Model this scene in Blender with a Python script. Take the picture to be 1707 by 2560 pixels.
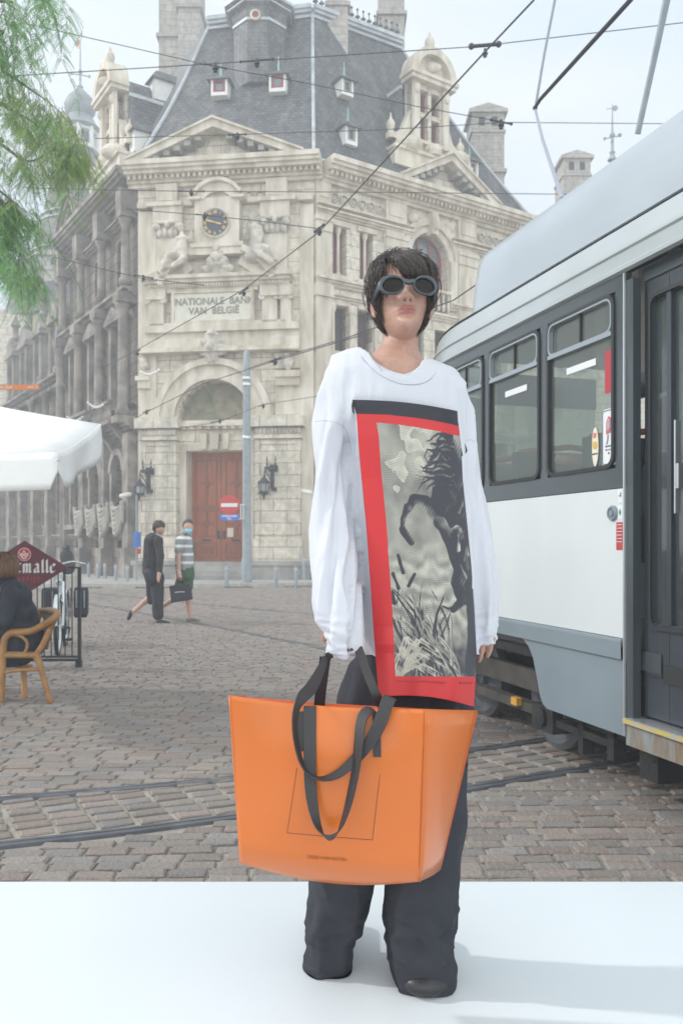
import bpy, bmesh, math, random
import numpy as np
from mathutils import Vector, Matrix, noise
random.seed(7); rng = np.random.default_rng(7)
for o in list(bpy.data.objects): bpy.data.objects.remove(o)
scene = bpy.context.scene
COL = scene.collection
PI = math.pi

# ---------------------------------------------------------------- camera, sky, sun, exposure
CZ = 1.35; FPX = 2094.0; CX = 853.5; HY = 1361.0      # eye height; focal length in photo pixels; principal column; horizon row
cam_d = bpy.data.cameras.new('camera'); cam = bpy.data.objects.new('camera', cam_d); COL.objects.link(cam)
cam.location = (0, 0, CZ); cam.rotation_euler = (PI/2, 0, 0)
cam_d.sensor_fit = 'VERTICAL'; cam_d.sensor_height = 36; cam_d.sensor_width = 24
cam_d.lens = FPX/2560*36; cam_d.shift_y = (HY-1280)/2560; cam_d.clip_end = 900; cam_d.clip_start = .05
cam_d.dof.use_dof = True; cam_d.dof.focus_distance = 2.1; cam_d.dof.aperture_fstop = 8
scene.camera = cam
SUN = Vector((-.80, .12, .56)).normalized()
w = bpy.data.worlds.new('World'); scene.world = w; w.use_nodes = True
nt = w.node_tree; nt.nodes.clear()
out = nt.nodes.new('ShaderNodeOutputWorld'); bg = nt.nodes.new('ShaderNodeBackground')
sky = nt.nodes.new('ShaderNodeTexSky'); sky.sky_type = 'NISHITA'; sky.sun_disc = False
sky.sun_elevation = math.asin(SUN.z); sky.sun_rotation = math.atan2(SUN.x, SUN.y) % (2*PI); sky.dust_density = 3; sky.air_density = 1.2
tc = nt.nodes.new('ShaderNodeTexCoord')
mp = nt.nodes.new('ShaderNodeMapping'); mp.inputs['Scale'].default_value = (1, 1, 2.6); nt.links.new(tc.outputs['Generated'], mp.inputs['Vector'])
nz = nt.nodes.new('ShaderNodeTexNoise'); nz.inputs['Scale'].default_value = 2.2; nz.inputs['Detail'].default_value = 5; nt.links.new(mp.outputs['Vector'], nz.inputs['Vector'])
rp = nt.nodes.new('ShaderNodeValToRGB'); rp.color_ramp.elements[0].position = .32; rp.color_ramp.elements[0].color = (9.0, 11.0, 13.2, 1)
rp.color_ramp.elements[1].position = .62; rp.color_ramp.elements[1].color = (12.3, 13.1, 13.9, 1)
nt.links.new(nz.outputs['Fac'], rp.inputs['Fac'])
# bright warm sky region added behind the photographer to light the building fronts
dt = nt.nodes.new('ShaderNodeVectorMath'); dt.operation = 'DOT_PRODUCT'; nt.links.new(tc.outputs['Generated'], dt.inputs[0]); dt.inputs[1].default_value = Vector((.18, -.86, .45)).normalized()
mr = nt.nodes.new('ShaderNodeMapRange'); mr.inputs['From Min'].default_value = .15; mr.inputs['From Max'].default_value = 1; mr.inputs['To Min'].default_value = 1; mr.inputs['To Max'].default_value = 2.2
nt.links.new(dt.outputs['Value'], mr.inputs['Value'])
mx = nt.nodes.new('ShaderNodeMixRGB'); mx.inputs['Fac'].default_value = .82
nt.links.new(sky.outputs['Color'], mx.inputs['Color1']); nt.links.new(rp.outputs['Color'], mx.inputs['Color2'])
ml = nt.nodes.new('ShaderNodeVectorMath'); ml.operation = 'SCALE'; nt.links.new(mx.outputs['Color'], ml.inputs[0]); nt.links.new(mr.outputs['Result'], ml.inputs['Scale'])
wt = nt.nodes.new('ShaderNodeMixRGB'); wt.blend_type = 'MULTIPLY'; wt.inputs['Color2'].default_value = (1.03, .965, .87, 1); nt.links.new(ml.outputs['Vector'], wt.inputs['Color1'])
m2 = nt.nodes.new('ShaderNodeMapRange'); m2.inputs['From Min'].default_value = .1; m2.inputs['From Max'].default_value = .7; nt.links.new(dt.outputs['Value'], m2.inputs['Value']); nt.links.new(m2.outputs['Result'], wt.inputs['Fac'])
nt.links.new(wt.outputs['Color'], bg.inputs['Color']); bg.inputs['Strength'].default_value = .074
nt.links.new(bg.outputs['Background'], out.inputs['Surface'])
sd = bpy.data.lights.new('sun', 'SUN'); sd.energy = 2.1; sd.angle = math.radians(1.8); sd.color = (1, .97, .93)
so = bpy.data.objects.new('sun', sd); COL.objects.link(so); so.rotation_euler = (-SUN).to_track_quat('-Z', 'Y').to_euler(); so.location = (-20, 5, 20)
vs = scene.view_settings; vs.view_transform = 'Standard'; vs.look = 'None'; vs.gamma = 1; vs.use_curve_mapping = False; vs.exposure = .28
scene.cycles.volume_bounces = 1; scene.cycles.max_bounces = 8; scene.cycles.transparent_max_bounces = 12

# ---------------------------------------------------------------- helpers
def P(x, y, Y):                 # photo pixel -> world point at distance Y
    return Vector(((x-CX)/FPX*Y, Y, CZ-(y-HY)/FPX*Y))
K = 1.0886
def D(x, y, Y): return P(x*K, y*K, Y)
def ray(x, y): return Vector(((x-CX)/FPX, 1, -(y-HY)/FPX))
def hit(x, y, p0, n):
    d = ray(x, y); o = Vector((0, 0, CZ)); t = (Vector(p0)-o).dot(n)/d.dot(n); return o+d*t
def G(x, y): return hit(x, y, (0, 0, 0), Vector((0, 0, 1)))

WL = {}
def tag(o, label=None, cat=None, group=None, kind=None):
    if label: o['label'] = label
    if cat: o['category'] = cat
    if group: o['group'] = group
    if kind: o['kind'] = kind
    return o
def empty(name, loc=(0, 0, 0), parent=None):
    o = bpy.data.objects.new(name, None); COL.objects.link(o); o.empty_display_size = .2
    WL[o.name] = Vector(loc)
    if parent: o.parent = parent; o.location = Vector(loc)-WL[parent.name]
    else: o.location = loc
    return o
def link_mesh(name, me, mats, parent=None, base=None, smooth=False):
    if not isinstance(mats, (list, tuple)): mats = [mats]
    for m in mats: me.materials.append(m)
    loc = WL[parent.name] if (parent and base is None) else Vector(base or (0, 0, 0))
    me.transform(Matrix.Translation(-loc))
    if smooth: me.polygons.foreach_set('use_smooth', [True]*len(me.polygons))
    o = bpy.data.objects.new(name, me); COL.objects.link(o)
    WL[o.name] = loc
    if parent: o.parent = parent; o.location = loc-WL[parent.name]
    else: o.location = loc
    return o
class MB:
    def __init__(s): s.v = []; s.f = []; s.m = []
    def add(s, v, f, m=0):
        b = len(s.v); s.v += [tuple(p) for p in v]; s.f += [tuple(b+i for i in q) for q in f]; s.m += [m]*len(f); return s
    def hexa(s, c, m=0):   # 8 corners: bottom 0-3 , top 4-7
        return s.add(c, [(3, 2, 1, 0), (4, 5, 6, 7), (0, 1, 5, 4), (1, 2, 6, 5), (2, 3, 7, 6), (3, 0, 4, 7)], m)
    def box(s, x0, x1, y0, y1, z0, z1, m=0):
        return s.hexa([(x0, y0, z0), (x1, y0, z0), (x1, y1, z0), (x0, y1, z0), (x0, y0, z1), (x1, y0, z1), (x1, y1, z1), (x0, y1, z1)], m)
    def fbox(s, fr, s0, s1, o0, o1, z0, z1, m=0):    # o1 > o0 : outward
        p = fr.p
        return s.hexa([p(s0, o1, z0), p(s1, o1, z0), p(s1, o0, z0), p(s0, o0, z0), p(s0, o1, z1), p(s1, o1, z1), p(s1, o0, z1), p(s0, o0, z1)], m)
    def prism(s, poly, off, m=0):     # poly: 3d pts, off: vector
        n = len(poly); off = Vector(off); a = [Vector(p) for p in poly]
        return s.add(a+[p+off for p in a], [tuple(range(n-1, -1, -1)), tuple(range(n, 2*n))]+[(i, (i+1) % n, n+(i+1) % n, n+i) for i in range(n)], m)
    def quad(s, a, b, c, d, m=0): return s.add([a, b, c, d], [(0, 1, 2, 3)], m)
    def ring_loft(s, rings, cap=True, closed=True, m=0):
        n = len(rings[0]); v = [p for r in rings for p in r]; f = []
        for i in range(len(rings)-1):
            for j in range(n if closed else n-1):
                k = (j+1) % n; f.append((i*n+j, i*n+k, (i+1)*n+k, (i+1)*n+j))
        if cap: f += [tuple(range(n-1, -1, -1)), tuple((len(rings)-1)*n+j for j in range(n))]
        return s.add(v, f, m)
    def tube(s, pts, r, n=8, m=0, cap=True):
        pts = [Vector(p) for p in pts]; N = len(pts)
        rr = r if isinstance(r, (list, tuple)) else [r]*N
        rings = []; up = None
        for i, p in enumerate(pts):
            t = (pts[min(i+1, N-1)]-pts[max(i-1, 0)]).normalized()
            if up is None: up = Vector((0, 0, 1)) if abs(t.z) < .9 else Vector((1, 0, 0))
            a = (up-t*up.dot(t))
            if a.length < 1e-5: a = t.orthogonal()
            a.normalize(); b = t.cross(a); up = a
            rings.append([p+(a*math.cos(2*PI*k/n)+b*math.sin(2*PI*k/n))*rr[i] for k in range(n)])
        return s.ring_loft(rings, cap, True, m)
    def lathe(s, c, prof, n=16, axis='z', m=0, rot=0):     # prof: (r, h)
        c = Vector(c); rings = []
        for r, h in prof:
            r = max(r, 1e-4)
            if axis == 'z': rings.append([c+Vector((r*math.cos(rot+2*PI*k/n), r*math.sin(rot+2*PI*k/n), h)) for k in range(n)])
            else:
                ax = Vector(axis).normalized(); a = ax.orthogonal().normalized(); b = ax.cross(a)
                rings.append([c+ax*h+(a*math.cos(rot+2*PI*k/n)+b*math.sin(rot+2*PI*k/n))*r for k in range(n)])
        return s.ring_loft(rings, True, True, m)
    def ell(s, c, r, n=12, m=0, rot=None):
        c = Vector(c); r = (r, r, r) if not isinstance(r, (list, tuple)) else r
        rings = []
        for i in range(1, n):
            th = PI*i/n; q = []
            for k in range(n*2 if n < 10 else n+4):
                ph = 2*PI*k/(n*2 if n < 10 else n+4)
                d = Vector((r[0]*math.sin(th)*math.cos(ph), r[1]*math.sin(th)*math.sin(ph), -r[2]*math.cos(th)))
                if rot: d = rot @ d
                q.append(c+d)
            rings.append(q)
        return s.ring_loft(rings, True, True, m)
    def cap(s, p0, r0, p1, r1, n=12, m=0):  # capsule, tapered, spherical ends
        p0 = Vector(p0); p1 = Vector(p1); t = (p1-p0); L = t.length
        t = t.normalized() if L > 1e-6 else Vector((0, 0, 1))
        a = t.orthogonal().normalized(); b = t.cross(a); rings = []
        for i in range(1, 5):
            th = PI/2*i/4; rings.append((p0-t*r0*math.cos(th), r0*math.sin(th)))
        for i in range(4, 0, -1):
            th = PI/2*i/4; rings.append((p1+t*r1*math.cos(th), r1*math.sin(th)))
        R = [[c+(a*math.cos(2*PI*k/n)+b*math.sin(2*PI*k/n))*r for k in range(n)] for c, r in rings]
        return s.ring_loft(R, True, True, m)
    def grid(s, P2, m=0):      # P2[i][j]
        a = len(P2); b = len(P2[0])
        return s.add([p for r in P2 for p in r], [(i*b+j, i*b+j+1, (i+1)*b+j+1, (i+1)*b+j) for i in range(a-1) for j in range(b-1)], m)
    def mesh(s, name='m'):
        me = bpy.data.meshes.new(name); me.from_pydata(s.v, [], s.f); me.update()
        if any(s.m): me.polygons.foreach_set('material_index', s.m)
        return me
    def build(s, name, mats, parent=None, base=None, smooth=False, fix=True):
        me = s.mesh(name)
        if fix:
            bm = bmesh.new(); bm.from_mesh(me); bmesh.ops.recalc_face_normals(bm, faces=bm.faces); bm.to_mesh(me); bm.free()
        o = link_mesh(name, me, mats, parent, base, False)
        if smooth:
            me = o.data; me.polygons.foreach_set('use_smooth', [True]*len(me.polygons))
            if smooth != 'all':
                bm = bmesh.new(); bm.from_mesh(me)
                for e in bm.edges:
                    if len(e.link_faces) == 2 and e.calc_face_angle(0) > .7: e.smooth = False
                bm.to_mesh(me); bm.free()
        return o
def remeshed(mb, voxel, smooth=4, fn=None):
    me = mb.mesh('tmp'); bm = bmesh.new(); bm.from_mesh(me); bmesh.ops.recalc_face_normals(bm, faces=bm.faces); bm.to_mesh(me); bm.free()
    o = bpy.data.objects.new('tmp', me); COL.objects.link(o)
    r = o.modifiers.new('r', 'REMESH'); r.mode = 'VOXEL'; r.voxel_size = voxel; r.adaptivity = 0
    if smooth: s_ = o.modifiers.new('s', 'SMOOTH'); s_.iterations = smooth; s_.factor = .5
    dg = bpy.context.evaluated_depsgraph_get(); m2 = bpy.data.meshes.new_from_object(o.evaluated_get(dg))
    bpy.data.objects.remove(o); bpy.data.meshes.remove(me); m2.materials.clear()
    if fn:
        N = len(m2.vertices); co = np.empty(N*3); m2.vertices.foreach_get('co', co); co = co.reshape(-1, 3)
        no = np.empty(N*3); m2.vertices.foreach_get('normal', no); no = no.reshape(-1, 3)
        co = fn(co, no); m2.vertices.foreach_set('co', co.ravel()); m2.update()
    m2.polygons.foreach_set('use_smooth', [True]*len(m2.polygons))
    return m2
def fbm(co, sx, sy, sz, seed=0, oct=2):
    return np.array([noise.fractal(Vector((c[0]*sx+seed, c[1]*sy, c[2]*sz)), 1.0, 2.0, oct) for c in co])
def setcol(me, cols, name='Col'):
    a = me.color_attributes.new(name, 'FLOAT_COLOR', 'POINT'); c = np.ones((len(me.vertices), 4)); c[:, :3] = cols; a.data.foreach_set('color', c.ravel())
def smoothpoly(pts, k=6):        # catmull-rom
    pts = [Vector(p) for p in pts]; o = []
    for i in range(len(pts)-1):
        a = pts[max(i-1, 0)]; b = pts[i]; c = pts[i+1]; d = pts[min(i+2, len(pts)-1)]
        for j in range(k):
            t = j/k; o.append(.5*((2*b)+(c-a)*t+(2*a-5*b+4*c-d)*t*t+(3*b-a-3*c+d)*t**3))
    o.append(pts[-1]); return o
class Frame:
    def __init__(s, o, u):
        s.o = Vector((o[0], o[1], 0)); s.u = Vector((u[0], u[1], 0)).normalized(); s.n = Vector((s.u.y, -s.u.x, 0))
    def p(s, a, o, z): return s.o+s.u*a+s.n*o+Vector((0, 0, z))
    def h(s, x, y, o=0):          # photo (D) pixel -> (s, z) on the facade plane
        q = hit(x*K, y*K, s.o+s.n*o, s.n); return (q-s.o).dot(s.u), q.z

# ---------------------------------------------------------------- materials
def mat(name, col, rough=.6, metal=0, var=.0, vscale=8, bump=0, bscale=40, spec=.5, trans=0, emit=None, vdir=(1, 1, 1), col2=None, coat=0, alpha=1):
    m = bpy.data.materials.new(name); m.use_nodes = True; n = m.node_tree; b = n.nodes['Principled BSDF']
    b.inputs['Base Color'].default_value = (*col, 1); b.inputs['Roughness'].default_value = rough; b.inputs['Metallic'].default_value = metal
    b.inputs['Specular IOR Level'].default_value = spec; b.inputs['Transmission Weight'].default_value = trans; b.inputs['Coat Weight'].default_value = coat
    b.inputs['Alpha'].default_value = alpha
    g = n.nodes.new('ShaderNodeNewGeometry')
    if var or col2:
        mp = n.nodes.new('ShaderNodeMapping'); mp.inputs['Scale'].default_value = vdir; n.links.new(g.outputs['Position'], mp.inputs['Vector'])
        t = n.nodes.new('ShaderNodeTexNoise'); t.inputs['Scale'].default_value = vscale; t.inputs['Detail'].default_value = 6; n.links.new(mp.outputs['Vector'], t.inputs['Vector'])
        r = n.nodes.new('ShaderNodeValToRGB'); c2 = col2 or tuple(c*(1-var) for c in col); c1 = col if col2 else tuple(min(1, c*(1+var*.5)) for c in col)
        r.color_ramp.elements[0].position = .35; r.color_ramp.elements[1].position = .65
        r.color_ramp.elements[0].color = (*c2, 1); r.color_ramp.elements[1].color = (*c1, 1); n.links.new(t.outputs['Fac'], r.inputs['Fac']); n.links.new(r.outputs['Color'], b.inputs['Base Color'])
    if bump:
        t = n.nodes.new('ShaderNodeTexNoise'); t.inputs['Scale'].default_value = bscale; t.inputs['Detail'].default_value = 4; n.links.new(g.outputs['Position'], t.inputs['Vector'])
        u = n.nodes.new('ShaderNodeBump'); u.inputs['Strength'].default_value = bump; u.inputs['Distance'].default_value = .02; n.links.new(t.outputs['Fac'], u.inputs['Height']); n.links.new(u.outputs['Normal'], b.inputs['Normal'])
    if emit: b.inputs['Emission Color'].default_value = (*emit, 1); b.inputs['Emission Strength'].default_value = 1
    return m
def vcolmat(name, rough=.6, bump=0, bscale=200, spec=.3, sss=0):
    m = mat(name, (1, 1, 1), rough, bump=bump, bscale=bscale, spec=spec); n = m.node_tree; a = n.nodes.new('ShaderNodeAttribute'); a.attribute_name = 'Col'
    n.links.new(a.outputs['Color'], n.nodes['Principled BSDF'].inputs['Base Color'])
    if sss: b = n.nodes['Principled BSDF']; b.inputs['Subsurface Weight'].default_value = sss; b.inputs['Subsurface Radius'].default_value = (.01, .004, .002); b.inputs['Subsurface Scale'].default_value = 1
    return m
def blockmat(name, c1, c2, mortar, bw, bh, dirs, ms=.012, stain=(.05, .05, .05), stamt=.5, rough=.85, squash=1, bumpd=.02, bumps=.6, sscale=.5):
    """masonry / slate: brick pattern laid along dirs (horizontal axis in plan) and z, with vertical weather stains"""
    m = bpy.data.materials.new(name); m.use_nodes = True; n = m.node_tree; b = n.nodes['Principled BSDF']; b.inputs['Roughness'].default_value = rough
    b.inputs['Specular IOR Level'].default_value = .3
    g = n.nodes.new('ShaderNodeNewGeometry'); L = n.links
    dp = n.nodes.new('ShaderNodeVectorMath'); dp.operation = 'DOT_PRODUCT'; L.new(g.outputs['Position'], dp.inputs[0]); dp.inputs[1].default_value = (dirs[0], dirs[1], 0)
    sp = n.nodes.new('ShaderNodeSeparateXYZ'); L.new(g.outputs['Position'], sp.inputs[0])
    cb = n.nodes.new('ShaderNodeCombineXYZ'); L.new(dp.outputs['Value'], cb.inputs[0]); L.new(sp.outputs['Z'], cb.inputs[1])
    br = n.nodes.new('ShaderNodeTexBrick'); L.new(cb.outputs[0], br.inputs['Vector']); br.inputs['Scale'].default_value = 1
    br.inputs['Brick Width'].default_value = bw; br.inputs['Row Height'].default_value = bh; br.inputs['Mortar Size'].default_value = ms; br.inputs['Mortar Smooth'].default_value = .2
    br.inputs['Color1'].default_value = (*c1, 1); br.inputs['Color2'].default_value = (*c2, 1); br.inputs['Mortar'].default_value = (*mortar, 1)
    mp = n.nodes.new('ShaderNodeMapping'); mp.inputs['Scale'].default_value = (2.2, 2.2, .35); L.new(g.outputs['Position'], mp.inputs['Vector'])
    t = n.nodes.new('ShaderNodeTexNoise'); t.inputs['Scale'].default_value = sscale; t.inputs['Detail'].default_value = 8; t.inputs['Roughness'].default_value = .65; L.new(mp.outputs['Vector'], t.inputs['Vector'])
    r = n.nodes.new('ShaderNodeMapRange'); r.inputs['From Min'].default_value = .48; r.inputs['From Max'].default_value = .72; r.inputs['To Max'].default_value = stamt; L.new(t.outputs['Fac'], r.inputs['Value'])
    mx = n.nodes.new('ShaderNodeMixRGB'); L.new(r.outputs['Result'], mx.inputs['Fac']); L.new(br.outputs['Color'], mx.inputs['Color1']); mx.inputs['Color2'].default_value = (*stain, 1)
    t2 = n.nodes.new('ShaderNodeTexNoise'); t2.inputs['Scale'].default_value = 5; t2.inputs['Detail'].default_value = 8; L.new(g.outputs['Position'], t2.inputs['Vector'])
    r2 = n.nodes.new('ShaderNodeMapRange'); r2.inputs['From Min'].default_value = .3; r2.inputs['From Max'].default_value = .7; r2.inputs['To Min'].default_value = .75; r2.inputs['To Max'].default_value = 1.15; L.new(t2.outputs['Fac'], r2.inputs['Value'])
    sc = n.nodes.new('ShaderNodeVectorMath'); sc.operation = 'SCALE'; L.new(mx.outputs['Color'], sc.inputs[0]); L.new(r2.outputs['Result'], sc.inputs['Scale'])
    L.new(sc.outputs['Vector'], b.inputs['Base Color'])
    ad = n.nodes.new('ShaderNodeMath'); ad.operation = 'MULTIPLY_ADD'; L.new(br.outputs['Fac'], ad.inputs[0]); ad.inputs[1].default_value = -1; L.new(t2.outputs['Fac'], ad.inputs[2])
    u = n.nodes.new('ShaderNodeBump'); u.inputs['Strength'].default_value = bumps; u.inputs['Distance'].default_value = bumpd; L.new(ad.outputs[0], u.inputs['Height']); L.new(u.outputs['Normal'], b.inputs['Normal'])
    return m
def glassmat(name, tint, thru=.35, rough=.04):
    m = bpy.data.materials.new(name); m.use_nodes = True; n = m.node_tree; b = n.nodes['Principled BSDF']; b.inputs['Base Color'].default_value = (*[c*.25 for c in tint], 1); b.inputs['Roughness'].default_value = rough; b.inputs['Specular IOR Level'].default_value = .8; b.inputs['Coat Weight'].default_value = 1; b.inputs['Coat Roughness'].default_value = .03
    t = n.nodes.new('ShaderNodeBsdfTransparent'); t.inputs['Color'].default_value = (*tint, 1); mx = n.nodes.new('ShaderNodeMixShader'); mx.inputs['Fac'].default_value = thru
    n.links.new(b.outputs[0], mx.inputs[1]); n.links.new(t.outputs[0], mx.inputs[2]); n.links.new(mx.outputs[0], n.nodes['Material Output'].inputs['Surface']); return m
M = {}
PALE = (.75, .688, .58)
M['stone'] = blockmat('pale_stone', PALE, (.68, .625, .53), (.30, .27, .22), .95, .42, (1, 0), .012, (.30, .28, .24), .7)
M['stoneR'] = blockmat('pale_stone_side', PALE, (.68, .625, .53), (.30, .27, .22), .95, .42, (.833, .554), .012, (.30, .28, .24), .7)
M['trim'] = mat('carved_stone', (.75, .695, .60), .85, col2=(.50, .44, .35), vscale=1.3, vdir=(2, 2, .6), bump=.5, bscale=14)
M['carve'] = mat('carved_relief', (.69, .635, .55), .85, col2=(.42, .39, .34), vscale=3, bump=1, bscale=9)
M['greyst'] = mat('weathered_grey_stone', (.42, .41, .38), .9, col2=(.26, .255, .24), vscale=1.5, bump=.5, bscale=10)
M['sootshade'] = blockmat('sooty_shaded_stone', (.24, .205, .175), (.17, .145, .125), (.06, .055, .05), .9, .42, (-.554, .833), .02, (.10, .095, .09), .8)  # left facade: soot, with the wall's shade also put into the dark colour
M['sootshadetrim'] = mat('sooty_shaded_trim', (.32, .285, .25), .9, col2=(.12, .11, .10), vscale=1.6, bump=.5, bscale=8)  # trim tone holds both soot and the shade of the left side
M['slate'] = blockmat('slate', (.085, .09, .10), (.15, .155, .165), (.04, .043, .05), .22, .14, (1, 0), .012, (.27, .27, .26), .6, .6, sscale=.9)
M['slateR'] = blockmat('slate_side', (.08, .085, .095), (.135, .14, .15), (.04, .043, .05), .22, .14, (.833, .554), .012, (.25, .25, .24), .6, .6, sscale=.9)
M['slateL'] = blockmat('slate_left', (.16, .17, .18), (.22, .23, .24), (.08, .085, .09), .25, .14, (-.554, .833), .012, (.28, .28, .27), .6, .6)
M['lead'] = mat('lead', (.48, .52, .56), .5, var=.25, vscale=2)
M['red'] = mat('red_window_paint', (.30, .055, .05), .5, var=.2)
M['glassdark'] = mat('dark_glass', (.045, .055, .06), .12, spec=.6)
M['glassgrey'] = mat('grey_glass', (.14, .17, .19), .12, spec=.8)
M['verdi'] = mat('verdigris', (.28, .50, .42), .6, var=.2)
M['white'] = mat('white_paint', (.78, .78, .76), .5, var=.08)
M['wood'] = mat('door_wood', (.42, .105, .022), .42, col2=(.26, .06, .015), vscale=3, vdir=(8, 8, .5))
M['wood2'] = mat('door_wood_dark', (.25, .06, .017), .45, var=.3, vscale=3, vdir=(8, 8, .5))
M['iron'] = mat('black_iron', (.03, .034, .04), .5, metal=.2)
M['gold'] = mat('gold', (.75, .48, .14), .35, metal=.4)
M['clockblue'] = mat('clock_blue', (.035, .05, .085), .5)
M['sidewalk'] = mat('pavement_slab', (.38, .37, .35), .85, col2=(.30, .29, .28), vscale=1.5, bump=.3, bscale=20)
M['steel'] = mat('rail_steel', (.14, .15, .17), .38, metal=.35, var=.3, vscale=6)
M['pole'] = mat('painted_pole', (.27, .31, .34), .5, var=.15)
# ================================================================= GROUND
gb = MB(); gb.quad((-300, -60, 0), (300, -60, 0), (300, 500, 0), (-300, 500, 0))
M['joint'] = mat('sand_joint', (.36, .33, .28), .95, col2=(.22, .20, .17), vscale=5, bump=.4, bscale=60)
tag(gb.build('ground', M['joint']), kind='structure')
# rails: (near track, crossing left-front to right-back), measured on the ground
def gpoly(pts): return [G(x*K, y*K) for x, y in pts]
R1 = gpoly([(-260, 1978), (0, 1945), (270, 1915), (540, 1880), (800, 1850), (1068, 1815), (1240, 1785), (1444, 1752), (1700, 1700)])
R2 = gpoly([(-260, 1868), (0, 1840), (270, 1816), (540, 1790), (820, 1757), (1082, 1726), (1293, 1694), (1500, 1660)])
R3 = gpoly([(80, 1352), (186, 1384), (300, 1405), (496, 1441), (740, 1490), (900, 1526), (1100, 1580)])
R4 = gpoly([(80, 1345), (186, 1360), (330, 1375), (496, 1392), (700, 1410), (900, 1425), (1100, 1445)])
R5 = gpoly([(380, 1352), (500, 1366), (640, 1391), (660, 1400), (600, 1396), (530, 1384)])[:3]
RAILS = [R1, R2, R3, R4]
def lift(p, z): return Vector((p.x, p.y, z))
def railmesh(pl, k):
    pl = smoothpoly(pl, 8); mb = MB(); rows = []
    prof = [(-.075, .0), (-.070, .016), (-.018, .018), (-.014, .004), (.014, .004), (.018, .016), (.048, .018), (.052, 0)]
    for i, p in enumerate(pl):
        t = (pl[min(i+1, len(pl)-1)]-pl[max(i-1, 0)]).normalized(); n = Vector((-t.y, t.x, 0))
        rows.append([p+n*a*k+Vector((0, 0, h)) for a, h in prof])
    return mb.grid(rows)
for i, r in enumerate(RAILS):
    o = railmesh(r, .56 if i < 2 else .7).build('tram_rail', M['steel'], fix=False)
    tag(o, ['near grooved steel tram rail set in the cobbles just behind the white platform', 'second grooved steel tram rail behind the orange bag, parallel to the nearest one',
            'long curving steel tram rail crossing the cobbles behind the walking pair', 'farthest steel tram rail by the kerb before the stone building'][i], 'tram rail', 'tram rails in the cobbled street')
# cobbles, stone by stone
def dist_poly(x, y, pl):
    best = 9
    for a, b in zip(pl[:-1], pl[1:]):
        dx, dy = b.x-a.x, b.y-a.y; t = max(0, min(1, ((x-a.x)*dx+(y-a.y)*dy)/(dx*dx+dy*dy))); best = min(best, math.hypot(x-a.x-t*dx, y-a.y-t*dy))
    return best
def yat(pl, x):
    for a, b in zip(pl[:-1], pl[1:]):
        if a.x <= x <= b.x: return a.y+(b.y-a.y)*(x-a.x)/(b.x-a.x)
    return None
cv = []; cf = []; cc = []
def stone(cx, cy, ang, L, W, zt):
    ca, sa = math.cos(ang), math.sin(ang); b = len(cv)
    j = lambda a: random.uniform(-a, a)
    base = [(-L/2+j(.006), -W/2+j(.005)), (j(.02), -W/2+j(.005)), (L/2+j(.006), -W/2+j(.005)), (L/2+j(.006), W/2+j(.005)), (j(.02), W/2+j(.005)), (-L/2+j(.006), W/2+j(.005))]
    tl = j(.003)
    for k, (px, py) in enumerate(base): cv.append((cx+px*ca-py*sa, cy+px*sa+py*ca, -.01))
    for k, (px, py) in enumerate(base): cv.append((cx+px*.97*ca-py*.95*sa, cy+px*.97*sa+py*.95*ca, zt-.005))
    for k, (px, py) in enumerate(base): cv.append((cx+px*.86*ca-py*.78*sa, cy+px*.86*sa+py*.78*ca, zt+tl*px*8+j(.0012)))
    for r in (0, 6):
        for k in range(6): cf.append((b+r+k, b+r+(k+1) % 6, b+r+6+(k+1) % 6, b+r+6+k))
    cf.append(tuple(b+12+k for k in range(6)))
    h = random.random(); v = random.uniform(.84, 1.12)
    base_c = np.array((.25, .22, .197))*v; tint = np.array((1.04, .98, .97)) if h < .35 else (np.array((.95, 1.0, 1.06)) if h > .75 else np.array((1, 1, 1)))
    cc.extend([tuple(base_c*tint)]*18)
y = 2.2; row = 0
while y < 30:
    big = 1 if y < 14 else 1.35
    W = .084*random.uniform(.94, 1.06)*big; row += 1
    xm = y*.47+1.6; x = -xm+random.uniform(0, .2)
    while x < xm:
        L = .172*random.uniform(.85, 1.15)*big; xx = x+L/2; yy = y+.035*xx+.02*math.sin(xx*1.3+y*.2); x += L+.012
        if yy < 2.4: continue
        lo, hi = yat(R1, xx), yat(R2, xx)
        if lo and hi and lo-.02 < yy < hi+.02: continue
        if min(dist_poly(xx, yy, r) for r in (RAILS if yy < 9 else RAILS[2:]))< (.072 if big == 1 else .10): continue
        if yy > 26.6: continue
        stone(xx, yy, .035+random.uniform(-.02, .02), L, W-.006, .012+random.uniform(-.004, .004))
    y += W
# stones laid skew between the two near rails
x = -2.9
while x < 3.2:
    lo, hi = yat(R1, x), yat(R2, x)
    if lo and hi:
        n = 6; ww = (hi-lo-.17)/n
        for k in range(n):
            yy = lo+.09+(k+.5)*ww; xo = x-.055*k
            stone(xo+0.1, yy+.04*0+(.41*.1), .41+random.uniform(-.03, .03), .165*random.uniform(.9, 1.08), ww*.93*.9, .012+random.uniform(-.004, .004))
    x += .172
me = bpy.data.meshes.new('cobblestones'); me.from_pydata(cv, [], cf); me.update(); setcol(me, cc)
M['cobble'] = vcolmat('cobblestone', .6, .6, 55, .4)
tag(link_mesh('cobblestone_road', me, M['cobble']), kind='structure')
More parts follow.
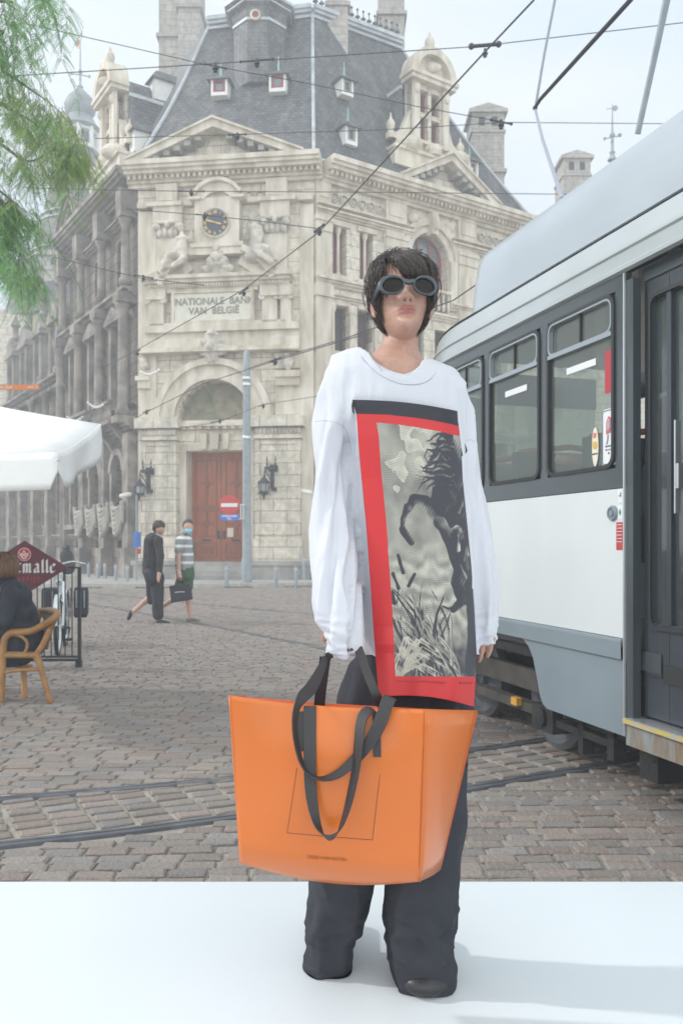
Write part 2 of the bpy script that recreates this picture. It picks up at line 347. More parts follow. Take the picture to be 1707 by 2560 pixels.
# pavement before the building
kb = MB(); pts = [(-30, 25.9), (-4.5, 25.9), (6, 28.3), (30, 41), (30, 60), (-30, 60)]
kb.prism([(a, b, .0) for a, b in pts], (0, 0, .13)); tag(kb.build('pavement', M['sidewalk']), kind='structure')
kb = MB()
for (a, b), (c, d) in zip(pts[:3], pts[1:4]):
    kb.prism([(a, b-.16, 0), (c, d-.16, 0), (c, d-.003, 0), (a, b-.003, 0)], (0, 0, .142))
tag(kb.build('kerb', mat('kerb_stone', (.45, .44, .41), .8, var=.2, bump=.3)), kind='structure')
wb = MB()
for k in range(2600):
    t = random.random(); q = random.random()
    xx = -9+t*15; yy = (25.72 if xx < -4.5 else 25.72+(xx+4.5)*.2286)-abs(random.gauss(0, .06))
    if noise.noise(Vector((xx*1.1, 3, 0))) < .02: continue
    h = random.uniform(.02, .07); d = random.uniform(-.03, .03)
    wb.add([(xx, yy, 0), (xx+.03, yy, 0), (xx+.01+d, yy-.02, h)], [(0, 1, 2)])
tag(wb.build('weeds', mat('weed_green', (.12, .17, .04), .8, var=.4), fix=False), 'tufts of weeds growing along the kerb before the stone building', 'weeds', kind='stuff')
# white platform
pb = MB(); pb.box(-3.2, 3.2, -1.5, 2.636, .0, .29)
M['plat'] = mat('white_board', (.66, .71, .74), .34, spec=.35, var=.03, vscale=1)
pf = pb.build('platform', M['plat'])
bv = pf.modifiers.new('b', 'BEVEL'); bv.width = .004; bv.segments = 2
tag(pf, 'low smooth white platform that the model stands on', 'platform')

# ================================================================= BANK BUILDING
C1 = Vector((-7.35, 30.3, 0)); C2 = Vector((-.96, 29.5, 0))
FC = Frame(C1, (C2-C1)); LC = (C2-C1).length
FR = Frame(C2, (.833, .554)); LR = 10.5
FL = Frame(C1, (.554, -.833)); # u towards the corner; s negative along the receding facade; outward normal to the left
assert FL.n.x < 0
bank = empty('bank_building', (C1.x+3, C1.y+3, 0)); tag(bank, 'pale stone corner bank building with steep slate roof and clock over its arched portal', 'building')
def wall(mb, fr, s0, s1, z0, z1, ops, depth=.35, m=0, arcs=()):
    """facade strip with real openings; ops = (s0,s1,z0,z1[,arch])"""
    ss = sorted({s0, s1, *[o[0] for o in ops], *[o[1] for o in ops]}); zs = sorted({z0, z1, *[o[2] for o in ops], *[o[3] for o in ops]})
    ss = [a for a in ss if s0 <= a <= s1]; zs = [a for a in zs if z0 <= a <= z1]; p = fr.p
    for a, b in zip(ss[:-1], ss[1:]):
        for c, d in zip(zs[:-1], zs[1:]):
            ms, mz = (a+b)/2, (c+d)/2
            if any(o[0] < ms < o[1] and o[2] < mz < o[3] for o in ops): continue
            mb.quad(p(a, 0, c), p(b, 0, c), p(b, 0, d), p(a, 0, d), m)
    for o in ops:
        a, b, c, d = o[:4]
        if len(o) > 4 and o[4]:      # round head: spandrels + curved soffit
            r = (b-a)/2; cs = (a+b)/2; zc = d-r; N = 14
            A = [(cs-r*math.cos(PI*k/N), zc+r*math.sin(PI*k/N)) for k in range(N+1)]
            for (x0, y0), (x1, y1) in zip(A[:-1], A[1:]):
                mb.quad(p(x0, 0, y0), p(x1, 0, y1), p(x1, 0, d), p(x0, 0, d), m)
                mb.quad(p(x0, 0, y0), p(x1, 0, y1), p(x1, -depth, y1), p(x0, -depth, y0), m)
            d = zc
        else: mb.quad(p(a, 0, d), p(b, 0, d), p(b, -depth, d), p(a, -depth, d), m)
        mb.quad(p(a, 0, c), p(a, 0, d), p(a, -depth, d), p(a, -depth, c), m)
        mb.quad(p(b, 0, d), p(b, 0, c), p(b, -depth, c), p(b, -depth, d), m)
        mb.quad(p(a, 0, c), p(b, 0, c), p(b, -depth, c), p(a, -depth, c), m)
def window(fr, s0, s1, z0, z1, depth, par, frm='red', mull=1, trans=1, arch=False, gl='glassdark', fw=.06):
    g = MB(); p = fr.p; o = -depth+.02
    if arch:
        r = (s1-s0)/2; cs = (s0+s1)/2; zc = z1-r
        poly = [p(s0, o, z0), p(s1, o, z0)]+[p(cs+r*math.cos(PI*k/14), o, zc+r*math.sin(PI*k/14)) for k in range(15)]
    else: poly = [p(s0, o, z0), p(s1, o, z0), p(s1, o, z1), p(s0, o, z1)]
    g.add(poly, [tuple(range(len(poly)))])
    w_ = g.build('window', M[gl], par, fix=False)
    f = MB(); a, b = o+.01, o+.06; zt = (z1-(s1-s0)/2) if arch else z1
    f.fbox(fr, s0, s0+fw, a, b, z0, zt); f.fbox(fr, s1-fw, s1, a, b, z0, zt); f.fbox(fr, s0+fw, s1-fw, a, b, z0, z0+fw)
    if arch:
        r = (s1-s0)/2; cs = (s0+s1)/2
        for k in range(14):
            q = [(cs+rr*math.cos(PI*kk/14), zt+rr*math.sin(PI*kk/14)) for kk in (k, k+1) for rr in (r, r-fw)]
            f.prism([p(*(q[0][0], a, q[0][1])), p(q[1][0], a, q[1][1]), p(q[3][0], a, q[3][1]), p(q[2][0], a, q[2][1])], fr.n*.05)
        f.fbox(fr, s0+fw, s1-fw, a, b-.005, zt-fw/2, zt+fw/2)
    else: f.fbox(fr, s0+fw, s1-fw, a, b, z1-fw, z1)
    for k in range(mull):
        c = s0+(s1-s0)*(k+1)/(mull+1); f.fbox(fr, c-fw/2, c+fw/2, a, b-.006, z0+fw, (z1-fw) if not arch else z1-fw*1.3)
    for k in range(trans):
        c = z0+(zt-z0)*(.62 if trans == 1 else (k+1)/(trans+1)); f.fbox(fr, s0+fw, s1-fw, a, b-.012, c-fw/3, c+fw/3)
    f.build('window_frame', M[frm], w_)
    return w_
def ledge(mb, fr, s0, s1, z, h, out_, m=0, steps=3):      # stepped, outward-growing moulding
    for k in range(steps):
        e = out_*(k+1)/steps; mb.fbox(fr, s0-e*.0, s1+e*.0, -.05, e, z+h*k/steps, z+h*(k+1)/steps, m)
def arcring(mb, fr, cs, zc, r0, r1, o0, o1, a0=0, a1=PI, N=28, m=0):
    R = []
    for k in range(N+1):
        a = a0+(a1-a0)*k/N
        R.append([fr.p(cs+r*math.cos(a), o, zc+r*math.sin(a)) for r, o in ((r0, o0), (r1, o0), (r1, o1), (r0, o1))])
    mb.ring_loft(R, True, True, m)
def textmesh(body, size, fr=None, s=0, o=0, z=0, u=None, n=None, origin=None, ext=.004, align='CENTER', bold=0, shear=0, xs=1):
    cu = bpy.data.curves.new('t', 'FONT'); cu.body = body; cu.size = size; cu.extrude = ext; cu.align_x = align; cu.align_y = 'CENTER'; cu.offset = bold; cu.shear = shear; cu.resolution_u = 3
    ob = bpy.data.objects.new('t', cu); COL.objects.link(ob); dg = bpy.context.evaluated_depsgraph_get(); me = bpy.data.meshes.new_from_object(ob.evaluated_get(dg)); bpy.data.objects.remove(ob)
    if fr: u, n, origin = fr.u, fr.n, fr.p(s, o, z)
    u = Vector(u).normalized(); n = Vector(n).normalized(); v = n.cross(u)
    mt = Matrix((u*xs, v, n)).transposed().to_4x4(); mt.translation = origin; me.transform(mt); me.materials.clear(); return me
zc = lambda y: 1.35+(1250-y)/64.4
S = lambda x, y=900: FC.h(x, y)[0]
sc = 2.90
# --- corner block walls
mb = MB()
wall(mb, FC, 0, LC, 0, 14.3, [(sc-1.30, sc+1.30, .70, 4.72), (sc-1.40, sc+1.40, 5.80, 7.20, 1)], .85)
mb.build('corner_wall', M['stone'], bank, fix=False)
mb = MB(); win_r = []
w1 = [(.78, 1.38, 11.0, 12.75), (1.95, 2.55, 11.0, 12.75)]; w2 = [(.80, 1.45, 8.3, 9.9), (1.85, 2.5, 8.3, 9.9), (.80, 1.45, 6.4, 8.0), (1.85, 2.5, 6.4, 8.0), (.8, 1.45, 2.2, 4.8), (1.85, 2.5, 2.2, 4.8)]
wa = [(4.35, 6.15, 10.4, 13.35, 1)]
w3 = [(4.3, 4.95, 8.0, 9.7), (5.5, 6.1, 8.0, 9.7), (4.3, 6.1, 3.0, 6.8), (8.6, 9.4, 11, 12.7), (8.6, 9.4, 8.2, 9.8), (8.6, 9.4, 2.5, 6)]
wall(mb, FR, 0, LR, 0, 14.3, w1+w2+wa+w3, .45); mb.quad(FR.p(LR, 0, 0), FR.p(LR, -8, 0), FR.p(LR, -8, 14.3), FR.p(LR, 0, 14.3))
mb.build('side_wall', M['stoneR'], bank, fix=False)
for q in w1: window(FR, *q[:4], .45, bank, mull=1, trans=1, fw=.07)
for q in w2: window(FR, *q[:4], .45, bank, mull=1, trans=1, fw=.06, gl='glassgrey')
window(FR, *wa[0][:4], .45, bank, mull=2, trans=1, arch=True, gl='glassgrey', fw=.09)
for q in w3: window(FR, *q[:4], .45, bank, mull=1, trans=2, fw=.06)
# colonnettes, iron grilles in the side windows
for q in w1+w2[:4]:
    c = MB(); s_ = (q[0]+q[1])/2; c.lathe(FR.p(s_, -.12, 0), [(.11, q[2]), (.11, q[2]+.1), (.065, q[2]+.14), (.055, q[3]-.25), (.07, q[3]-.22), (.12, q[3]-.12), (.12, q[3])], 12); c.build('colonnette', M['trim'], bank, smooth=True) if q in w1 else None
for q in w2[:4]+w3[:2]:
    c = MB()
    for k in range(7): s_ = q[0]+(q[1]-q[0])*(k+.5)/7; c.tube([FR.p(s_, -.2, q[2]), FR.p(s_, -.2, q[3])], .014, 4)
    c.fbox(FR, q[0], q[1], -.21, -.19, q[3]-.35, q[3]-.32); c.build('window_grille', M['iron'], bank)
# --- side facade dressing
tr = MB()
for a, b in ((-.0, .62), (3.05, 4.0), (6.6, 7.55), (9.65, LR)):
    tr.fbox(FR, a, b, -.02, .16, 5.9, 14.25); tr.fbox(FR, a-.05, b+.05, -.02, .24, 10.1, 10.5); tr.fbox(FR, a-.06, b+.06, -.02, .26, 12.75, 12.9); tr.fbox(FR, a-.03, b+.03, .0, .21, 12.4, 12.75)
    tr.fbox(FR, a+.12, b-.12, .16, .19, 13.6, 14.1); tr.fbox(FR, a-.05, b+.05, -.02, .28, .1, .9); tr.fbox(FR, a, b, -.02, .20, .9, 5.5)
for a, b in ((.66, 1.5), (1.83, 2.67)):
    tr.fbox(FR, a, b, -.02, .10, 12.76, 12.95); tr.fbox(FR, a-.04, b+.04, -.02, .16, 10.82, 10.98)
    tr.fbox(FR, a-.0, b+.0, -.02, .08, 9.92, 10.05)
for s_ in (.72, 1.5, 1.62, 2.6): tr.lathe(FR.p(s_, .1, 0), [(.1, 6.2), (.1, 6.35), (.075, 6.4), (.065, 9.6), (.11, 9.7), (.12, 9.85), (.12, 9.95)], 10)
tr.build('side_pilasters', M['trim'], bank)
lg = MB()
for z, h, e in ((5.5, .4, .38), (8.04, .16, .14), (10.05, .25, .22), (10.55, .25, .30), (13.0, .22, .28), (13.25, .08, .34), (2.0, .12, .12)):
    for a, b in ((0, 4.3), (4.3, 6.2), (6.2, LR)):
        if z in (10.55, 13.0, 13.25) and a == 4.3: continue
        if z == 2.0 and a != 0: continue
        ledge(lg, FR, a, b, z, h, e)
lg.build('side_ledges', M['trim'], bank)
# arched window surround
ar = MB(); arcring(ar, FR, 5.25, 12.45, .92, 1.18, -.3, .06); arcring(ar, FR, 5.25, 12.45, 1.18, 1.45, -.02, .16)
ar.fbox(FR, 5.1, 5.4, .0, .34, 13.25, 14.1); ar.fbox(FR, 3.98, 4.33, 0, .2, 10.8, 12.43); ar.fbox(FR, 6.17, 6.52, 0, .2, 10.8, 12.43)
ar.ell(FR.p(5.25, .34, 13.7), (.18, .12, .32), 8); ar.ell(FR.p(4.35, .1, 13.75), (.22, .1, .2), 8); ar.ell(FR.p(6.15, .1, 13.75), (.22, .1, .2), 8)
for k in range(8): ar.lathe(FR.p(4.4+k*.243, .1, 0), [(.04, 10.42), (.07, 10.6), (.03, 10.85), (.05, 11.1)], 8)
ar.fbox(FR, 4.2, 6.3, 0, .22, 11.1, 11.2); ar.build('window_surround', M['trim'], bank)
# cornice, entablature frieze with medallions and dentils on every face
def cornice(fr, s0, s1, par, m='trim', z0=14.15, gap=None):
    c = MB()
    for z, h, e in ((z0, .12, .18), (z0+.12, .10, .30), (z0+.34, .12, .62), (z0+.46, .12, .74), (z0+.58, .17, .82)):
        c.fbox(fr, s0, s1, -.3, e, z, z+h)
    c.fbox(fr, s0, s1, -.3, .34, z0+.22, z0+.34); c.build('cornice', M[m], par)
    d = MB(); k = s0+.1
    while k < s1: d.fbox(fr, k, k+.09, .34, .5, z0+.20, z0+.335); k += .2
    d.build('dentils', M[m], par)
cornice(FC, -.30, LC+.30, bank); cornice(FR, .31, LR+.4, bank)
med = MB()
def medal(mb, fr, s_, z, r, o=.0):
    arcring(mb, fr, s_, z, r*.78, r, o, o+.07, 0, 2*PI, 20); mb.ell(fr.p(s_, o+.02, z), (r*.5, r*.25, r*.5), 8)
for s_ in (.85, 1.25, 1.65, 2.05, 2.45, 2.85): medal(med, FR, s_, 13.75, .17)
for s_ in (7.9, 8.3, 8.7, 9.1, 9.5): medal(med, FR, s_, 13.75, .17)
for xx in (459, 572, 598): medal(med, FC, S(xx, 450), 13.72, .18)
med.build('medallions', M['carve'], bank, smooth=True)
# --- corner face dressing
def cb(mb, x0, x1, y0, y1, o0, o1):     # box on the corner face given by photo bounds
    a = S(x0, (y0+y1)/2); b = S(x1, (y0+y1)/2); mb.fbox(FC, a, b, o0, o1, zc(y1), zc(y0))
pl = MB()
cb(pl, 322, 362, 480, 1290, -.02, .14); cb(pl, 690, 721, 480, 1290, -.02, .10)         # corner quoins
cb(pl, 364, 418, 545, 640, -.02, .20); cb(pl, 608, 662, 545, 640, -.02, .20); cb(pl, 364, 662, 600, 642, -.02, .10)
cb(pl, 358, 424, 470, 512, -.02, .30); cb(pl, 602, 668, 470, 512, -.02, .30)
cb(pl, 364, 412, 420, 468, -.02, .26); cb(pl, 614, 662, 420, 468, -.02, .26); cb(pl, 372, 404, 428, 460, .26, .29); cb(pl, 622, 654, 428, 460, .26, .29)
cb(pl, 344, 425, 465, 474, -.02, .40); cb(pl, 598, 682, 465, 474, -.02, .40)
cb(pl, 425, 600, 458, 470, -.02, .16); cb(pl, 690, 721, 460, 474, -.02, .3); cb(pl, 322, 350, 462, 474, -.02, .3)
pl.build('pilasters', M['trim'], bank)
cp = MB()
for x0, x1 in ((362, 420), (606, 664)):
    cb(cp, x0-2, x1+2, 508, 514, .0, .36); cb(cp, x0+4, x1-4, 514, 545, .0, .24)
    for x in (x0+4, x1-4): cp.ell(FC.p(S(x, 520), .3, zc(521)), (.15, .13, .14), 8)
    for x in np.linspace(x0+10, x1-10, 4): cp.ell(FC.p(S(x, 536), .25, zc(534)), (.11, .1, .17), 8)
    cp.ell(FC.p(S((x0+x1)/2, 516), .32, zc(517)), (.1, .1, .12), 8)
cp.build('capitals', M['carve'], bank, smooth=True)
# clock block
ck = MB(); cb(ck, 455, 556, 462, 575, -.02, .42); cb(ck, 447, 566, 566, 576, -.02, .52); cb(ck, 446, 470, 462, 468, 0, .6); cb(ck, 540, 570, 462, 468, 0, .6); cb(ck, 440, 576, 576, 592, -.02, .46)
arcring(ck, FC, S(508, 450), zc(488), .92, 1.04, .0, .62, math.radians(32), math.radians(148)); 
arcring(ck, FC, S(508, 450), zc(488), .60, .92, .0, .46, math.radians(32), math.radians(148))
# tapering stone cap over the clock
s0 = S(508, 430); prof = [(-1.0, 0), (-.80, .22), (-.55, .42), (-.42, .62), (-.36, .80), (-.18, .93), (.18, .93), (.36, .80), (.42, .62), (.55, .42), (.80, .22), (1.0, 0)]
ck.prism([FC.p(s0+a, 0, zc(462)+b*.92) for a, b in prof], FC.n*.30)
ck.build('clock_surround', M['trim'], bank)
cr = MB(); cs0, cz0 = S(501.8, 520), zc(520.3)
cr.lathe(FC.p(cs0, .42, cz0), [(.56, 0), (.56, .04), (.50, .07), (.46, .02)], 40, FC.n); cr.build('clock_rim', M['carve'], bank, smooth=True)
ca = MB(); ca.lathe(FC.p(cs0, .42, cz0), [(.45, 0), (.45, .035)], 40, FC.n); face = ca.build('clock_face', M['clockblue'], bank)
num = ['XII', 'I', 'II', 'III', 'IIII', 'V', 'VI', 'VII', 'VIII', 'IX', 'X', 'XI']
for k, t in enumerate(num):
    a = PI/2-k*PI/6; c = FC.p(cs0+.365*math.cos(a), .46, cz0+.365*math.sin(a)); up = FC.u*math.cos(a)+Vector((0, 0, 1))*math.sin(a); u = up.cross(FC.n)*-1
    if u.dot(FC.u*math.sin(a)-Vector((0, 0, 1))*math.cos(a)) < 0: u = -u
    link_mesh('numeral', textmesh(t, .15, u=u, n=FC.n, origin=c, ext=.006, bold=.004, xs=.8), M['gold'], face)
for a, L in ((math.radians(163), .37), (math.radians(-17), .27)):
    h = MB(); d = FC.u*math.cos(a)+Vector((0, 0, 1))*math.sin(a); nn = d.cross(FC.n); c = FC.p(cs0, .475, cz0)
    h.prism([c-d*.05+nn*.02, c-d*.05-nn*.02, c+d*L*.7-nn*.03, c+d*L, c+d*L*.7+nn*.03], FC.n*.012); h.build('clock_hand', M['gold'], face)
def relief(name, caps, ells, vox, par=bank, m='carve', amp=.03):
    r = MB()
    for q in caps: r.cap(*q, 10)
    for q in ells: r.ell(*q)
    me = remeshed(r, vox, 2, lambda co, no: co+no*(fbm(co, 7, 7, 7)*amp)[:, None]); return link_mesh(name, me, M[m], par)
def F(x, y, o): return FC.p(S(x, y), o, zc(y))
# seated figures
relief('statue', [(F(428, 552, .45), .15, F(430, 578, .5), .20), (F(430, 578, .5), .20, F(424, 592, .55), .24), (F(424, 592, .6), .17, F(402, 598, .75), .12), (F(402, 598, .75), .12, F(388, 626, .7), .09),
    (F(428, 594, .6), .16, F(440, 606, .8), .12), (F(440, 606, .8), .12, F(414, 622, .8), .09), (F(436, 552, .5), .075, F(452, 562, .55), .06), (F(452, 562, .55), .06, F(450, 542, .6), .05),
    (F(417, 553, .5), .075, F(414, 574, .55), .06), (F(414, 574, .55), .06, F(420, 590, .7), .05), (F(428, 552, .45), .07, F(426, 536, .45), .07)], [(F(425, 527, .47), (.125, .13, .16)), (F(398, 612, .55), (.3, .2, .22))], .035)
relief('statue', [(F(592, 538, .45), .17, F(596, 572, .5), .20), (F(596, 572, .5), .21, F(598, 588, .55), .25), (F(600, 588, .6), .17, F(622, 590, .8), .12), (F(622, 590, .8), .12, F(644, 617, .7), .08),
    (F(596, 592, .6), .16, F(612, 606, .8), .12), (F(612, 606, .8), .11, F(634, 622, .8), .08), (F(603, 538, .5), .085, F(611, 556, .55), .065), (F(611, 556, .55), .065, F(606, 572, .65), .055),
    (F(580, 537, .5), .085, F(570, 552, .55), .065), (F(570, 552, .55), .065, F(577, 532, .65), .05), (F(591, 536, .45), .07, F(589, 524, .45), .07)], [(F(586, 516, .48), (.125, .13, .16)), (F(590, 602, .5), (.34, .2, .2))], .035)
# broken segmental pediment
bp = MB(); s1_ = S(507, 640); zb = zc(645)
for a0, a1 in ((22, 66), (114, 158)): arcring(bp, FC, s1_, zb-1.05, 2.12, 2.34, -.02, .62, math.radians(a0+4), math.radians(a1)); arcring(bp, FC, s1_, zb-1.05, 1.7, 2.12, -.02, .30, math.radians(a0+9), math.radians(a1))
cb(bp, 372, 646, 638, 646, -.02, .62); cb(bp, 335, 372, 640, 648, -.02, .62); cb(bp, 646, 676, 636, 646, -.02, .62); cb(bp, 340, 672, 646, 654, -.02, .50); cb(bp, 346, 668, 654, 664, -.02, .36)
bp.prism([F(335, 641, 0), F(372, 624, 0), F(372, 641, 0)], FC.n*.5); bp.prism([F(676, 637, 0), F(640, 616, 0), F(640, 637, 0)], FC.n*.5)
bp.build('broken_pediment', M['trim'], bank)
dn = MB()
for k in range(46): a = S(352, 650)+k*.106; dn.fbox(FC, a, a+.06, .36, .45, zc(662), zc(655.5))
dn.build('dentils', M['trim'], bank)
relief('cartouche', [(F(486, 632, .3), .12, F(526, 632, .3), .12), (F(484, 618, .35), .12, F(530, 618, .35), .12), (F(497, 590, .4), .10, F(516, 590, .4), .10)],
       [(F(506, 610, .35), (.42, .2, .34)), (F(505, 578, .45), (.13, .13, .18)), (F(478, 626, .4), .16), (F(534, 626, .4), .16), (F(506, 600, .55), (.2, .12, .16)), (F(502, 572, .45), (.07, .08, .12))], .035, amp=.05)
# inscription storey
ip = MB(); cb(ip, 398, 587, 664, 748, -.02, .24); cb(ip, 340, 690, 748, 764, -.02, .36); cb(ip, 350, 660, 742, 750, -.02, .30); cb(ip, 388, 596, 664, 672, -.02, .28)
for x0, x1, y0, y1 in ((402, 584, 671, 675), (402, 584, 738, 742), (402, 406, 675, 738), (580, 584, 675, 738)): cb(ip, x0, x1, y0, y1, .24, .31)
ip.build('inscription_panel', M['trim'], bank)
ins = MB(); cb(ins, 406.5, 579.5, 675.5, 737.5, .24, .25); tab = ins.build('inscription_tablet', mat('pale_tablet', (.72, .70, .60), .8, var=.08), bank)
M['letter'] = mat('grey_lettering', (.27, .26, .21), .8)
link_mesh('lettering', textmesh('NATIONALE  BANK', .345, FC, S(496, 694), .262, zc(695), ext=.012, bold=.006, xs=.94), M['letter'], tab)
link_mesh('lettering', textmesh('VAN  BELGIË', .345, FC, S(496, 716), .262, zc(716.5), ext=.012, bold=.006, xs=.94), M['letter'], tab)
for x0, x1 in ((347, 382), (606, 640), (648, 672)):
    c = MB(); cb(c, x0, x1, 694, 748, -.02, .30); cb(c, x0-5, x1+5, 664, 684, -.02, .34)
    for x in (x0, x1): c.lathe(FC.p(S(x, 690), .18, zc(690)), [(.11, 0), (.11, .2)], 12, FC.n)
    cb(c, x0-4, x1+4, 683, 689, .0, .42); cb(c, x0+2, x1-2, 689, 694, 0, .3); c.build('column', M['trim'], bank)
lg = MB()
for z0_, z1_, e in ((764, 780, .20), (780, 800, .28), (800, 806, .42), (806, 812, .52)): cb(lg, 330, 690, z0_, z1_, -.02, e)
lg.build('ledge', M['trim'], bank)
# portal arch
arb = MB(); zs = zc(962)
arcring(arb, FC, sc-.08, zs, 1.92, 2.14, -.02, .34); arcring(arb, FC, sc-.08, zs, 1.55, 1.92, -.02, .20); arcring(arb, FC, sc-.08, zs, 1.40, 1.55, -.3, .27); arb.build('portal_arch', M['trim'], bank, smooth=True)
ty = MB(); R = []
for i in range(30):
    R.append([])
    for j in range(50):
        a = sc-1.42+2.84*j/49; z = 5.6+1.7*i/29; q = noise.fractal(Vector((a*2.6, z*2.6, 3)), 1, 2, 3)*.14; R[-1].append(FC.p(a, -.45+q, z))
ty.grid(R); ty.build('tympanum', mat('mossy_relief', (.36, .31, .22), .9, col2=(.17, .19, .13), vscale=1.2, bump=.6, bscale=12), bank, smooth='all', fix=False)
k_ = [(F(492, 790, .3), (.34, .2, .42)), (F(492, 770, .35), (.16, .15, .2)), (F(470, 806, .3), (.22, .12, .22)), (F(514, 806, .3), (.22, .12, .22)), (F(492, 822, .3), (.26, .15, .3)), (F(474, 786, .3), .14), (F(511, 786, .3), .14), (F(492, 800, .48), (.16, .1, .24))]
relief('keystone_cartouche', [], k_, .035, amp=.06)
rb = MB()
for x0, x1, y0, y1, e in ((322, 352, 815, 850, .12), (632, 690, 815, 850, .12), (318, 350, 862, 872, .34), (636, 692, 858, 872, .34), (322, 350, 872, 890, .26), (636, 690, 872, 890, .26), (325, 350, 890, 955, .12), (634, 690, 890, 955, .12)): cb(rb, x0, x1, y0, y1, -.02, e)
rb.build('quoins', M['trim'], bank)
relief('carved_shield', [], [(F(664, 835, .2), (.18, .1, .34)), (F(664, 850, .25), (.12, .1, .18)), (F(336, 830, .2), (.16, .1, .28)), (F(343, 838, .22), .12)], .035, amp=.05)
# portal pilasters, lintel, plinth, steps
pp = MB()
for x0, x1 in ((333, 412), (592, 694)):
    cb(pp, x0-12, x1+8, 960, 985, -.02, .55); cb(pp, x0, x1, 985, 1004, -.02, .38); cb(pp, x0-3, x1+3, 1004, 1012, -.02, .46); cb(pp, x0, x1, 1012, 1240, -.02, .36)
    cb(pp, x0-4, x1+4, 1238, 1290, -.02, .46)
    for a, b, c, d in ((x0+8, x1-8, 1020, 1024), (x0+8, x1-8, 1226, 1230), (x0+8, x0+11, 1024, 1226), (x1-11, x1-8, 1024, 1226)): cb(pp, a, b, c, d, .36, .41)
pp.build('portal_pilasters', M['stone'], bank)
fl = MB()
for x0, x1 in ((333, 412), (592, 694)):
    for x in np.linspace(x0+4, x1-4, 12): fl.ell(FC.p(S(x, 995), .38, zc(994)), (.07, .07, .14), 6)
fl.build('frieze_carving', M['carve'], bank, smooth=True)
li = MB(); a0, a1 = sc-1.32, sc+1.32
li.fbox(FC, a0, a1, -.5, .1, 5.46, 5.78); li.fbox(FC, a0, a1, -.5, .28, 5.55, 5.66)
for k in range(9): s_ = a0+.12+k*.3; li.fbox(FC, s_, s_+.14, .1, .22, 5.46, 5.55)
li.fbox(FC, a0, a1, -.5, -.02, 4.95, 5.46); li.fbox(FC, a0-.02, a0+.22, -.7, .02, .8, 4.95); li.fbox(FC, a1-.22, a1+.02, -.7, .02, .8, 4.95); li.fbox(FC, a0+.22, a1-.22, -.7, .03, 4.70, 4.95)
for s_, w_ in ((sc-.02, .17), (sc-.42, .13), (sc+.38, .13)): li.prism([FC.p(s_-w_, .0, 5.3), FC.p(s_+w_, .0, 5.3), FC.p(s_+w_*.75, .0, 4.74), FC.p(s_-w_*.75, .0, 4.74)], FC.n*.2)
li.build('lintel', M['trim'], bank)
pn = MB(); pn.fbox(FC, .05, a0, -.02, .62, .1, .62); pn.fbox(FC, a1, LC-.1, -.02, .62, .1, .62); pn.fbox(FC, .0, a0+.02, -.02, .70, .62, .78); pn.fbox(FC, a1-.02, LC-.05, -.02, .70, .62, .78)
pn.build('plinth', M['greyst'], bank)
stp = MB()
for k in range(4): stp.fbox(FC, a0+.0, a1-.0, -.9, 1.0-.28*k, .13+.15*k, .28+.15*k)
stp.fbox(FC, a0-.0, a1, .98, 1.05, .1, .13); stp.build('steps', M['greyst'], bank)
# door: two leaves with panels
for side in (-1, 1):
    d = MB(); x0, x1 = (sc-1.10, sc-.01) if side < 0 else (sc+.01, sc+1.10)
    d.fbox(FC, x0, x1, -.78, -.70, .74, 4.70); dr = d.build('door', M['wood'], bank)
    q = MB(); cxx = (x0+x1)/2
    for z0_, z1_ in ((2.72, 4.45), (1.62, 2.60-.0), (.86, 1.42)):
        a, b = x0+.14, x1-.14
        for u0, u1, v0, v1 in ((a, b, z0_, z0_+.05), (a, b, z1_-.05, z1_), (a, a+.05, z0_+.05, z1_-.05), (b-.05, b, z0_+.05, z1_-.05)): q.fbox(FC, u0, u1, -.70, -.665, v0, v1)
        if z1_-z0_ > .7:
            zc_ = (z0_+z1_)/2
            q.fbox(FC, cxx-.05, cxx+.05, -.70, -.67, z0_+.05, z1_-.05); q.fbox(FC, cxx-.28, cxx+.28, -.70, -.672, zc_-.03, zc_+.03)
            q.prism([FC.p(cxx-.16, -.7, zc_), FC.p(cxx, -.7, zc_-.16), FC.p(cxx+.16, -.7, zc_), FC.p(cxx, -.7, zc_+.16)], FC.n*.06)
        else: q.fbox(FC, a+.14, b-.14, -.70, -.67, z0_+.13, z1_-.13)
    q.fbox(FC, x0+.02, x1-.02, -.70, -.655, 2.60, 2.72); q.build('door_panel', M['wood2'], dr)
    h = MB(); hx = x1-.1 if side < 0 else x0+.1; h.fbox(FC, hx-.04, hx+.04, -.70, -.62, 1.55, 1.85); h.fbox(FC, cxx-.16, cxx+.16, -.70, -.66, 1.46, 1.54); h.build('door_handle', M['iron'], dr)
    if side > 0:
        n_ = MB(); n_.fbox(FC, x0+.22, x0+.45, -.66, -.652, 1.62, 1.95); n_.build('notice', mat('paper_notice', (.75, .62, .5), .7), dr)
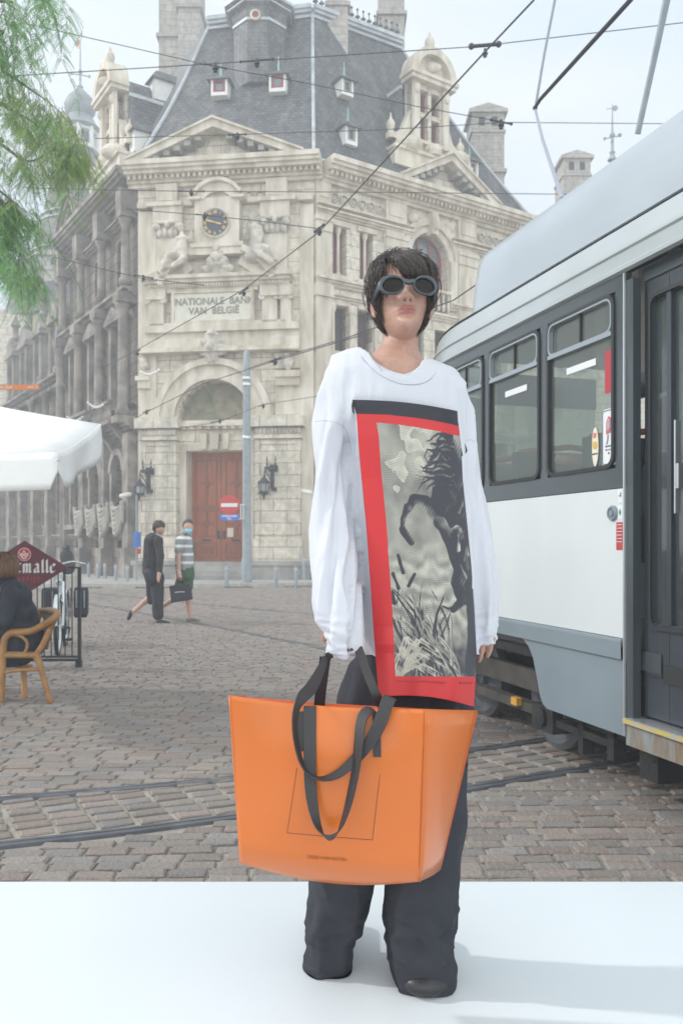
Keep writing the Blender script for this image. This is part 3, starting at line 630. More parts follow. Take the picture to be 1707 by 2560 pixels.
# pediment over the clock
pdm = MB(); ZB = 14.90; sP = S(505, 350); s0_, s1_ = -.2, sP*2+.2
def pediment(fr, a, b, zb, h, par, m='trim', o=.74, fill='stone'):
    mid = (a+b)/2; q = MB(); t = .26
    for x0, x1 in ((a, mid), (b, mid)):
        q.prism([fr.p(x0, -.3, zb), fr.p(x1, -.3, zb+h), fr.p(x1, -.3, zb+h-t*1.1), fr.p(x0+(mid-x0)*.18, -.3, zb)], fr.n*(o+.3))
        q.prism([fr.p(x0, -.3, zb+.06), fr.p(x1, -.3, zb+h+.06), fr.p(x1, -.3, zb+h-.02), fr.p(x0, -.3, zb-.02)], fr.n*(o+.40))
    q.build('pediment', M[m], par)
    d = MB()
    for sg in (1, -1):
        for k in range(2, 8):
            c = mid-sg*(mid-a)*(1-k/8.5); z = zb+h*(k/8.5)-.34; d.fbox(fr, c-.11, c+.11, .1, o-.1, z-.12, z+.06)
    d.build('modillions', M['greyst'], par)
    f = MB(); f.prism([fr.p(a+.25, .0, zb), fr.p(b-.25, .0, zb), fr.p(mid, .0, zb+h-.2)], fr.n*.06)
    f.prism([fr.p(a+1.3, .06, zb), fr.p(b-1.3, .06, zb), fr.p(mid, .06, zb+h*.66)], fr.n*.08); f.build('pediment_panel', M[fill], par)
pediment(FC, -.25, 6.2, 14.90, 1.32, bank); pediment(FR, 3.2, 8.3, 14.90, 1.42, bank, fill='stoneR')
# --- roofs
T1 = Vector((-5.26, 33.3, 21.9)); T2 = Vector((-1.13, 32.5, 21.9)); T3 = Vector((2.41, 34.6, 21.9)); T0 = Vector((-7.4, 36.4, 21.9)); T4 = Vector((.6, 40, 21.9))
B1 = C1+Vector((-.1, -.25, 14.9)); B2 = C2+Vector((0, -.3, 14.9)); B3 = FR.p(LR+.3, .2, 14.9); B0 = FL.p(-8.7, .2, 14.9); B4 = FR.p(LR, -9, 14.9)
def sag(a, b, c, d, m, name, par, n=10, amt=.35):
    g = MB(); rows = []
    nn = (b-a).cross(d-a).normalized()
    for i in range(n+1):
        t = i/n; rows.append([a.lerp(b, u/8).lerp(d.lerp(c, u/8), t)-nn*0+Vector((0, 0, -amt*math.sin(PI*t))) for u in range(9)])
    return g.grid(rows).build(name, M[m], par, fix=False)
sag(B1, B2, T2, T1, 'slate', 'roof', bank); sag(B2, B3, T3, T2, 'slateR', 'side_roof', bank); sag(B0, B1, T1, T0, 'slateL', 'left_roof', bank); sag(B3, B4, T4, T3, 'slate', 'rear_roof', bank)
g = MB(); g.add([T0, T1, T2, T3, T4], [(0, 1, 2, 3, 4)]); g.build('roof_deck', M['lead'], bank, fix=False)
hp = MB()
for a, b in ((B1, T1), (B2, T2), (B3, T3)):
    hp.tube([a.lerp(b, k/10)+Vector((0, -.03, -.35*math.sin(PI*k/10)+.03)) for k in range(11)], .07, 6)
for a, b in ((T1, T2), (T2, T3)):
    u = (b-a).normalized(); n_ = Vector((u.y, -u.x, 0))
    for z, e, h in ((-.15, .14, .12), (0, .24, .12), (.12, .32, .15)): hp.prism([a+n_*e+Vector((0, 0, z)), b+n_*e+Vector((0, 0, z)), b-n_*.2+Vector((0, 0, z)), a-n_*.2+Vector((0, 0, z))], (0, 0, h))
hp.build('roof_flashing', M['lead'], bank)
cre = MB()
for k in range(15):
    p_ = T2.lerp(T3, (k+.5)/15)+Vector((0, 0, .27)); cre.tube([p_, p_+Vector((0, 0, .55))], .02, 4); cre.ell(p_+Vector((0, 0, .6)), .05, 6); cre.ell(p_+Vector((0, 0, .3)), (.11, .03, .08), 6)
cre.tube([T2+Vector((0, 0, .4)), T3+Vector((0, 0, .4))], .018, 4); cre.build('roof_cresting', M['iron'], bank)
# octagonal turret in front of the deck
tu = MB(); c_ = D(598, 60, 32.2); c_.z = 0
tu.lathe(c_, [(1.02, 18.6), (1.06, 21.0), (1.12, 21.35), (1.34, 21.6), (1.36, 21.7), (1.1, 21.75), (1.0, 23.5), (.7, 25), (.2, 26)], 8, rot=PI/8)
tur = tu.build('turret', M['slate'], bank)
q = MB(); q.lathe(D(587, 37, 31.15), [(.2, 0), (.2, .12), (.13, .12), (.12, .02)], 16, (0, -1, 0)); q.build('round_window', M['trim'], tur)
q = MB(); q.lathe(D(587, 37, 31.1), [(.12, 0), (.12, .03)], 12, (0, -1, 0)); q.build('pane', M['red'], tur)
q = MB()
for r_, z in ((1.30, 21.5), (1.42, 21.66), (1.10, 20.9)): q.lathe(c_, [(r_-.1, z), (r_, z), (r_, z+.1), (r_-.1, z+.1)], 8, rot=PI/8)
q.build('turret_ledge', M['lead'], tur)
# little roof dormers
def lucarne(x, y0, y1, fr, a, b, c, par, red=True, w_=.31):
    nn = (b-a).cross(c-a).normalized(); p_ = hit(x*K, y1*K, a, nn); sc_ = p_.y/FPX*K; h = (y1-y0)*sc_; u, n_ = fr.u, fr.n; z = p_.z; d = empty('roof_dormer', p_, par)
    f2 = Frame((p_.x, p_.y), (u.x, u.y)); wall_ = MB(); hb = h*.62; w = w_
    wall_.fbox(f2, -w, w, -1.2, .10, z, z+hb*.22); wall_.fbox(f2, -w, -w+.08, -1.4, .10, z+hb*.22, z+hb); wall_.fbox(f2, w-.08, w, -1.4, .10, z+hb*.22, z+hb)
    wall_.fbox(f2, -w+.08, w-.08, -1.4, .0, z+hb*.22, z+hb); wall_.build('dormer_wall', M['white' if not red else 'white'], d)
    q = MB(); fw = w-.08
    q.fbox(f2, -fw, -fw+.09, .0, .07, z+hb*.22, z+hb); q.fbox(f2, fw-.09, fw, .0, .07, z+hb*.22, z+hb); q.fbox(f2, -fw+.09, fw-.09, 0, .07, z+hb-.08, z+hb); q.fbox(f2, -fw+.09, fw-.09, 0, .07, z+hb*.22, z+hb*.22+.08)
    q.build('window_frame', M['red' if red else 'greyst'], d)
    q = MB(); q.fbox(f2, -fw+.09, fw-.09, .0, .03, z+hb*.22+.08, z+hb-.08); q.build('window', M['glassgrey' if red else 'glassdark'], d)
    r = MB(); e = w+.14; zt = z+h*.95
    r.add([f2.p(-e, .22, z+hb), f2.p(e, .22, z+hb), f2.p(e, -1.4, z+hb), f2.p(-e, -1.4, z+hb), f2.p(0, -.15, zt), f2.p(0, -1.4, zt)], [(0, 1, 4), (1, 2, 5, 4), (3, 0, 4, 5), (0, 3, 2, 1)])
    r.build('dormer_roof', M['slate'], d); q = MB(); q.tube([f2.p(0, -.15, zt-.05), f2.p(0, -.15, zt+.5)], [.05, .012], 6); q.build('finial', M['verdi'], d)
for x, y0, y1 in ((505, 165, 222), (638, 152, 213)): lucarne(x, y0, y1, FC, B1, B2, T2, bank, True)
for x, y0, y1 in ((795, 165, 222), (804, 270, 335), (1083, 352, 408)): lucarne(x, y0, y1, FR, B2, B3, T3, bank, False, .26)
for s_, z in ((-2.0, 16.4), (-3.0, 19.2)):
    pp_ = FL.p(s_, -.15-(z-14.9)*.42, z); f2 = Frame((pp_.x, pp_.y), (FL.u.x, FL.u.y)); q = MB(); q.fbox(f2, -.28, .28, -1, .3, z, z+.8); q.build('dormer_wall', M['white'], bank)
    q = MB(); q.add([f2.p(-.42, .45, z+.8), f2.p(.42, .45, z+.8), f2.p(.42, -1, z+.8), f2.p(-.42, -1, z+.8), f2.p(0, .1, z+1.3), f2.p(0, -1, z+1.3)], [(0, 1, 4), (1, 2, 5, 4), (3, 0, 4, 5), (0, 3, 2, 1)]); q.build('dormer_roof', M['slate'], bank)
# big stone gable dormers
def bigdormer(fr, cs, z0, m1, m2, ms, par, o=-.25, flip=1):
    d = empty('stone_dormer', fr.p(cs, o, z0), par); W = 1.0
    q = MB(); f2 = Frame((fr.p(0, o, 0).x, fr.p(0, o, 0).y), (fr.u.x, fr.u.y))
    ops = [(cs-.50, cs-.08, z0+1.0, z0+1.95), (cs+.08, cs+.50, z0+1.0, z0+1.95), (cs-.50, cs-.08, z0+2.12, z0+3.0), (cs+.08, cs+.50, z0+2.12, z0+3.0)]
    wall(q, f2, cs-W+.1, cs+W-.1, z0, z0+3.3, ops, .3); q.fbox(f2, cs-W+.1, cs-.52, -.45, -.31, z0, z0+3.3); q.fbox(f2, cs+.52, cs+W-.1, -.45, -.31, z0, z0+3.3)
    q.build('gable_wall', M[m1], d, fix=False)
    for a in ops: window(f2, *a, .3, d, mull=0, trans=0, fw=.07)
    q = MB()
    for a in (-1, 1):
        q.fbox(f2, *sorted((cs+a*(W-.12), cs+a*(W-.42))), -.02, .14, z0+.9, z0+3.2); q.ell(f2.p(cs+a*(W-.25), .14, z0+2.9), (.14, .12, .2), 8)
        # scroll volutes beside the window
        q.prism([f2.p(cs+a*(W-.1), -.4, z0+.8), f2.p(cs+a*(W+.75), -.4, z0+.8), f2.p(cs+a*(W+.62), -.4, z0+1.05), f2.p(cs+a*(W+.25), -.4, z0+1.3), f2.p(cs+a*(W-.1), -.4, z0+2.1)], f2.n*.35)
        q.lathe(f2.p(cs+a*(W+.75), -.2, 0), [(.2, z0+.8), (.2, z0+1.0), (.1, z0+1.1), (.17, z0+1.3), (.17, z0+1.42), (.05, z0+1.6), (.02, z0+1.8)], 10)
    q.fbox(f2, cs-W-.1, cs+W+.1, -.4, .32, z0+3.2, z0+3.36); q.fbox(f2, cs-W-.18, cs+W+.18, -.4, .40, z0+3.36, z0+3.5)
    arcring(q, f2, cs, z0+3.5, W-.2, W+.1, -.4, .36); arcring(q, f2, cs, z0+3.5, .01, W-.2, -.4, .05); q.ell(f2.p(cs, .1, z0+3.95), (.4, .1, .2), 8)
    q.fbox(f2, cs-W+.2, cs+W-.2, -.0, .16, z0+.86, z0+.98); q.fbox(f2, cs-W-.9, cs+W+.9, -.5, .25, z0-.3, z0+.3); q.fbox(f2, cs-W-.95, cs+W+.95, -.5, .36, z0+.3, z0+.42)
    for k in (-1, 1): q.ell(f2.p(cs+k*(W+.2), .2, z0+.6), (.55, .4, .32), 8)
    q.lathe(f2.p(cs, .2, 0), [(.3, z0+.42), (.36, z0+.6), (.3, z0+.8)], 12)
    q.build('gable_trim', M[m2], d)
    q = MB(); q.lathe(f2.p(cs, 0, z0+4.68), [(.22, -.3), (.22, -.15), (.07, -.08), (.07, -.04), (.17, .1), (.2, .28), (.15, .42), (.05, .5), (.07, .56), (.02, .7)], 14); q.build('finial', M[m2], d, smooth=True)
    q = MB(); bk = 5.0
    rings = []
    for oo in (-.4, -bk):
        rings.append([f2.p(cs-W, oo, z0-.2), f2.p(cs-W, oo, z0+2.6), f2.p(cs-W-.1, oo, z0+3.1)]+[f2.p(cs-(W)*math.cos(PI*k/8), oo, z0+3.25+W*.8*math.sin(PI*k/8)) for k in range(9)]+[f2.p(cs+W+.1, oo, z0+3.1), f2.p(cs+W, oo, z0+2.6), f2.p(cs+W, oo, z0-.2)])
    q.ring_loft(rings, False, False); q.build('dormer_roof', M[ms], d, fix=False)
    q = MB()
    for a in (-1, 1): q.prism([f2.p(cs+a*(W+.02), -.4, z0+3.02), f2.p(cs+a*(W+.14), -.4, z0+3.02), f2.p(cs+a*(W+.14), -.4, z0+3.16), f2.p(cs+a*(W+.02), -.4, z0+3.16)], f2.n*(-2.9))
    q.build('dormer_gutter', M['lead'], d)
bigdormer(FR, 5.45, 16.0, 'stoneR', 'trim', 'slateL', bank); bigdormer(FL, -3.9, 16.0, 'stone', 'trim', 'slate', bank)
# chimneys
def chimney(x0, x1, y0, y1, z0, z1, name='chimney', lab=None, pots=True, par=bank):
    q = MB(); q.box(x0, x1, y0, y1, z0, z1); q.box(x0-.1, x1+.1, y0-.1, y1+.1, z1-2.6, z1-2.45); q.box(x0-.06, x1+.06, y0-.06, y1+.06, z1-.85, z1-.75)
    q.box(x0-.14, x1+.14, y0-.14, y1+.14, z1, z1+.14)
    q.add([(x0-.14, y0-.14, z1+.14), (x1+.14, y0-.14, z1+.14), (x1+.14, y1+.14, z1+.14), (x0-.14, y1+.14, z1+.14), ((x0+x1)/2, y0-.1, z1+.42), ((x0+x1)/2, y1+.1, z1+.42)], [(0, 1, 4), (1, 2, 5, 4), (2, 3, 5), (3, 0, 4, 5)])
    c = q.build(name, M['chim'], par, base=None if par else ((x0+x1)/2, (y0+y1)/2, z0))
    if pots:
        q = MB()
        for k in (.3, .7): xx = x0+(x1-x0)*k; q.box(xx-.13, xx+.13, y0-.012, y0+.1, z1-.55, z1-.15)
        q.build('flue_opening', M['iron'], c)
    return c
M['chim'] = blockmat('chimney_stone', (.50, .47, .43), (.44, .41, .38), (.28, .26, .24), .6, .3, (1, 0), .012, (.30, .28, .26), .7)
chimney(-7.75, -6.9, 35.6, 36.8, 16, 25.5); chimney(-6.86, -5.95, 35.2, 36.6, 16, 26.5)
chimney(-.55, .25, 32.75, 33.7, 18.5, 25); chimney(.35+.3, 1.2, 34.6, 35.6, 19.5, 26)if False else None
chimney(1.55, 2.62, 34.9, 36.2, 18.8, 26); chimney(5.7, 7.1, 36.6, 38.2, 14, 20.2)
# --- left facade, tall block then lower wing
lw = MB(); ops = []
for k in range(3):
    c = -1.75-k*2.75; ops += [(c-.6, c+.6, 2.3, 4.7, 1), (c-.55, c+.55, 6.6, 9.6), (c-.5, c+.5, 11.2, 12.9), (c-.45, c+.45, .75, 1.5)]
ops2 = []
for k in range(5):
    c = -10.1-k*2.7; ops2 += [(c-.6, c+.6, 2.3, 4.7), (c-.5, c+.5, 6.2, 8.2), (c-.45, c+.45, .75, 1.5)]
wall(lw, FL, -8.7, 0, 0, 14.3, ops, .6); lw.build('left_wall', M['sootshade'], bank, fix=False)
lw = MB(); wall(lw, FL, -23, -8.7, 0, 9.0, ops2, .5); lw.quad(FL.p(-8.7, 0, 9), FL.p(-8.7, -8, 9), FL.p(-8.7, -8, 15), FL.p(-8.7, 0, 15)); lw.build('wing_wall', M['sootshade'], bank, fix=False)
for q in ops: window(FL, *q[:4], .6, bank, frm='greyst', mull=1, trans=1, arch=len(q) > 4)
for q in ops2: window(FL, *q[:4], .5, bank, frm='greyst', mull=1, trans=1)
cornice(FL, -8.9, .0, bank, 'sootshadetrim')
lt = MB(); lc = MB()
for k in range(4):
    c = -.40-k*2.75
    if c > -8.9:
        lt.fbox(FL, c-.3, c+.3, -.02, .35, .1, 5.4); lt.fbox(FL, c-.36, c+.36, -.02, .48, .1, 1.2)
        lc.lathe(FL.p(c-.02, .42, 0), [(.28, 6.0), (.28, 6.2), (.2, 6.3), (.17, 9.7), (.26, 9.95), (.3, 10.1)], 12); lt.fbox(FL, c-.34, c+.3, -.02, .75, 5.75, 6.0)
        lc.lathe(FL.p(c-.02, .32, 0), [(.24, 10.8), (.24, 11.0), (.17, 11.05), (.15, 12.9), (.24, 13.1), (.27, 13.2)], 12); lt.fbox(FL, c-.3, c+.3, -.02, .6, 13.2, 14.2); lt.fbox(FL, c-.32, c+.32, -.02, .7, 10.1, 10.45)
for z, h, e in ((5.4, .35, .45), (10.35, .3, .55), (13.3, .2, .35), (1.6, .2, .2), (6.4, .12, .2)): ledge(lt, FL, -8.7, -.0, z, h, e)
for k in range(3):
    c = -1.75-k*2.75
    lt.fbox(FL, c-.85, c-.62, -.02, .22, 6.5, 9.7); lt.fbox(FL, c+.62, c+.85, -.02, .22, 6.5, 9.7); lt.fbox(FL, c-.95, c+.95, -.02, .4, 9.7, 9.85)
    lt.prism([FL.p(c-.95, 0, 9.86), FL.p(c+.95, 0, 9.86), FL.p(c, 0, 10.3)], FL.n*.4)
    lt.fbox(FL, c-1.0, c+1.0, -.02, .85, 5.76, 5.9)      # balcony slab
    for j in range(9): lt.lathe(FL.p(c-.88+j*.22, .75, 0), [(.05, 5.9), (.08, 6.05), (.04, 6.3), (.06, 6.5)], 6)
    lt.fbox(FL, c-1.0, c+1.0, .66, .86, 6.5, 6.62)
    for a in (-.8, .8): lt.prism([FL.p(c+a-.12, 0, 5.75), FL.p(c+a-.12, .8, 5.75), FL.p(c+a-.12, .3, 5.2), FL.p(c+a-.12, 0, 4.7)], FL.u*.24)
    arcring(lt, FL, c, 4.1, .62, .88, -.02, .25, N=12)
    for a in (-.72, .72): lt.fbox(FL, c+a-.12, c+a+.12, -.02, .2, 2.1, 4.1)
    lt.fbox(FL, c-.9, c+.9, -.02, .4, 2.0, 2.2)
for k in range(6):
    c = -8.75-k*2.7; lt.fbox(FL, c-.3, c+.3, -.02, .35, .1, 5.4); lc.lathe(FL.p(c, .35, 0), [(.26, 5.9), (.26, 6.1), (.17, 6.2), (.15, 8.2), (.26, 8.4), (.28, 8.5)], 10); lt.fbox(FL, c-.34, c+.34, -.02, .42, .1, 1.2)
for z, h, e in ((5.4, .35, .45), (8.5, .2, .3), (8.7, .3, .7), (1.6, .2, .2)): ledge(lt, FL, -23, -8.75, z, h, e)
for k in range(110): s_ = -22.9+k*.13; lt.fbox(FL, s_, s_+.06, .3, .42, 8.5, 8.68)
lt.build('left_dressing', M['sootshadetrim'], bank); lc.build('left_columns', M['sootshadetrim'], bank, smooth=True)
sw = MB()
for k in range(4):                            # carved swags under the lower windows
    c = -.95-k*1.6
    for j in range(6): sw.tube([FL.p(c-.55+1.1*t, .42+.10*math.sin(PI*t)-.01*j, 2.80-.02*j-(.18+.16*j)*math.sin(PI*t)**.8) for t in np.linspace(0, 1, 9)], [.07+.05*math.sin(PI*t) for t in np.linspace(0, 1, 9)], 8)
    sw.cap(FL.p(c-.55, .45, 2.85), .10, FL.p(c-.57, .42, 2.2), .06, 8); sw.cap(FL.p(c+.55, .45, 2.85), .10, FL.p(c+.57, .42, 2.2), .06, 8)
sw.build('carved_swags', mat('swag_stone', (.42, .39, .35), .9, col2=(.25, .235, .21), vscale=3, bump=.6, bscale=9), bank, smooth=True)
pediment(FL, -8.0, -5.0, 14.9, 1.2, bank, 'sootshadetrim', fill='sootshade')
# dormers on the wing
def wingdormer(c, par):
    d = empty('wing_dormer', FL.p(c, 0, 9), par); q = MB(); q.fbox(FL, c-.75, c+.75, -1.2, .28, 9.0, 11.6); q.build('dormer_body', M['sootshadetrim'], d)
    q = MB(); q.fbox(FL, c-.4, c+.4, .28, .30, 9.6, 11.3); q.build('window', M['glassdark'], d)
    q = MB()
    for a in (-.62, .62): q.lathe(FL.p(c+a, .34, 0), [(.14, 9.1), (.14, 9.3), (.1, 9.35), (.09, 11.2), (.15, 11.4)], 8)
    q.fbox(FL, c-.9, c+.9, -.6, .5, 11.5, 11.72); q.prism([FL.p(c-.95, -.5, 11.73), FL.p(c+.95, -.5, 11.73), FL.p(c+.5, -.5, 12.2), FL.p(c, -.5, 12.55), FL.p(c-.5, -.5, 12.2)], FL.n*.95)
    q.lathe(FL.p(c, .1, 0), [(.2, 12.4), (.26, 12.6), (.16, 12.75), (.16, 13.2), (.28, 13.3), (.2, 13.45), (.05, 13.8)], 8); q.build('gable_trim', M['sootshadetrim'], d)
for k in range(4): wingdormer(-10.0-k*2.9, bank)
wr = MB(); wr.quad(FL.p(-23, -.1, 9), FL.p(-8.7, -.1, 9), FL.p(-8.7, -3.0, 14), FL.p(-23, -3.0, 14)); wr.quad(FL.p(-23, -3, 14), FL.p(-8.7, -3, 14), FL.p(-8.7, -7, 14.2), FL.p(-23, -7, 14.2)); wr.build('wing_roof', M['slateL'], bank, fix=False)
chimney(-17.9, -15.6, 50, 52, 8, 18.6)
# interior darkness: core box behind the walls
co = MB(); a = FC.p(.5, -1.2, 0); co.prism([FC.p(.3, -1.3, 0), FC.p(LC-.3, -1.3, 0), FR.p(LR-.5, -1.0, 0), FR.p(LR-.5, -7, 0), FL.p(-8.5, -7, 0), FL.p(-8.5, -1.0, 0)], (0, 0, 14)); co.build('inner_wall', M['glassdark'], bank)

# ---- things on or near the bank front
def lantern(x, y0, y1, xtop, lab, side):
    base = FC.p(S(x, y0), .36, 0); k = MB(); L0 = empty('wall_lantern', F(x, (y0+y1)/2, .38)); tag(L0, lab, 'wall lamp', 'wrought iron wall lanterns by the portal')
    z = lambda y: zc(y); s_ = S(x, 1100); sb = s_+.18
    k = MB(); k.fbox(FC, sb-.05, sb+.07, .37, .45, z(y1-25), z(y0+18))
    for a in (-.2, .17): k.tube([FC.p(sb+a*.8, .5, z(y0+28)), FC.p(sb+a*.8, .5, z(y0))], [.03, .012], 6); k.ell(FC.p(sb+a*.8, .5, z(y0+8)), .035, 6); k.ell(FC.p(sb+a*.8, .5, z(y0+18)), .04, 6)
    k.fbox(FC, sb-.22, sb+.12, .4, .62, z(y0+30), z(y0+24)); k.fbox(FC, sb-.1, sb+.2, .37, .44, z(y0+34), z(y0+20)); k.fbox(FC, sb-.02, sb+.16, .37, .46, z(y1-18), z(y1-26))
    k.tube(smoothpoly([FC.p(sb, .45, z(y0+62)), FC.p(sb, .62, z(y0+54)), FC.p(s_, .66, z(y0+34))], 4), .02, 5); k.tube([FC.p(s_-.03, .66, z(y0+30)), FC.p(s_-.03, .66, z(y0+60))], .02, 5)
    for j in range(4): k.ell(FC.p(s_-.03, .66, z(y0+38+j*6)), .035, 6)
    k.build('bracket', M['iron'], L0)
    k = MB(); c = FC.p(s_-.06, .66, 0)
    k.lathe(c, [(.02, z(y1-6)-.12), (.05, z(y1-10)-.03), (.17, z(y1-13)), (.19, z(y1-16)), (.15, z(y1-17))], 6); k.lathe(c, [(.23, z(y0+62)), (.2, z(y0+58)), (.10, z(y0+52)), (.03, z(y0+46))], 6)
    for j in range(6): a = j*PI/3; v = Vector((math.cos(a)*.19, math.sin(a)*.19, 0)); k.tube([c+v*.8+Vector((0, 0, z(y1-16))), c+v+Vector((0, 0, z(y0+61)))], .016, 4); k.tube([c+v*.9+Vector((0, 0, z(y1-14))), c+v*1.2+Vector((0, 0, z(y1-8)))], .014, 4)
    k.build('lamp_cage', M['iron'], L0); k = MB(); k.lathe(c, [(.13, z(y1-17)), (.17, z(y0+62))], 6); k.build('lamp_glass', mat('lamp_glass', (.45, .5, .5), .2, alpha=.8), L0)
lantern(339, 1056, 1150, 345, 'black wrought iron lantern on the pilaster left of the wooden door', 1); lantern(619, 1052, 1148, 626, 'black wrought iron lantern on the pilaster right of the wooden door', 1)
def camera_box(x, y, lab, dr):
    e = empty('security_camera', F(x, y, .5)); tag(e, lab, 'camera', 'security cameras on the bank front'); q = MB(); p0 = F(x, y, .6); d = Vector((dr, -.5, -.25)).normalized(); q.cap(p0-d*.14, .07, p0+d*.16, .075, 8); q.build('camera_body', M['white'], e, smooth=True)
    q = MB(); q.tube([F(x, y+4, .4), F(x, y+4, .55), p0], .025, 6); q.build('camera_arm', M['pole'], e)
camera_box(304, 1137, 'small white security camera on the left corner of the bank portal', -1); camera_box(710, 1133, 'white security camera right of the bank portal beside the model sleeve', 1)
# rear tower with onion dome
tw = empty('roof_tower', (-17.4, 54, 0)); tag(tw, 'slate turret tower with onion dome and flagpole behind the left facade', 'tower')
Yt = 54; kx = Yt/FPX*K
def tz(y): return 1.35+(1250-y)*kx
ct = D(185, 0, Yt); ct.z = 0
q = MB(); q.lathe(ct, [(175*kx, tz(760)), (150*kx, tz(700)), (122*kx, tz(640)), (100*kx, tz(560)), (82*kx, tz(500)), (66*kx, tz(430)), (60*kx, tz(412))], 16, rot=.2); q.build('tower_roof', M['slate'], tw)
q = MB(); q.box(ct.x-7, ct.x+4, Yt-4, Yt+4, 0, tz(758)); q.build('tower_base', M['stone'], tw)
q = MB(); q.lathe(ct, [(60*kx, tz(412)), (68*kx, tz(400)), (66*kx, tz(396)), (46*kx, tz(380)), (40*kx, tz(366)), (44*kx, tz(355)), (44*kx, tz(350))], 8, rot=.2); q.lathe(ct, [(40*kx, tz(302)), (48*kx, tz(298)), (38*kx, tz(288)), (26*kx, tz(268)), (33*kx, tz(258)), (36*kx, tz(244)), (30*kx, tz(228)), (16*kx, tz(214)), (5*kx, tz(204)), (7*kx, tz(199)), (2*kx, tz(194))], 16); q.build('onion_dome', mat('dome_slate', (.22, .26, .27), .6, var=.3, vscale=1.5), tw, smooth=True)
for r_, y_ in ((93, 528), (89, 512), (118, 616), (113, 600), (65, 423)):
    q = MB(); q.lathe(ct, [((r_-4)*kx, tz(y_)), ((r_+1)*kx, tz(y_)), (r_*kx, tz(y_-3)), ((r_-5)*kx, tz(y_-3))], 16, rot=.2); q.build('tower_band', M['lead'], tw)
q = MB()
for k in range(8): a = .2+k*PI/4; v = Vector((math.cos(a), math.sin(a), 0))*38*kx; q.tube([ct+v+Vector((0, 0, tz(352))), ct+v+Vector((0, 0, tz(300)))], .14, 6)
q.lathe(ct, [(39*kx, tz(352)), (39*kx, tz(340))], 8, rot=.2); q.lathe(ct, [(39*kx, tz(308)), (39*kx, tz(302))], 8, rot=.2); q.build('lantern_posts', M['white'], tw)
q = MB(); q.lathe(ct, [(24*kx, tz(342)), (24*kx, tz(306))], 8, rot=.2); q.build('lantern_core', M['glassgrey'], tw)
q = MB(); q.tube([ct+Vector((0, 0, tz(198))), ct+Vector((0, 0, tz(88)))], [.07, .03], 6); q.ell(ct+Vector((0, 0, tz(166))), .14, 8)
for a in (0, PI/2): v = Vector((math.cos(a+.3), math.sin(a+.3), 0))*.55; q.tube([ct-v+Vector((0, 0, tz(172))), ct+v+Vector((0, 0, tz(172)))], .04, 5); q.ell(ct+v+Vector((0, 0, tz(172))), .1, 6); q.ell(ct-v+Vector((0, 0, tz(172))), .1, 6)
q.build('flagpole', M['pole'], tw)
for dx, dy, c in ((-8, 102, (.10, .22, .75)), (-4, 96, (.7, .10, .10)), (-4, 107, (.85, .5, .1))):
    q = MB(); q.lathe(D(185+dx, dy, Yt), [(.14, 0), (.14, .03)], 12, (0, -1, 0)); q.build('pennant_disc', mat('pennant', c, .6), tw)
# pale block at the far left
fb = empty('far_building', (-24, 62, 0)); tag(fb, 'pale stone building at the far end of the left street', 'building')
q = MB(); fx = lambda x, Y=62: (x*K-CX)/FPX*Y; zf = lambda y, Y=62: 1.35+(1250-y)*Y/FPX*K
q.box(fx(-90), fx(62), 60, 68, 0, zf(745)); q.box(fx(-95), fx(66), 59.7, 68, zf(790), zf(783)); q.box(fx(-95), fx(66), 59.7, 68, zf(850), zf(843)); q.build('wall', M['stone'], fb)
q = MB(); q.box(fx(-98), fx(72), 59.2, 68.5, zf(745), zf(735)); q.box(fx(-95), fx(68), 59.5, 68.5, zf(752), zf(745)); q.build('cornice', M['trim'], fb)
q = MB(); a, b = fx(-98), fx(66); q.add([(a, 59.3, zf(734)), (b, 59.3, zf(734)), (b, 68, zf(734)), (a, 68, zf(734)), (a+2, 62, zf(700)), (b-2.4, 62, zf(700)), (b-2.4, 66, zf(700)), (a+2, 66, zf(700))], [(0, 1, 5, 4), (1, 2, 6, 5), (2, 3, 7, 6), (3, 0, 4, 7), (4, 5, 6, 7)]); q.build('roof', M['lead'], fb)
for x in (8, 38):
    for y in (815, 900, 1000): q = MB(); q.box(fx(x-7), fx(x+7), 59.95, 60.1, zf(y+22), zf(y-22)); q.build('window', M['glassgrey'], fb)
# chimney and weather vane seen over the tram roof
rb_ = empty('rear_building', (12, 46, 0)); tag(rb_, 'grey stone house behind the tram with a tall chimney and roof vane', 'building')
q = MB(); q.box(8.8, 22, 42, 54, 0, 14.5); q.build('wall', M['stone'], rb_)
q = MB(); q.add([(8.5, 41.7, 14.5), (22.3, 41.7, 14.5), (22.3, 54.3, 14.5), (8.5, 54.3, 14.5), (10.5, 45, 18.0), (20, 45, 18.0), (20, 51, 18.0), (10.5, 51, 18.0)], [(0, 1, 5, 4), (1, 2, 6, 5), (2, 3, 7, 6), (3, 0, 4, 7), (4, 5, 6, 7)]); q.build('roof', M['slate'], rb_)
chimney(11.0, 12.35, 41.6, 43.2, 10, 20.5, par=rb_)
q = MB(); vx = fx(1405, 42); vz = lambda y: 1.35+(1250-y)*42/FPX*K
q.tube([(vx, 42, 14), (vx, 42, vz(352)), (vx, 42, vz(238))], [.12, .09, .02], 6); q.lathe((vx, 42, 0), [(.02, vz(345)), (.16, vz(350)), (.1, vz(356)), (.25, vz(368))], 8); q.ell((vx, 42, vz(310)), .14, 8); q.ell((vx, 42, vz(325)), .09, 8)
q.tube([(vx-.35, 42, vz(318)), (vx+.35, 42, vz(312))], .03, 5); q.ell((vx+.38, 42, vz(310)), .1, 6); q.ell((vx-.38, 42, vz(318)), .08, 6); q.tube([(vx-.3, 42, vz(250)), (vx+.12, 42, vz(248))], .02, 5); q.lathe((vx+.14, 42, vz(248)), [(.14, -.02), (.14, .02)], 10, (0, 1, 0)); q.build('weather_vane', M['pole'], rb_)
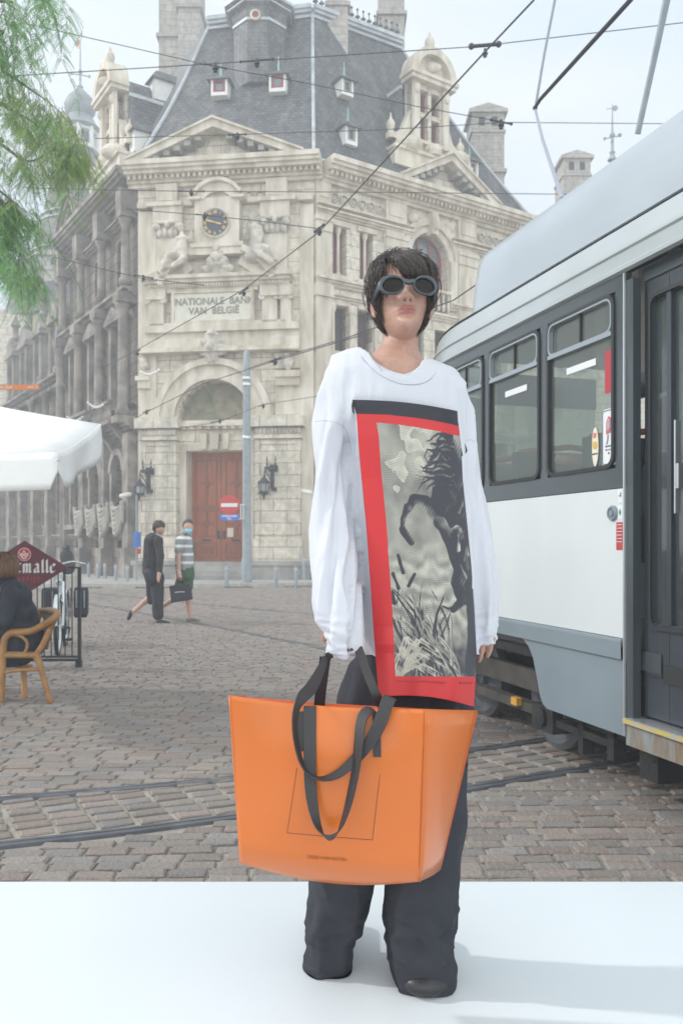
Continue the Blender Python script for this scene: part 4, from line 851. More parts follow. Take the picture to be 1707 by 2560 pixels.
# ================================================================= TRAM
FT = Frame((1.475, 4.35), (.2896, -.957))
tram = empty('tram', (2.8, 4.9, 0)); tag(tram, 'white and grey tram with dark window band at the right, cut off by the frame', 'tram')
M['tramwhite'] = mat('tram_white', (.62, .66, .67), .3, spec=.5, coat=.3, var=.05, vscale=1.5, vdir=(1, 1, .3))
M['tramgrey'] = mat('tram_grey', (.215, .265, .295), .35, coat=.2, col2=(.185, .23, .26), vscale=2)
M['tramdark'] = mat('tram_dark', (.05, .062, .070), .25, coat=.3)
M['tramdoor'] = mat('tram_door', (.04, .05, .062), .3, coat=.2, var=.2, vscale=4, vdir=(3, 3, .3))
M['tramroof'] = mat('tram_roof', (.44, .49, .53), .28, metal=.25, coat=.2, var=.08, vscale=1.2, vdir=(1, 1, 3))
M['cant'] = mat('tram_cant', (.50, .54, .55), .25, metal=.4, var=.06, vscale=2)
M['rubber'] = mat('black_rubber', (.02, .022, .024), .6)
M['alu'] = mat('aluminium_trim', (.62, .65, .68), .25, metal=.7)
M['dullalu'] = mat('dull_aluminium', (.36, .40, .44), .3, metal=.5)
M['under'] = mat('under_gear', (.018, .018, .018), .8, var=.4, bump=.4)
def toff(t):
    if t < 2.15: return 0
    return 1.15*(1-math.sqrt(max(0, 1-min(1, ((t-2.15)/1.5))**2)))
def band(prof, t0, t1, name, m, par=tram, sm=True, N=None):
    ts = [t0+(t1-t0)*k/ (N or 36) for k in range((N or 36)+1)]; q = MB(); rows = []
    for t in ts:
        rows.append([FT.p(-t, o-toff(t), z) for o, z in prof])
    q.grid(rows); return q.build(name, m, par, smooth=sm, fix=False)
E = 3.64
band([(-.04, .85), (0, .86), (0, 1.643), (-.04, 1.645)], -0.0, E, 'side_panel', M['tramwhite'], sm=False)
band([(-.03, .745), (.016, .75), (.018, .84), (.016, .855), (-.03, .86)], .02, E, 'belt_rail', M['tramgrey'], sm=False)
cant = band([(0, 2.765), (.022, 2.775), (.022, 2.795), (.004, 2.81), (.002, 2.875), (.014, 2.885), (.012, 2.90), (-.008, 2.91), (-.02, 2.97), (-.045, 3.036)], -3, E, 'cant_rail', M['cant'])
band([(-.045, 3.036), (-.075, 3.04), (-.07, 3.058), (-.05, 3.058)], -3, E, 'roof_seam', M['rubber'], sm=False)
def roff(t):
    if t < 1.85: return 0
    return 1.1*(1-math.sqrt(max(0, 1-min(1, (t-1.85)/.62)**2.0)))
q = MB(); rows = []
for k in range(90):
    t = -3+(2.469+3)*(1-(1-k/89)**1.6); s_ = roff(t); kz = 1-.10*min(1, max(0, (t-1.9)/.55))**2
    rows.append([FT.p(-t, max(o, -2.2)-(s_ if o > -1.1 else -s_), 3.058+(z-3.058)*kz) for o, z in [(-.055, 3.05), (-.065, 3.16), (-.08, 3.30), (-.10, 3.42), (-.135, 3.495), (-.20, 3.545), (-.34, 3.58), (-.6, 3.60), (-1.09, 3.61), (-1.6, 3.60), (-2.0, 3.55), (-2.12, 3.4), (-2.18, 3.05)]])
q.grid(rows).build('roof', M['tramroof'], tram, smooth='all', fix=False)
q = MB(); q.grid([[FT.p(-t, -.05-toff(t)-(2.15-2*toff(t))*u, 3.05+.06*math.sin(PI*u)) for u in np.linspace(0, 1, 9)] for t in np.linspace(-3, 3.4, 40)]); q.build('roof_base', M['tramroof'], tram, smooth='all', fix=False)
# skirt with the cut-out for the bogie
sk = [(0, .35), (.78, .35), (.83, .37), (.865, .42), (.90, .52), (.95, .64), (1.0, .70), (1.08, .748), (0, .748)]
q = MB(); q.prism([FT.p(-t, 0, z) for t, z in sk], FT.n*-.03); q.build('skirt', M['tramgrey'], tram)
band([(0, .35), (0, .75)], 2.35, E, 'skirt', M['tramgrey'])
q = MB(); a = FT.p(3, 0, 0); q.prism([FT.p(1.3, 0, .35), FT.p(3, 0, .35), FT.p(3, 0, 2.77), FT.p(1.3, 0, 2.77)], FT.n*-.04); q.build('side_panel', M['tramwhite'], tram)
# windows in the dark band
wins = [(.094, .775), (.86, 1.545), (1.63, 2.25)]; Z0, Z1, ZT = 1.755, 2.69, 2.475
q = MB()
def tb(mb, t0, t1, o0, o1, z0, z1, m=0): mb.fbox(FT, -t1, -t0, o0, o1, z0, z1, m)
tb(q, 0, E-1.39, -.035, -.001, 1.648, Z0); tb(q, 0, E-1.39, -.035, -.001, Z1, 2.764)
pr = 0
for a, b in wins+[(2.25, 2.25)]: tb(q, pr, a, -.035, -.0015, Z0, Z1); pr = b
q.build('window_band', M['tramdark'], tram); band([(-.001, 1.648), (-.001, 2.764)], 2.25, E, 'window_band', M['tramdark'])
def rrect(a, b, c, d, r, n=5):
    P_ = []
    for cx, cy, a0 in ((b-r, d-r, 0), (a+r, d-r, PI/2), (a+r, c+r, PI), (b-r, c+r, 1.5*PI)):
        for k in range(n+1): P_.append((cx+r*math.cos(a0+PI/2*k/n), cy+r*math.sin(a0+PI/2*k/n)))
    return P_
def ringf(mb, fr, A, B, o0, o1):
    R = [[fr.p(a[0], o0, a[1]), fr.p(b[0], o0, b[1]), fr.p(b[0], o1, b[1]), fr.p(a[0], o1, a[1])] for a, b in zip(A, B)]; R.append(R[0]); mb.ring_loft(R, False, True)
M['tglass'] = glassmat('tram_glass', (.66, .76, .70), .55)
for i, (a, b) in enumerate(wins):
    wd = empty('window', FT.p(-(a+b)/2, 0, 2.2), tram)
    q = MB(); ringf(q, FT, rrect(-b, -a, Z0, Z1, .07), rrect(-b+.022, -a-.022, Z0+.022, Z1-.022, .055), -.03, .010)
    # corner fillers between square opening and round frame
    q.build('window_rubber', M['rubber'], wd)
    q = MB(); ringf(q, FT, rrect(-b+.02, -a-.02, ZT, Z1-.02, .055), rrect(-b+.030, -a-.030, ZT+.016, Z1-.030, .047), -.02, .012); q.fbox(FT, -b+.02, -a-.02, -.02, .013, ZT-.012, ZT+.012); q.build('window_frame', M['dullalu'], wd)
    q = MB(); q.fbox(FT, -(a+b)/2-.006, -(a+b)/2+.006, -.018, -.004, ZT+.02, Z1-.03); q.build('vent_divider', M['rubber'], wd)
    q = MB(); pts_ = rrect(-b+.01, -a-.01, ZT, Z1-.01, .055); q.add([FT.p(x, -.018, z) for x, z in pts_], [tuple(range(len(pts_)))]); q.build('upper_pane', M['tglass'], wd, fix=False)
    q = MB(); pts_ = rrect(-b+.01, -a-.01, Z0+.01, ZT, .055); q.add([FT.p(x, -.014, z) for x, z in pts_], [tuple(range(len(pts_)))]); q.build('lower_pane', M['tglass'], wd, fix=False)
# stickers on and behind the glass
def tpx(x, y, o=0):      # photo (source px) -> (s,z) on tram side
    q_ = hit(x, y, FT.o+FT.n*o, FT.n); return (q_-FT.o).dot(FT.u), q_.z
M['paper'] = mat('white_sticker', (.72, .74, .76), .5)
s0_, z0_ = tpx(1502, 1166); s1_, z1_ = tpx(1536, 1017)
q = MB(); rr = rrect(s0_, s1_, z0_+.0, z1_, .02); q.prism([FT.p(x, -.010, z) for x, z in rr], FT.n*.004); st = q.build('camera_sticker', M['paper'], tram)
q = MB(); ringf(q, FT, rrect(s0_+.004, s1_-.004, z0_+.006, z1_-.006, .016), rrect(s0_+.007, s1_-.007, z0_+.010, z1_-.010, .014), -.006, -.004); 
M['ink'] = mat('dark_ink', (.04, .05, .12), .6); q.build('sticker_border', M['ink'], st)
cz_ = z1_-.1; cs_ = (s0_+s1_)/2
q = MB(); q.prism([FT.p(cs_+a, -.005, cz_+b) for a, b in ((-.022, -.035), (.012, -.03), (.024, .0), (.022, .05), (-.002, .06), (-.02, .03))], FT.n*.003); q.build('sticker_pictogram', mat('sticker_red', (.6, .12, .12), .5), st)
q = MB(); q.prism([FT.p(cs_+a, -.004, cz_+b) for a, b in ((-.010, -.015), (.008, -.012), (.016, .0), (.014, .04), (-.001, .048), (-.010, .02))], FT.n*.004); q.tube([FT.p(cs_-.005, -.003, cz_-.04), FT.p(cs_-.01, -.003, cz_-.07), FT.p(cs_-.018, -.003, cz_-.09)], .004, 5); q.build('sticker_pictogram', mat('sticker_grey', (.35, .38, .45), .5), st)
for k, t in enumerate(('Camerabewaking', 'Wet van 21 maart', '2007')): link_mesh('sticker_text', textmesh(t, .017-.003*(k > 0), FT, cs_, -.0055, z0_+.105-.02*k, ext=.0006, xs=.62), M['ink'], st)
q = MB(); (ca_, cb_) = tpx(1484, 1117); R = [(ca_+.029*math.cos(a*PI/16), cb_+.108*math.sin(a*PI/16)) for a in range(32)]; q.prism([FT.p(x, -.010, z) for x, z in R], FT.n*.004); st = q.build('round_sticker', mat('cream_sticker', (.72, .68, .55), .5), tram)
q = MB(); q.lathe(FT.p(ca_, -.006, cb_+.01), [(.022, 0), (.022, .003)], 16, FT.n); q.build('sticker_pictogram', M['gold'], st)
q = MB(); q.prism([FT.p(ca_-.014, -.006, cb_+.05), FT.p(ca_+.01, -.006, cb_+.055), FT.p(ca_+.012, -.006, cb_+.075), FT.p(ca_-.01, -.006, cb_+.078)], FT.n*.003); q.build('sticker_pictogram', mat('sticker_pink', (.65, .15, .15), .5), st)
link_mesh('sticker_text', textmesh('PAYMENT READY', .013, FT, ca_, -.0055, cb_-.04, ext=.0006, xs=.5), M['ink'], st)
# inside: notices, red pole, seats, an arm at the window
def inb(x0, y0, x1, y1, o, name, m, th=.01):
    a = tpx(x0, y0, o); b = tpx(x1, y1, o); q = MB(); q.fbox(FT, a[0], b[0], o-th, o, min(a[1], b[1]), max(a[1], b[1])); return q.build(name, m, tram)
inb(1415, 938, 1488, 895, -.0105, 'window_notice', M['paper'], .002); inb(1262, 994, 1316, 960, -.0105, 'window_notice', M['paper'], .002)
inb(1511, 985, 1528, 873, -.0115, 'red_sign', mat('red_sign', (.45, .03, .05), .5), .002)
M['seat'] = mat('orange_seat', (.60, .22, .06), .5); M['skin2'] = mat('passenger_skin', (.50, .30, .24), .6)
for i, t in enumerate((.35, 1.2, 2.0)):
    q = MB(); tb(q, t-.22, t+.2, -1.0, -.12, .95, 1.25); tb(q, t+.15, t+.24, -1.0, -.12, 1.25, 1.98); q.build('seat', M['tramdark'], tram); q = MB(); q.tube([FT.p(-t-.2, -.15, 1.98), FT.p(-t-.2, -.55, 2.03), FT.p(-t-.2, -.95, 1.98)], .02, 8); q.build('seat_rail', M['seat'], tram)
q = MB(); tb(q, -.2, 2.3, -2.1, -.06, .70, .80); q.build('floor', M['tramdark'], tram); q = MB(); tb(q, -.2, 2.3, -2.15, -.1, 2.80, 2.84); q.build('ceiling_panel', M['tramdark'], tram)
q = MB(); tb(q, -3, 2.9, -2.24, -2.2, .35, 1.9); tb(q, -3, 2.9, -2.24, -2.2, 2.7, 3.06)
for t in (-.2, .82, 1.6, 2.3): tb(q, t-.08, t+.08, -2.24, -2.2, 1.9, 2.7)
tb(q, 3.56, 3.6, -2.2, -1.1, .35, 1.6); tb(q, 3.56, 3.6, -2.2, -1.1, 2.7, 3.0); q.build('far_side', M['tramdark'], tram)
q = MB(); q.quad(FT.p(-2.3, -2.22, 1.9), FT.p(.2, -2.22, 1.9), FT.p(.2, -2.22, 2.7), FT.p(-2.3, -2.22, 2.7)); q.build('far_window', M['tglass'], tram, fix=False); q = MB(); q.quad(FT.p(-3.58, -1.1, 1.6), FT.p(-3.58, -2.2, 1.6), FT.p(-3.58, -2.2, 2.7), FT.p(-3.58, -1.1, 2.7)); q.build('end_window', M['tglass'], tram, fix=False)
q = MB()
for t in (.2, .82, 1.6): q.tube([FT.p(-t, -.5, .8), FT.p(-t, -.5, 2.8)], .018, 8)
q.build('grab_pole', M['alu'], tram)
ps = empty('person', FT.p(-.55, -.4, 1.1)); tag(ps, 'passenger behind the tram window with a bare forearm on the sill', 'person')
q = MB(); tp = lambda x, y, o: FT.p(tpx(x, y, o)[0], o, tpx(x, y, o)[1])
q.cap(tp(1400, 1150, -.2), .042, tp(1455, 1158, -.22), .038, 10); q.cap(tp(1455, 1158, -.22), .038, tp(1490, 1170, -.45), .05, 10); q.cap(FT.p(-.36, -.55, 1.9), .07, FT.p(-.36, -.55, 2.0), .09); q.ell(FT.p(-.36, -.55, 2.1), (.085, .1, .12), 10); q.cap(FT.p(-.4, -.5, 1.25), .16, FT.p(-.38, -.55, 1.75), .15)
link_mesh('body', remeshed(q, .012, 3), M['skin2'], ps)
q = MB(); q.cap(FT.p(-.4, -.5, 1.22), .19, FT.p(-.38, -.55, 1.72), .18); q.build('shirt', M['tramdark'], ps, smooth='all')
# door, post, step
q = MB(); q.fbox(FT, .0, .055, -.05, -.003, .45, 2.72); q.build('door_post', M['tramdark'], tram)
q = MB(); q.fbox(FT, -.012, .0, -.03, .010, .36, 2.76); q.build('corner_strip', M['alu'], tram)
door = MB()
door.fbox(FT, .06, .25, -.11, -.07, .47, .95); door.fbox(FT, .253, .46, -.11, -.07, .47, .95); door.fbox(FT, .06, .25, -.11, -.07, 2.60, 2.70); door.fbox(FT, .253, .46, -.11, -.07, 2.60, 2.70)
door.fbox(FT, .06, .12, -.11, -.07, .951, 2.599); door.fbox(FT, .385, .46, -.11, -.07, .951, 2.599); door.fbox(FT, .235, .268, -.11, -.066, .951, 2.599)
dr = door.build('door', M['tramdoor'], tram)
q = MB(); q.quad(FT.p(.12, -.09, .95), FT.p(.385, -.09, .95), FT.p(.385, -.09, 2.6), FT.p(.12, -.09, 2.6)); q.build('door_pane', glassmat('door_glass', (.30, .36, .38), .35), dr, fix=False)
q = MB(); ringf(q, FT, rrect(.108, .395, .92, 2.62, .05), rrect(.122, .381, .94, 2.60, .045), -.07, -.055); q.build('door_rubber', M['rubber'], dr)
q = MB(); q.fbox(FT, .335, .345, -.06, -.03, 1.5, 1.95); q.fbox(FT, .345, .36, -.06, -.035, 1.62, 1.74); q.build('door_handle', M['alu'], dr)
q = MB(); q.fbox(FT, .10, .20, -.07, -.062, .68, .76); q.fbox(FT, .22, .38, -.07, -.06, .66, .75); q.build('kick_plate', M['rubber'], dr)
q = MB(); q.fbox(FT, .06, 1.25, -.11, -.06, 2.70, 2.765); q.fbox(FT, .46, .50, -.11, -.0, .45, 2.7); q.fbox(FT, .5, 1.25, -.10, -.06, .47, 2.7); q.build('door_frame', M['tramdark'], tram)
q = MB(); q.fbox(FT, .0, 1.28, -.12, .02, .425, .45); q.build('door_step', mat('step_yellow', (.55, .40, .03), .6, col2=(.35, .36, .36), vscale=14, bump=.2), tram)
q = MB(); q.fbox(FT, .0, 1.28, -.06, -.001, .31, .424); q.build('step_panel', mat('rusty_panel', (.25, .30, .32), .6, col2=(.20, .14, .09), vscale=7, vdir=(3, 3, .6)), tram)
q = MB(); q.fbox(FT, .03, 1.28, -.10, .022, .4505, .456); q.build('step_edge', M['alu'], tram)
# side fittings: button, pictograms, red label
bs, bz = tpx(1532, 1283); q = MB(); q.lathe(FT.p(bs, 0, bz), [(.042, 0), (.042, .006), (.036, .016), (.028, .016), (.026, .010), (.018, .010), (.016, .018)], 24, FT.n); q.build('door_button', M['tramgrey'], tram)
for (x0, y0, x1, y1, c, nm) in ((1544, 1257, 1556, 1224, M['paper'], 'pram_pictogram'), (1544, 1298, 1556, 1263, M['paper'], 'door_pictogram'), (1540, 1375, 1557, 1305, mat('red_label', (.45, .05, .05), .5), 'red_label')):
    a = tpx(x0, y0); b = tpx(x1, y1); q = MB(); q.fbox(FT, a[0], b[0], 0, .002, a[1], b[1]); lb_ = q.build(nm, c, tram); mx_ = (a[0]+b[0])/2; mz_ = (a[1]+b[1])/2
    if nm == 'door_pictogram':
        q = MB()
        for sg in (-1, 1): q.prism([FT.p(mx_+sg*.001, .003, mz_+.017), FT.p(mx_+sg*.001, .003, mz_-.017), FT.p(mx_+sg*.010, .003, mz_)], FT.n*.0015)
        q.build('arrow', mat('green_mark', (.03, .35, .2), .5), lb_)
    if nm == 'pram_pictogram': q = MB(); arcring(q, FT, mx_, mz_+.006, .001, .009, .003, .005, PI, 2*PI, 8); q.fbox(FT, mx_+.002, mx_+.009, .003, .005, mz_+.006, mz_+.02); q.build('pram_mark', M['tramgrey'], lb_)
    if nm == 'red_label':
        q = MB()
        for k in range(6): q.fbox(FT, a[0]+.006, b[0]-.006, .003, .004, b[1]-.015-.018*k, b[1]-.012-.018*k)
        q.build('label_lines', M['paper'], lb_)
# under-gear: bogie frame, wheels, track brake
q = MB(); tb(q, .6, 2.7, -2.1, -.08, .62, .74); q.fbox(FT, -.8, 1.4, -2.0, -.12, .28, .60); q.fbox(FT, -3.2, -.81, -1.9, -.5, .16, .61); q.build('under_frame', M['under'], tram)
bg_ = empty('bogie', FT.p(-1.5, -.4, .3), tram)
q = MB(); tb(q, .95, 2.5, -.26, -.2, .36, .50); tb(q, 1.0, 2.4, -.24, -.16, .22, .28); q.build('bogie_beam', mat('dusty_beam', (.06, .055, .048), .8, var=.4, vscale=6), bg_)
for t in (1.15, 2.25):
    for o in (-.36, -1.36): q = MB(); q.lathe(FT.p(-t, o, .33), [(.33, 0), (.33, .07), (.29, .09), (.27, .06), (.1, .06), (.09, .1), (.02, .1)], 28, FT.n); q.build('wheel', M['steel'], bg_, smooth=True)
    q = MB(); q.lathe(FT.p(-t, -1.36, .33), [(.05, 0), (.05, 1.0)], 12, FT.n); q.build('axle', M['under'], bg_)
q = MB(); tb(q, 1.38, 1.46, -.16, -.12, .25, .30); q.build('yellow_lug', mat('yellow_lug', (.6, .3, .04), .6), bg_)
q = MB(); tb(q, .85, 1.1, -.22, -.08, .17, .33); q.lathe(FT.p(-.98, -.08, .26), [(.06, -.1), (.06, .02), (.03, .03)], 16, FT.n); tb(q, .3, .85, -.2, -.1, .22, .26); tb(q, .55, .6, -.18, -.1, .12, .35); tb(q, .25, .31, -.18, -.1, .15, .36); tb(q, -.1, .05, -.5, -.12, .12, .3); q.build('track_brake', M['under'], bg_)
# pantograph arms on the roof
pg = MB(); o_ = -1.15; pp3 = lambda x, y: FT.p(tpx(x*K, y*K, o_)[0], o_, tpx(x*K, y*K, o_)[1])
pg.tube([pp3(1463, 308), pp3(1498, 150), pp3(1555, -120)], [.022, .022, .03], 8); pgo = pg.build('pantograph', M['pole'], tram, smooth=True)
pg = MB(); pg.tube([pp3(1226, 250), pp3(1240, 228), pp3(1345, 112), pp3(1560, -125)], [.014, .016, .018, .018], 8); pg.ell(pp3(1228, 248), .022, 8); pg.build('upper_arm', M['iron'], pgo, smooth=True)
pg = MB(); pg.tube([pp3(1228, 250), pp3(1245, 320), pp3(1290, 455)], [.012, .015, .02], 8); pg.tube([pp3(1228, 250), pp3(1248, 130), pp3(1285, -60)], [.012, .012, .012], 8); pg.build('lower_arm', mat('pale_arm', (.36, .39, .46), .5), pgo, smooth=True)

# ================================================================= OVERHEAD WIRES, POLES, SIGNS
M['wire'] = mat('wire', (.055, .06, .065), .6)
def wire(pts, r, lab, hang=()):
    q = MB(); q.tube(pts, r, 5); o = q.build('overhead_wire', M['wire'], smooth=True); tag(o, lab, 'wire', 'overhead tram wires')
    for h in hang:
        q = MB(); u = (pts[-1]-pts[0]).normalized(); k = .35 if len(h) < 3 else h[2]; p_ = Vector(h[0])
        q.tube([p_-u*k*.5, p_+u*k*.5], .014*h[1], 6); q.lathe(p_-Vector((0, 0, .07*h[1])), [(.012, -.03), (.03, -.025), (.025, 0), (.045, .012), (.045, .035), (.02, .05), (.02, .1)], 10); q.ell(p_-u*k*.5, .022*h[1], 6); q.ell(p_+u*k*.5, .022*h[1], 6); q.build('insulator', M['iron'], o)
z_ = 5.8
def cw(x, y): Y = (z_-CZ)*FPX/(HY-y*K); return D(x, y, Y)
wire([cw(1262, -45), cw(1225, 0), cw(1110, 122), cw(733, 532), cw(560, 665), cw(300, 812), cw(240, 843)], .0085, 'thick contact wire running diagonally down past the model to the left facade', [(D(733, 524, 13.0), 1.2, .3), (D(560, 668, 15.5), 1, .4), (D(316, 808, 19.5), 1, .4)])
wire([D(-30, 178, 13), D(0, 176, 13), D(300, 158, 13), D(600, 139, 13), D(1090, 107, 13), D(1620, 46, 13)], .0075, 'span wire rising to the upper right corner across the roof turret', [(D(590, 139, 12.95), 1, .5), (D(1113, 104, 12.9), 2.2, .42)])
wire([D(50, 52, 12), D(280, 104, 12), D(480, 150, 12), D(700, 190, 12), D(960, 245, 12), D(1160, 281, 12)], .006, 'thin span wire falling from the upper left to the chimney on the right', [(D(495, 152, 12), .8, .3), (D(1150, 280, 12), 1, .3)])
wire([D(220, 318, 15), D(540, 309, 15), D(880, 298, 15), D(1160, 281, 15), D(1520, 284, 15)], .007, 'level span wire crossing the roof above the two pediments', [(D(545, 309, 15), 1, .3)])
wire([D(60, 431, 17), D(240, 436, 17), D(420, 439, 17), D(800, 441, 17), D(1300, 446, 17)], .008, 'level span wire crossing just under the main cornice', [(D(440, 439, 17), 1, .5)])
wire([D(290, 480, 16), D(455, 493, 16), D(600, 508, 16), D(740, 526, 16)], .008, 'thin span wire passing in front of the clock', [(D(470, 494, 16), .8, .3)])
wire([D(120, 590, 18), D(330, 640, 18), D(470, 655, 18)], .010, 'short stay wire meeting the left corner beside the broken pediment', [(D(330, 635, 18), 1, .4)])
wire([D(572, 845, 17), D(640, 822, 14), D(790, 778, 11), D(1040, 690, 9), D(1200, 580, 7)], .007, 'contact wire from the street pole towards the tram roof behind the model', [(D(632, 826, 15), 1, .7)])
wire([D(310, 962, 24), D(330, 950, 22), D(470, 880, 20), D(640, 826, 17), D(830, 770, 14)], .010, 'lower contact wire sloping across the portal arch', [(D(337, 944, 22), .9, .5), (D(605, 930, 22), .9, .5)])
wire([D(400, 985, 23), D(500, 970, 23), D(600, 930, 23), D(760, 905, 23)], .008, 'lowest wire sloping in front of the door lintel', [(D(505, 966, 23), .8, .5)])
# street pole
pc = G(617, 1466); po = MB(); pb_ = Vector((pc.x, pc.y, .13))
po.lathe(pb_, [(.17, 0), (.17, .75), (.145, .82), (.135, 4), (.115, 6.6), (.09, 7.4), (.03, 7.5)], 14); sp_ = po.build('street_pole', M['pole'], None, base=pb_, smooth=True); tag(sp_, 'tall grey painted steel pole on the kerb before the wooden door', 'pole')
po = MB()
for z in (6.3, 6.5, 4.6): po.lathe(pb_+Vector((0, 0, z)), [(.14, 0), (.15, .02), (.15, .08), (.14, .1)], 12)
po.build('pole_band', M['alu'], sp_)
# no-entry sign + blue plate
ne = empty('no_entry_sign', D(527, 1160, 26.6)); tag(ne, 'round red no entry sign bracketed to the grey street pole', 'sign')
c = D(527, 1160, 26.6); q = MB(); q.lathe(c, [(.31, 0), (.32, .01), (.31, .025)], 32, (0, -1, 0)); q.build('sign_disc', mat('sign_red', (.55, .03, .035), .4), ne)
q = MB(); q.box(c.x-.26, c.x+.26, c.y-.034, c.y-.027, c.z-.06, c.z+.06); q.build('white_bar', M['white'], ne)
q = MB(); q.tube([c+Vector((.28, .03, .02)), Vector((pc.x, pc.y-.1, c.z+.02))], .02, 6); q.tube([c+Vector((.28, .03, -.44)), Vector((pc.x, pc.y-.1, c.z-.44))], .02, 6); q.tube([c+Vector((.36, .03, .02)), c+Vector((.36, .03, -.44))], .02, 6); q.tube([c+Vector((.44, .03, .02)), c+Vector((.44, .03, -.44))], .015, 6); q.build('bracket', M['alu'], ne)
c2 = D(527, 1188, 26.6); bp_ = empty('blue_plate', c2); tag(bp_, 'small blue text plate right under the round no entry sign', 'sign')
q = MB(); q.box(c2.x-.29, c2.x+.29, c2.y-.02, c2.y, c2.z-.10, c2.z+.10); q.build('plate', mat('sign_blue', (.03, .15, .60), .4), bp_)
for k, t in enumerate(('UITGEZONDERD', 'BUS')): link_mesh('plate_text', textmesh(t, .085, u=(1, 0, 0), n=(0, -1, 0), origin=(c2.x, c2.y-.021, c2.z+.035-.08*k), ext=.002, xs=.75, bold=.003), M['white'], bp_)
# thin pole with blue and red plates
g = G(342, 1462); ts = empty('parking_sign', (g.x, g.y, .13)); tag(ts, 'thin sign pole with narrow blue and red plates left of the walking pair', 'sign')
q = MB(); q.tube([(g.x, g.y, .13), (g.x, g.y, 3.0)], .03, 8); q.build('sign_pole', M['pole'], ts)
s_ = g.y/FPX; zz = lambda y: CZ-(y-HY)*s_
q = MB(); q.prism([(g.x-.10, g.y-.1, zz(1370)), (g.x+.0, g.y-.04, zz(1370)), (g.x+.0, g.y-.04, zz(1330)), (g.x-.10, g.y-.1, zz(1330))], (.01, .02, 0)); q.prism([(g.x+.02, g.y-.04, zz(1368)), (g.x+.11, g.y+.1, zz(1368)), (g.x+.11, g.y+.1, zz(1330)), (g.x+.02, g.y-.04, zz(1330))], (.01, .02, 0)); q.build('blue_plate', mat('blue_plate', (.04, .16, .5), .4), ts)
q = MB(); q.prism([(g.x+.02, g.y-.04, zz(1385)), (g.x+.10, g.y+.1, zz(1385)), (g.x+.10, g.y+.1, zz(1371)), (g.x+.02, g.y-.04, zz(1371))], (.01, .02, 0)); q.build('red_plate', mat('red_plate', (.5, .03, .03), .4), ts)
# bollards
def boll(x, yb, h, r):
    p_ = G(x, yb+2); Y = p_.y; b = empty('bollard', (p_.x, Y, .0)); q = MB(); q.lathe((p_.x, Y, 0), [(r, 0), (r, h-.04), (r*.8, h-.01), (r*.2, h)], 12); q.build('bollard_post', M['pole'], b, smooth=True); q = MB(); q.lathe((p_.x, Y, h*.82), [(r, 0), (r+.006, .005), (r+.006, .05), (r, .055)], 12); q.build('bollard_ring', M['alu'], b); return b
bl = [(222, 1450, 'leftmost steel bollard in the row, right of the parked bicycle'), (246, 1452, 'second steel bollard from the left, right of the parked bicycle'), (263, 1454, 'third steel bollard from the left, before the dark facade'), (290, 1460, 'fourth steel bollard from the left, before the dark facade'), (319, 1462, 'steel bollard just left of the thin sign pole'), (567, 1468, 'steel bollard before the steps, left of the tall street pole'), (690, 1468, 'steel bollard right of the tall street pole'), (740, 1470, 'steel bollard nearest the model left sleeve')]
for x, y, l in bl:
    tag(boll(x, y, .68, .055), l, 'bollard', 'steel bollards along the kerb')
b = boll(760, 1457, .98, .07); tag(b, 'taller blue grey post half hidden by the model sleeve', 'post')
# street name banner and light strings
Yb = 16; sb = empty('street_banner', D(40, 889, Yb)); tag(sb, 'orange direction banner above the white parasol at the left edge', 'sign')
q = MB(); a = D(-60, 889, Yb); b = D(90, 889, Yb); a.z = b.z = D(0, 889, Yb).z; q.box(a.x, b.x, Yb, Yb+.03, a.z-.05, a.z+.05); q.build('banner_board', mat('orange_board', (.62, .19, .04), .5), sb)
link_mesh('banner_text', textmesh('Het Zuid', .075, u=(1, 0, 0), n=(0, -1, 0), origin=(D(14, 889, Yb).x, Yb-.005, a.z), ext=.002, xs=.9), M['white'], sb); link_mesh('banner_text', textmesh('zone  4', .07, u=(1, 0, 0), n=(0, -1, 0), origin=(D(76, 889, Yb).x, Yb-.005, a.z), ext=.002, xs=.9), M['white'], sb)
q = MB(); q.tube([(a.x, Yb+.02, 0), (a.x, Yb+.02, a.z+.3)], .04, 8); q.build('banner_pole', M['pole'], sb)
q = MB(); u0 = D(-4, 858, Yb); q.box(u0.x-.3, u0.x+.02, Yb, Yb+.03, a.z+.12, a.z+.42); q.build('banner_board', mat('orange_board2', (.62, .19, .04), .5), sb)
for i, (x0, y0, x1, y1, lb_) in enumerate(((325, 855, 365, 850, 'string of small bulbs left of the portal corner, topmost and nearest'), (203, 925, 236, 930, 'string of small bulbs in the middle of the left facade'), (156, 958, 190, 958, 'string of small bulbs on the left facade above the parasol'), (110, 985, 135, 990, 'lowest string of small bulbs near the parasol top'))):
    Yl = 24+i*4; e = empty('light_string', D((x0+x1)/2, y0, Yl)); tag(e, lb_, 'light string', 'light strings on the left facade'); q = MB(); w_ = MB(); pts_ = []
    for k in range(8):
        t = k/7; p_ = D(x0+(x1-x0)*t, y0+(y1-y0)*t+8*math.sin(PI*t), Yl); pts_.append(p_); q.ell(p_, .045, 6)
    w_.tube(pts_, .012, 4); w_.build('cord', M['wire'], e); q.build('bulb', M['white'], e)

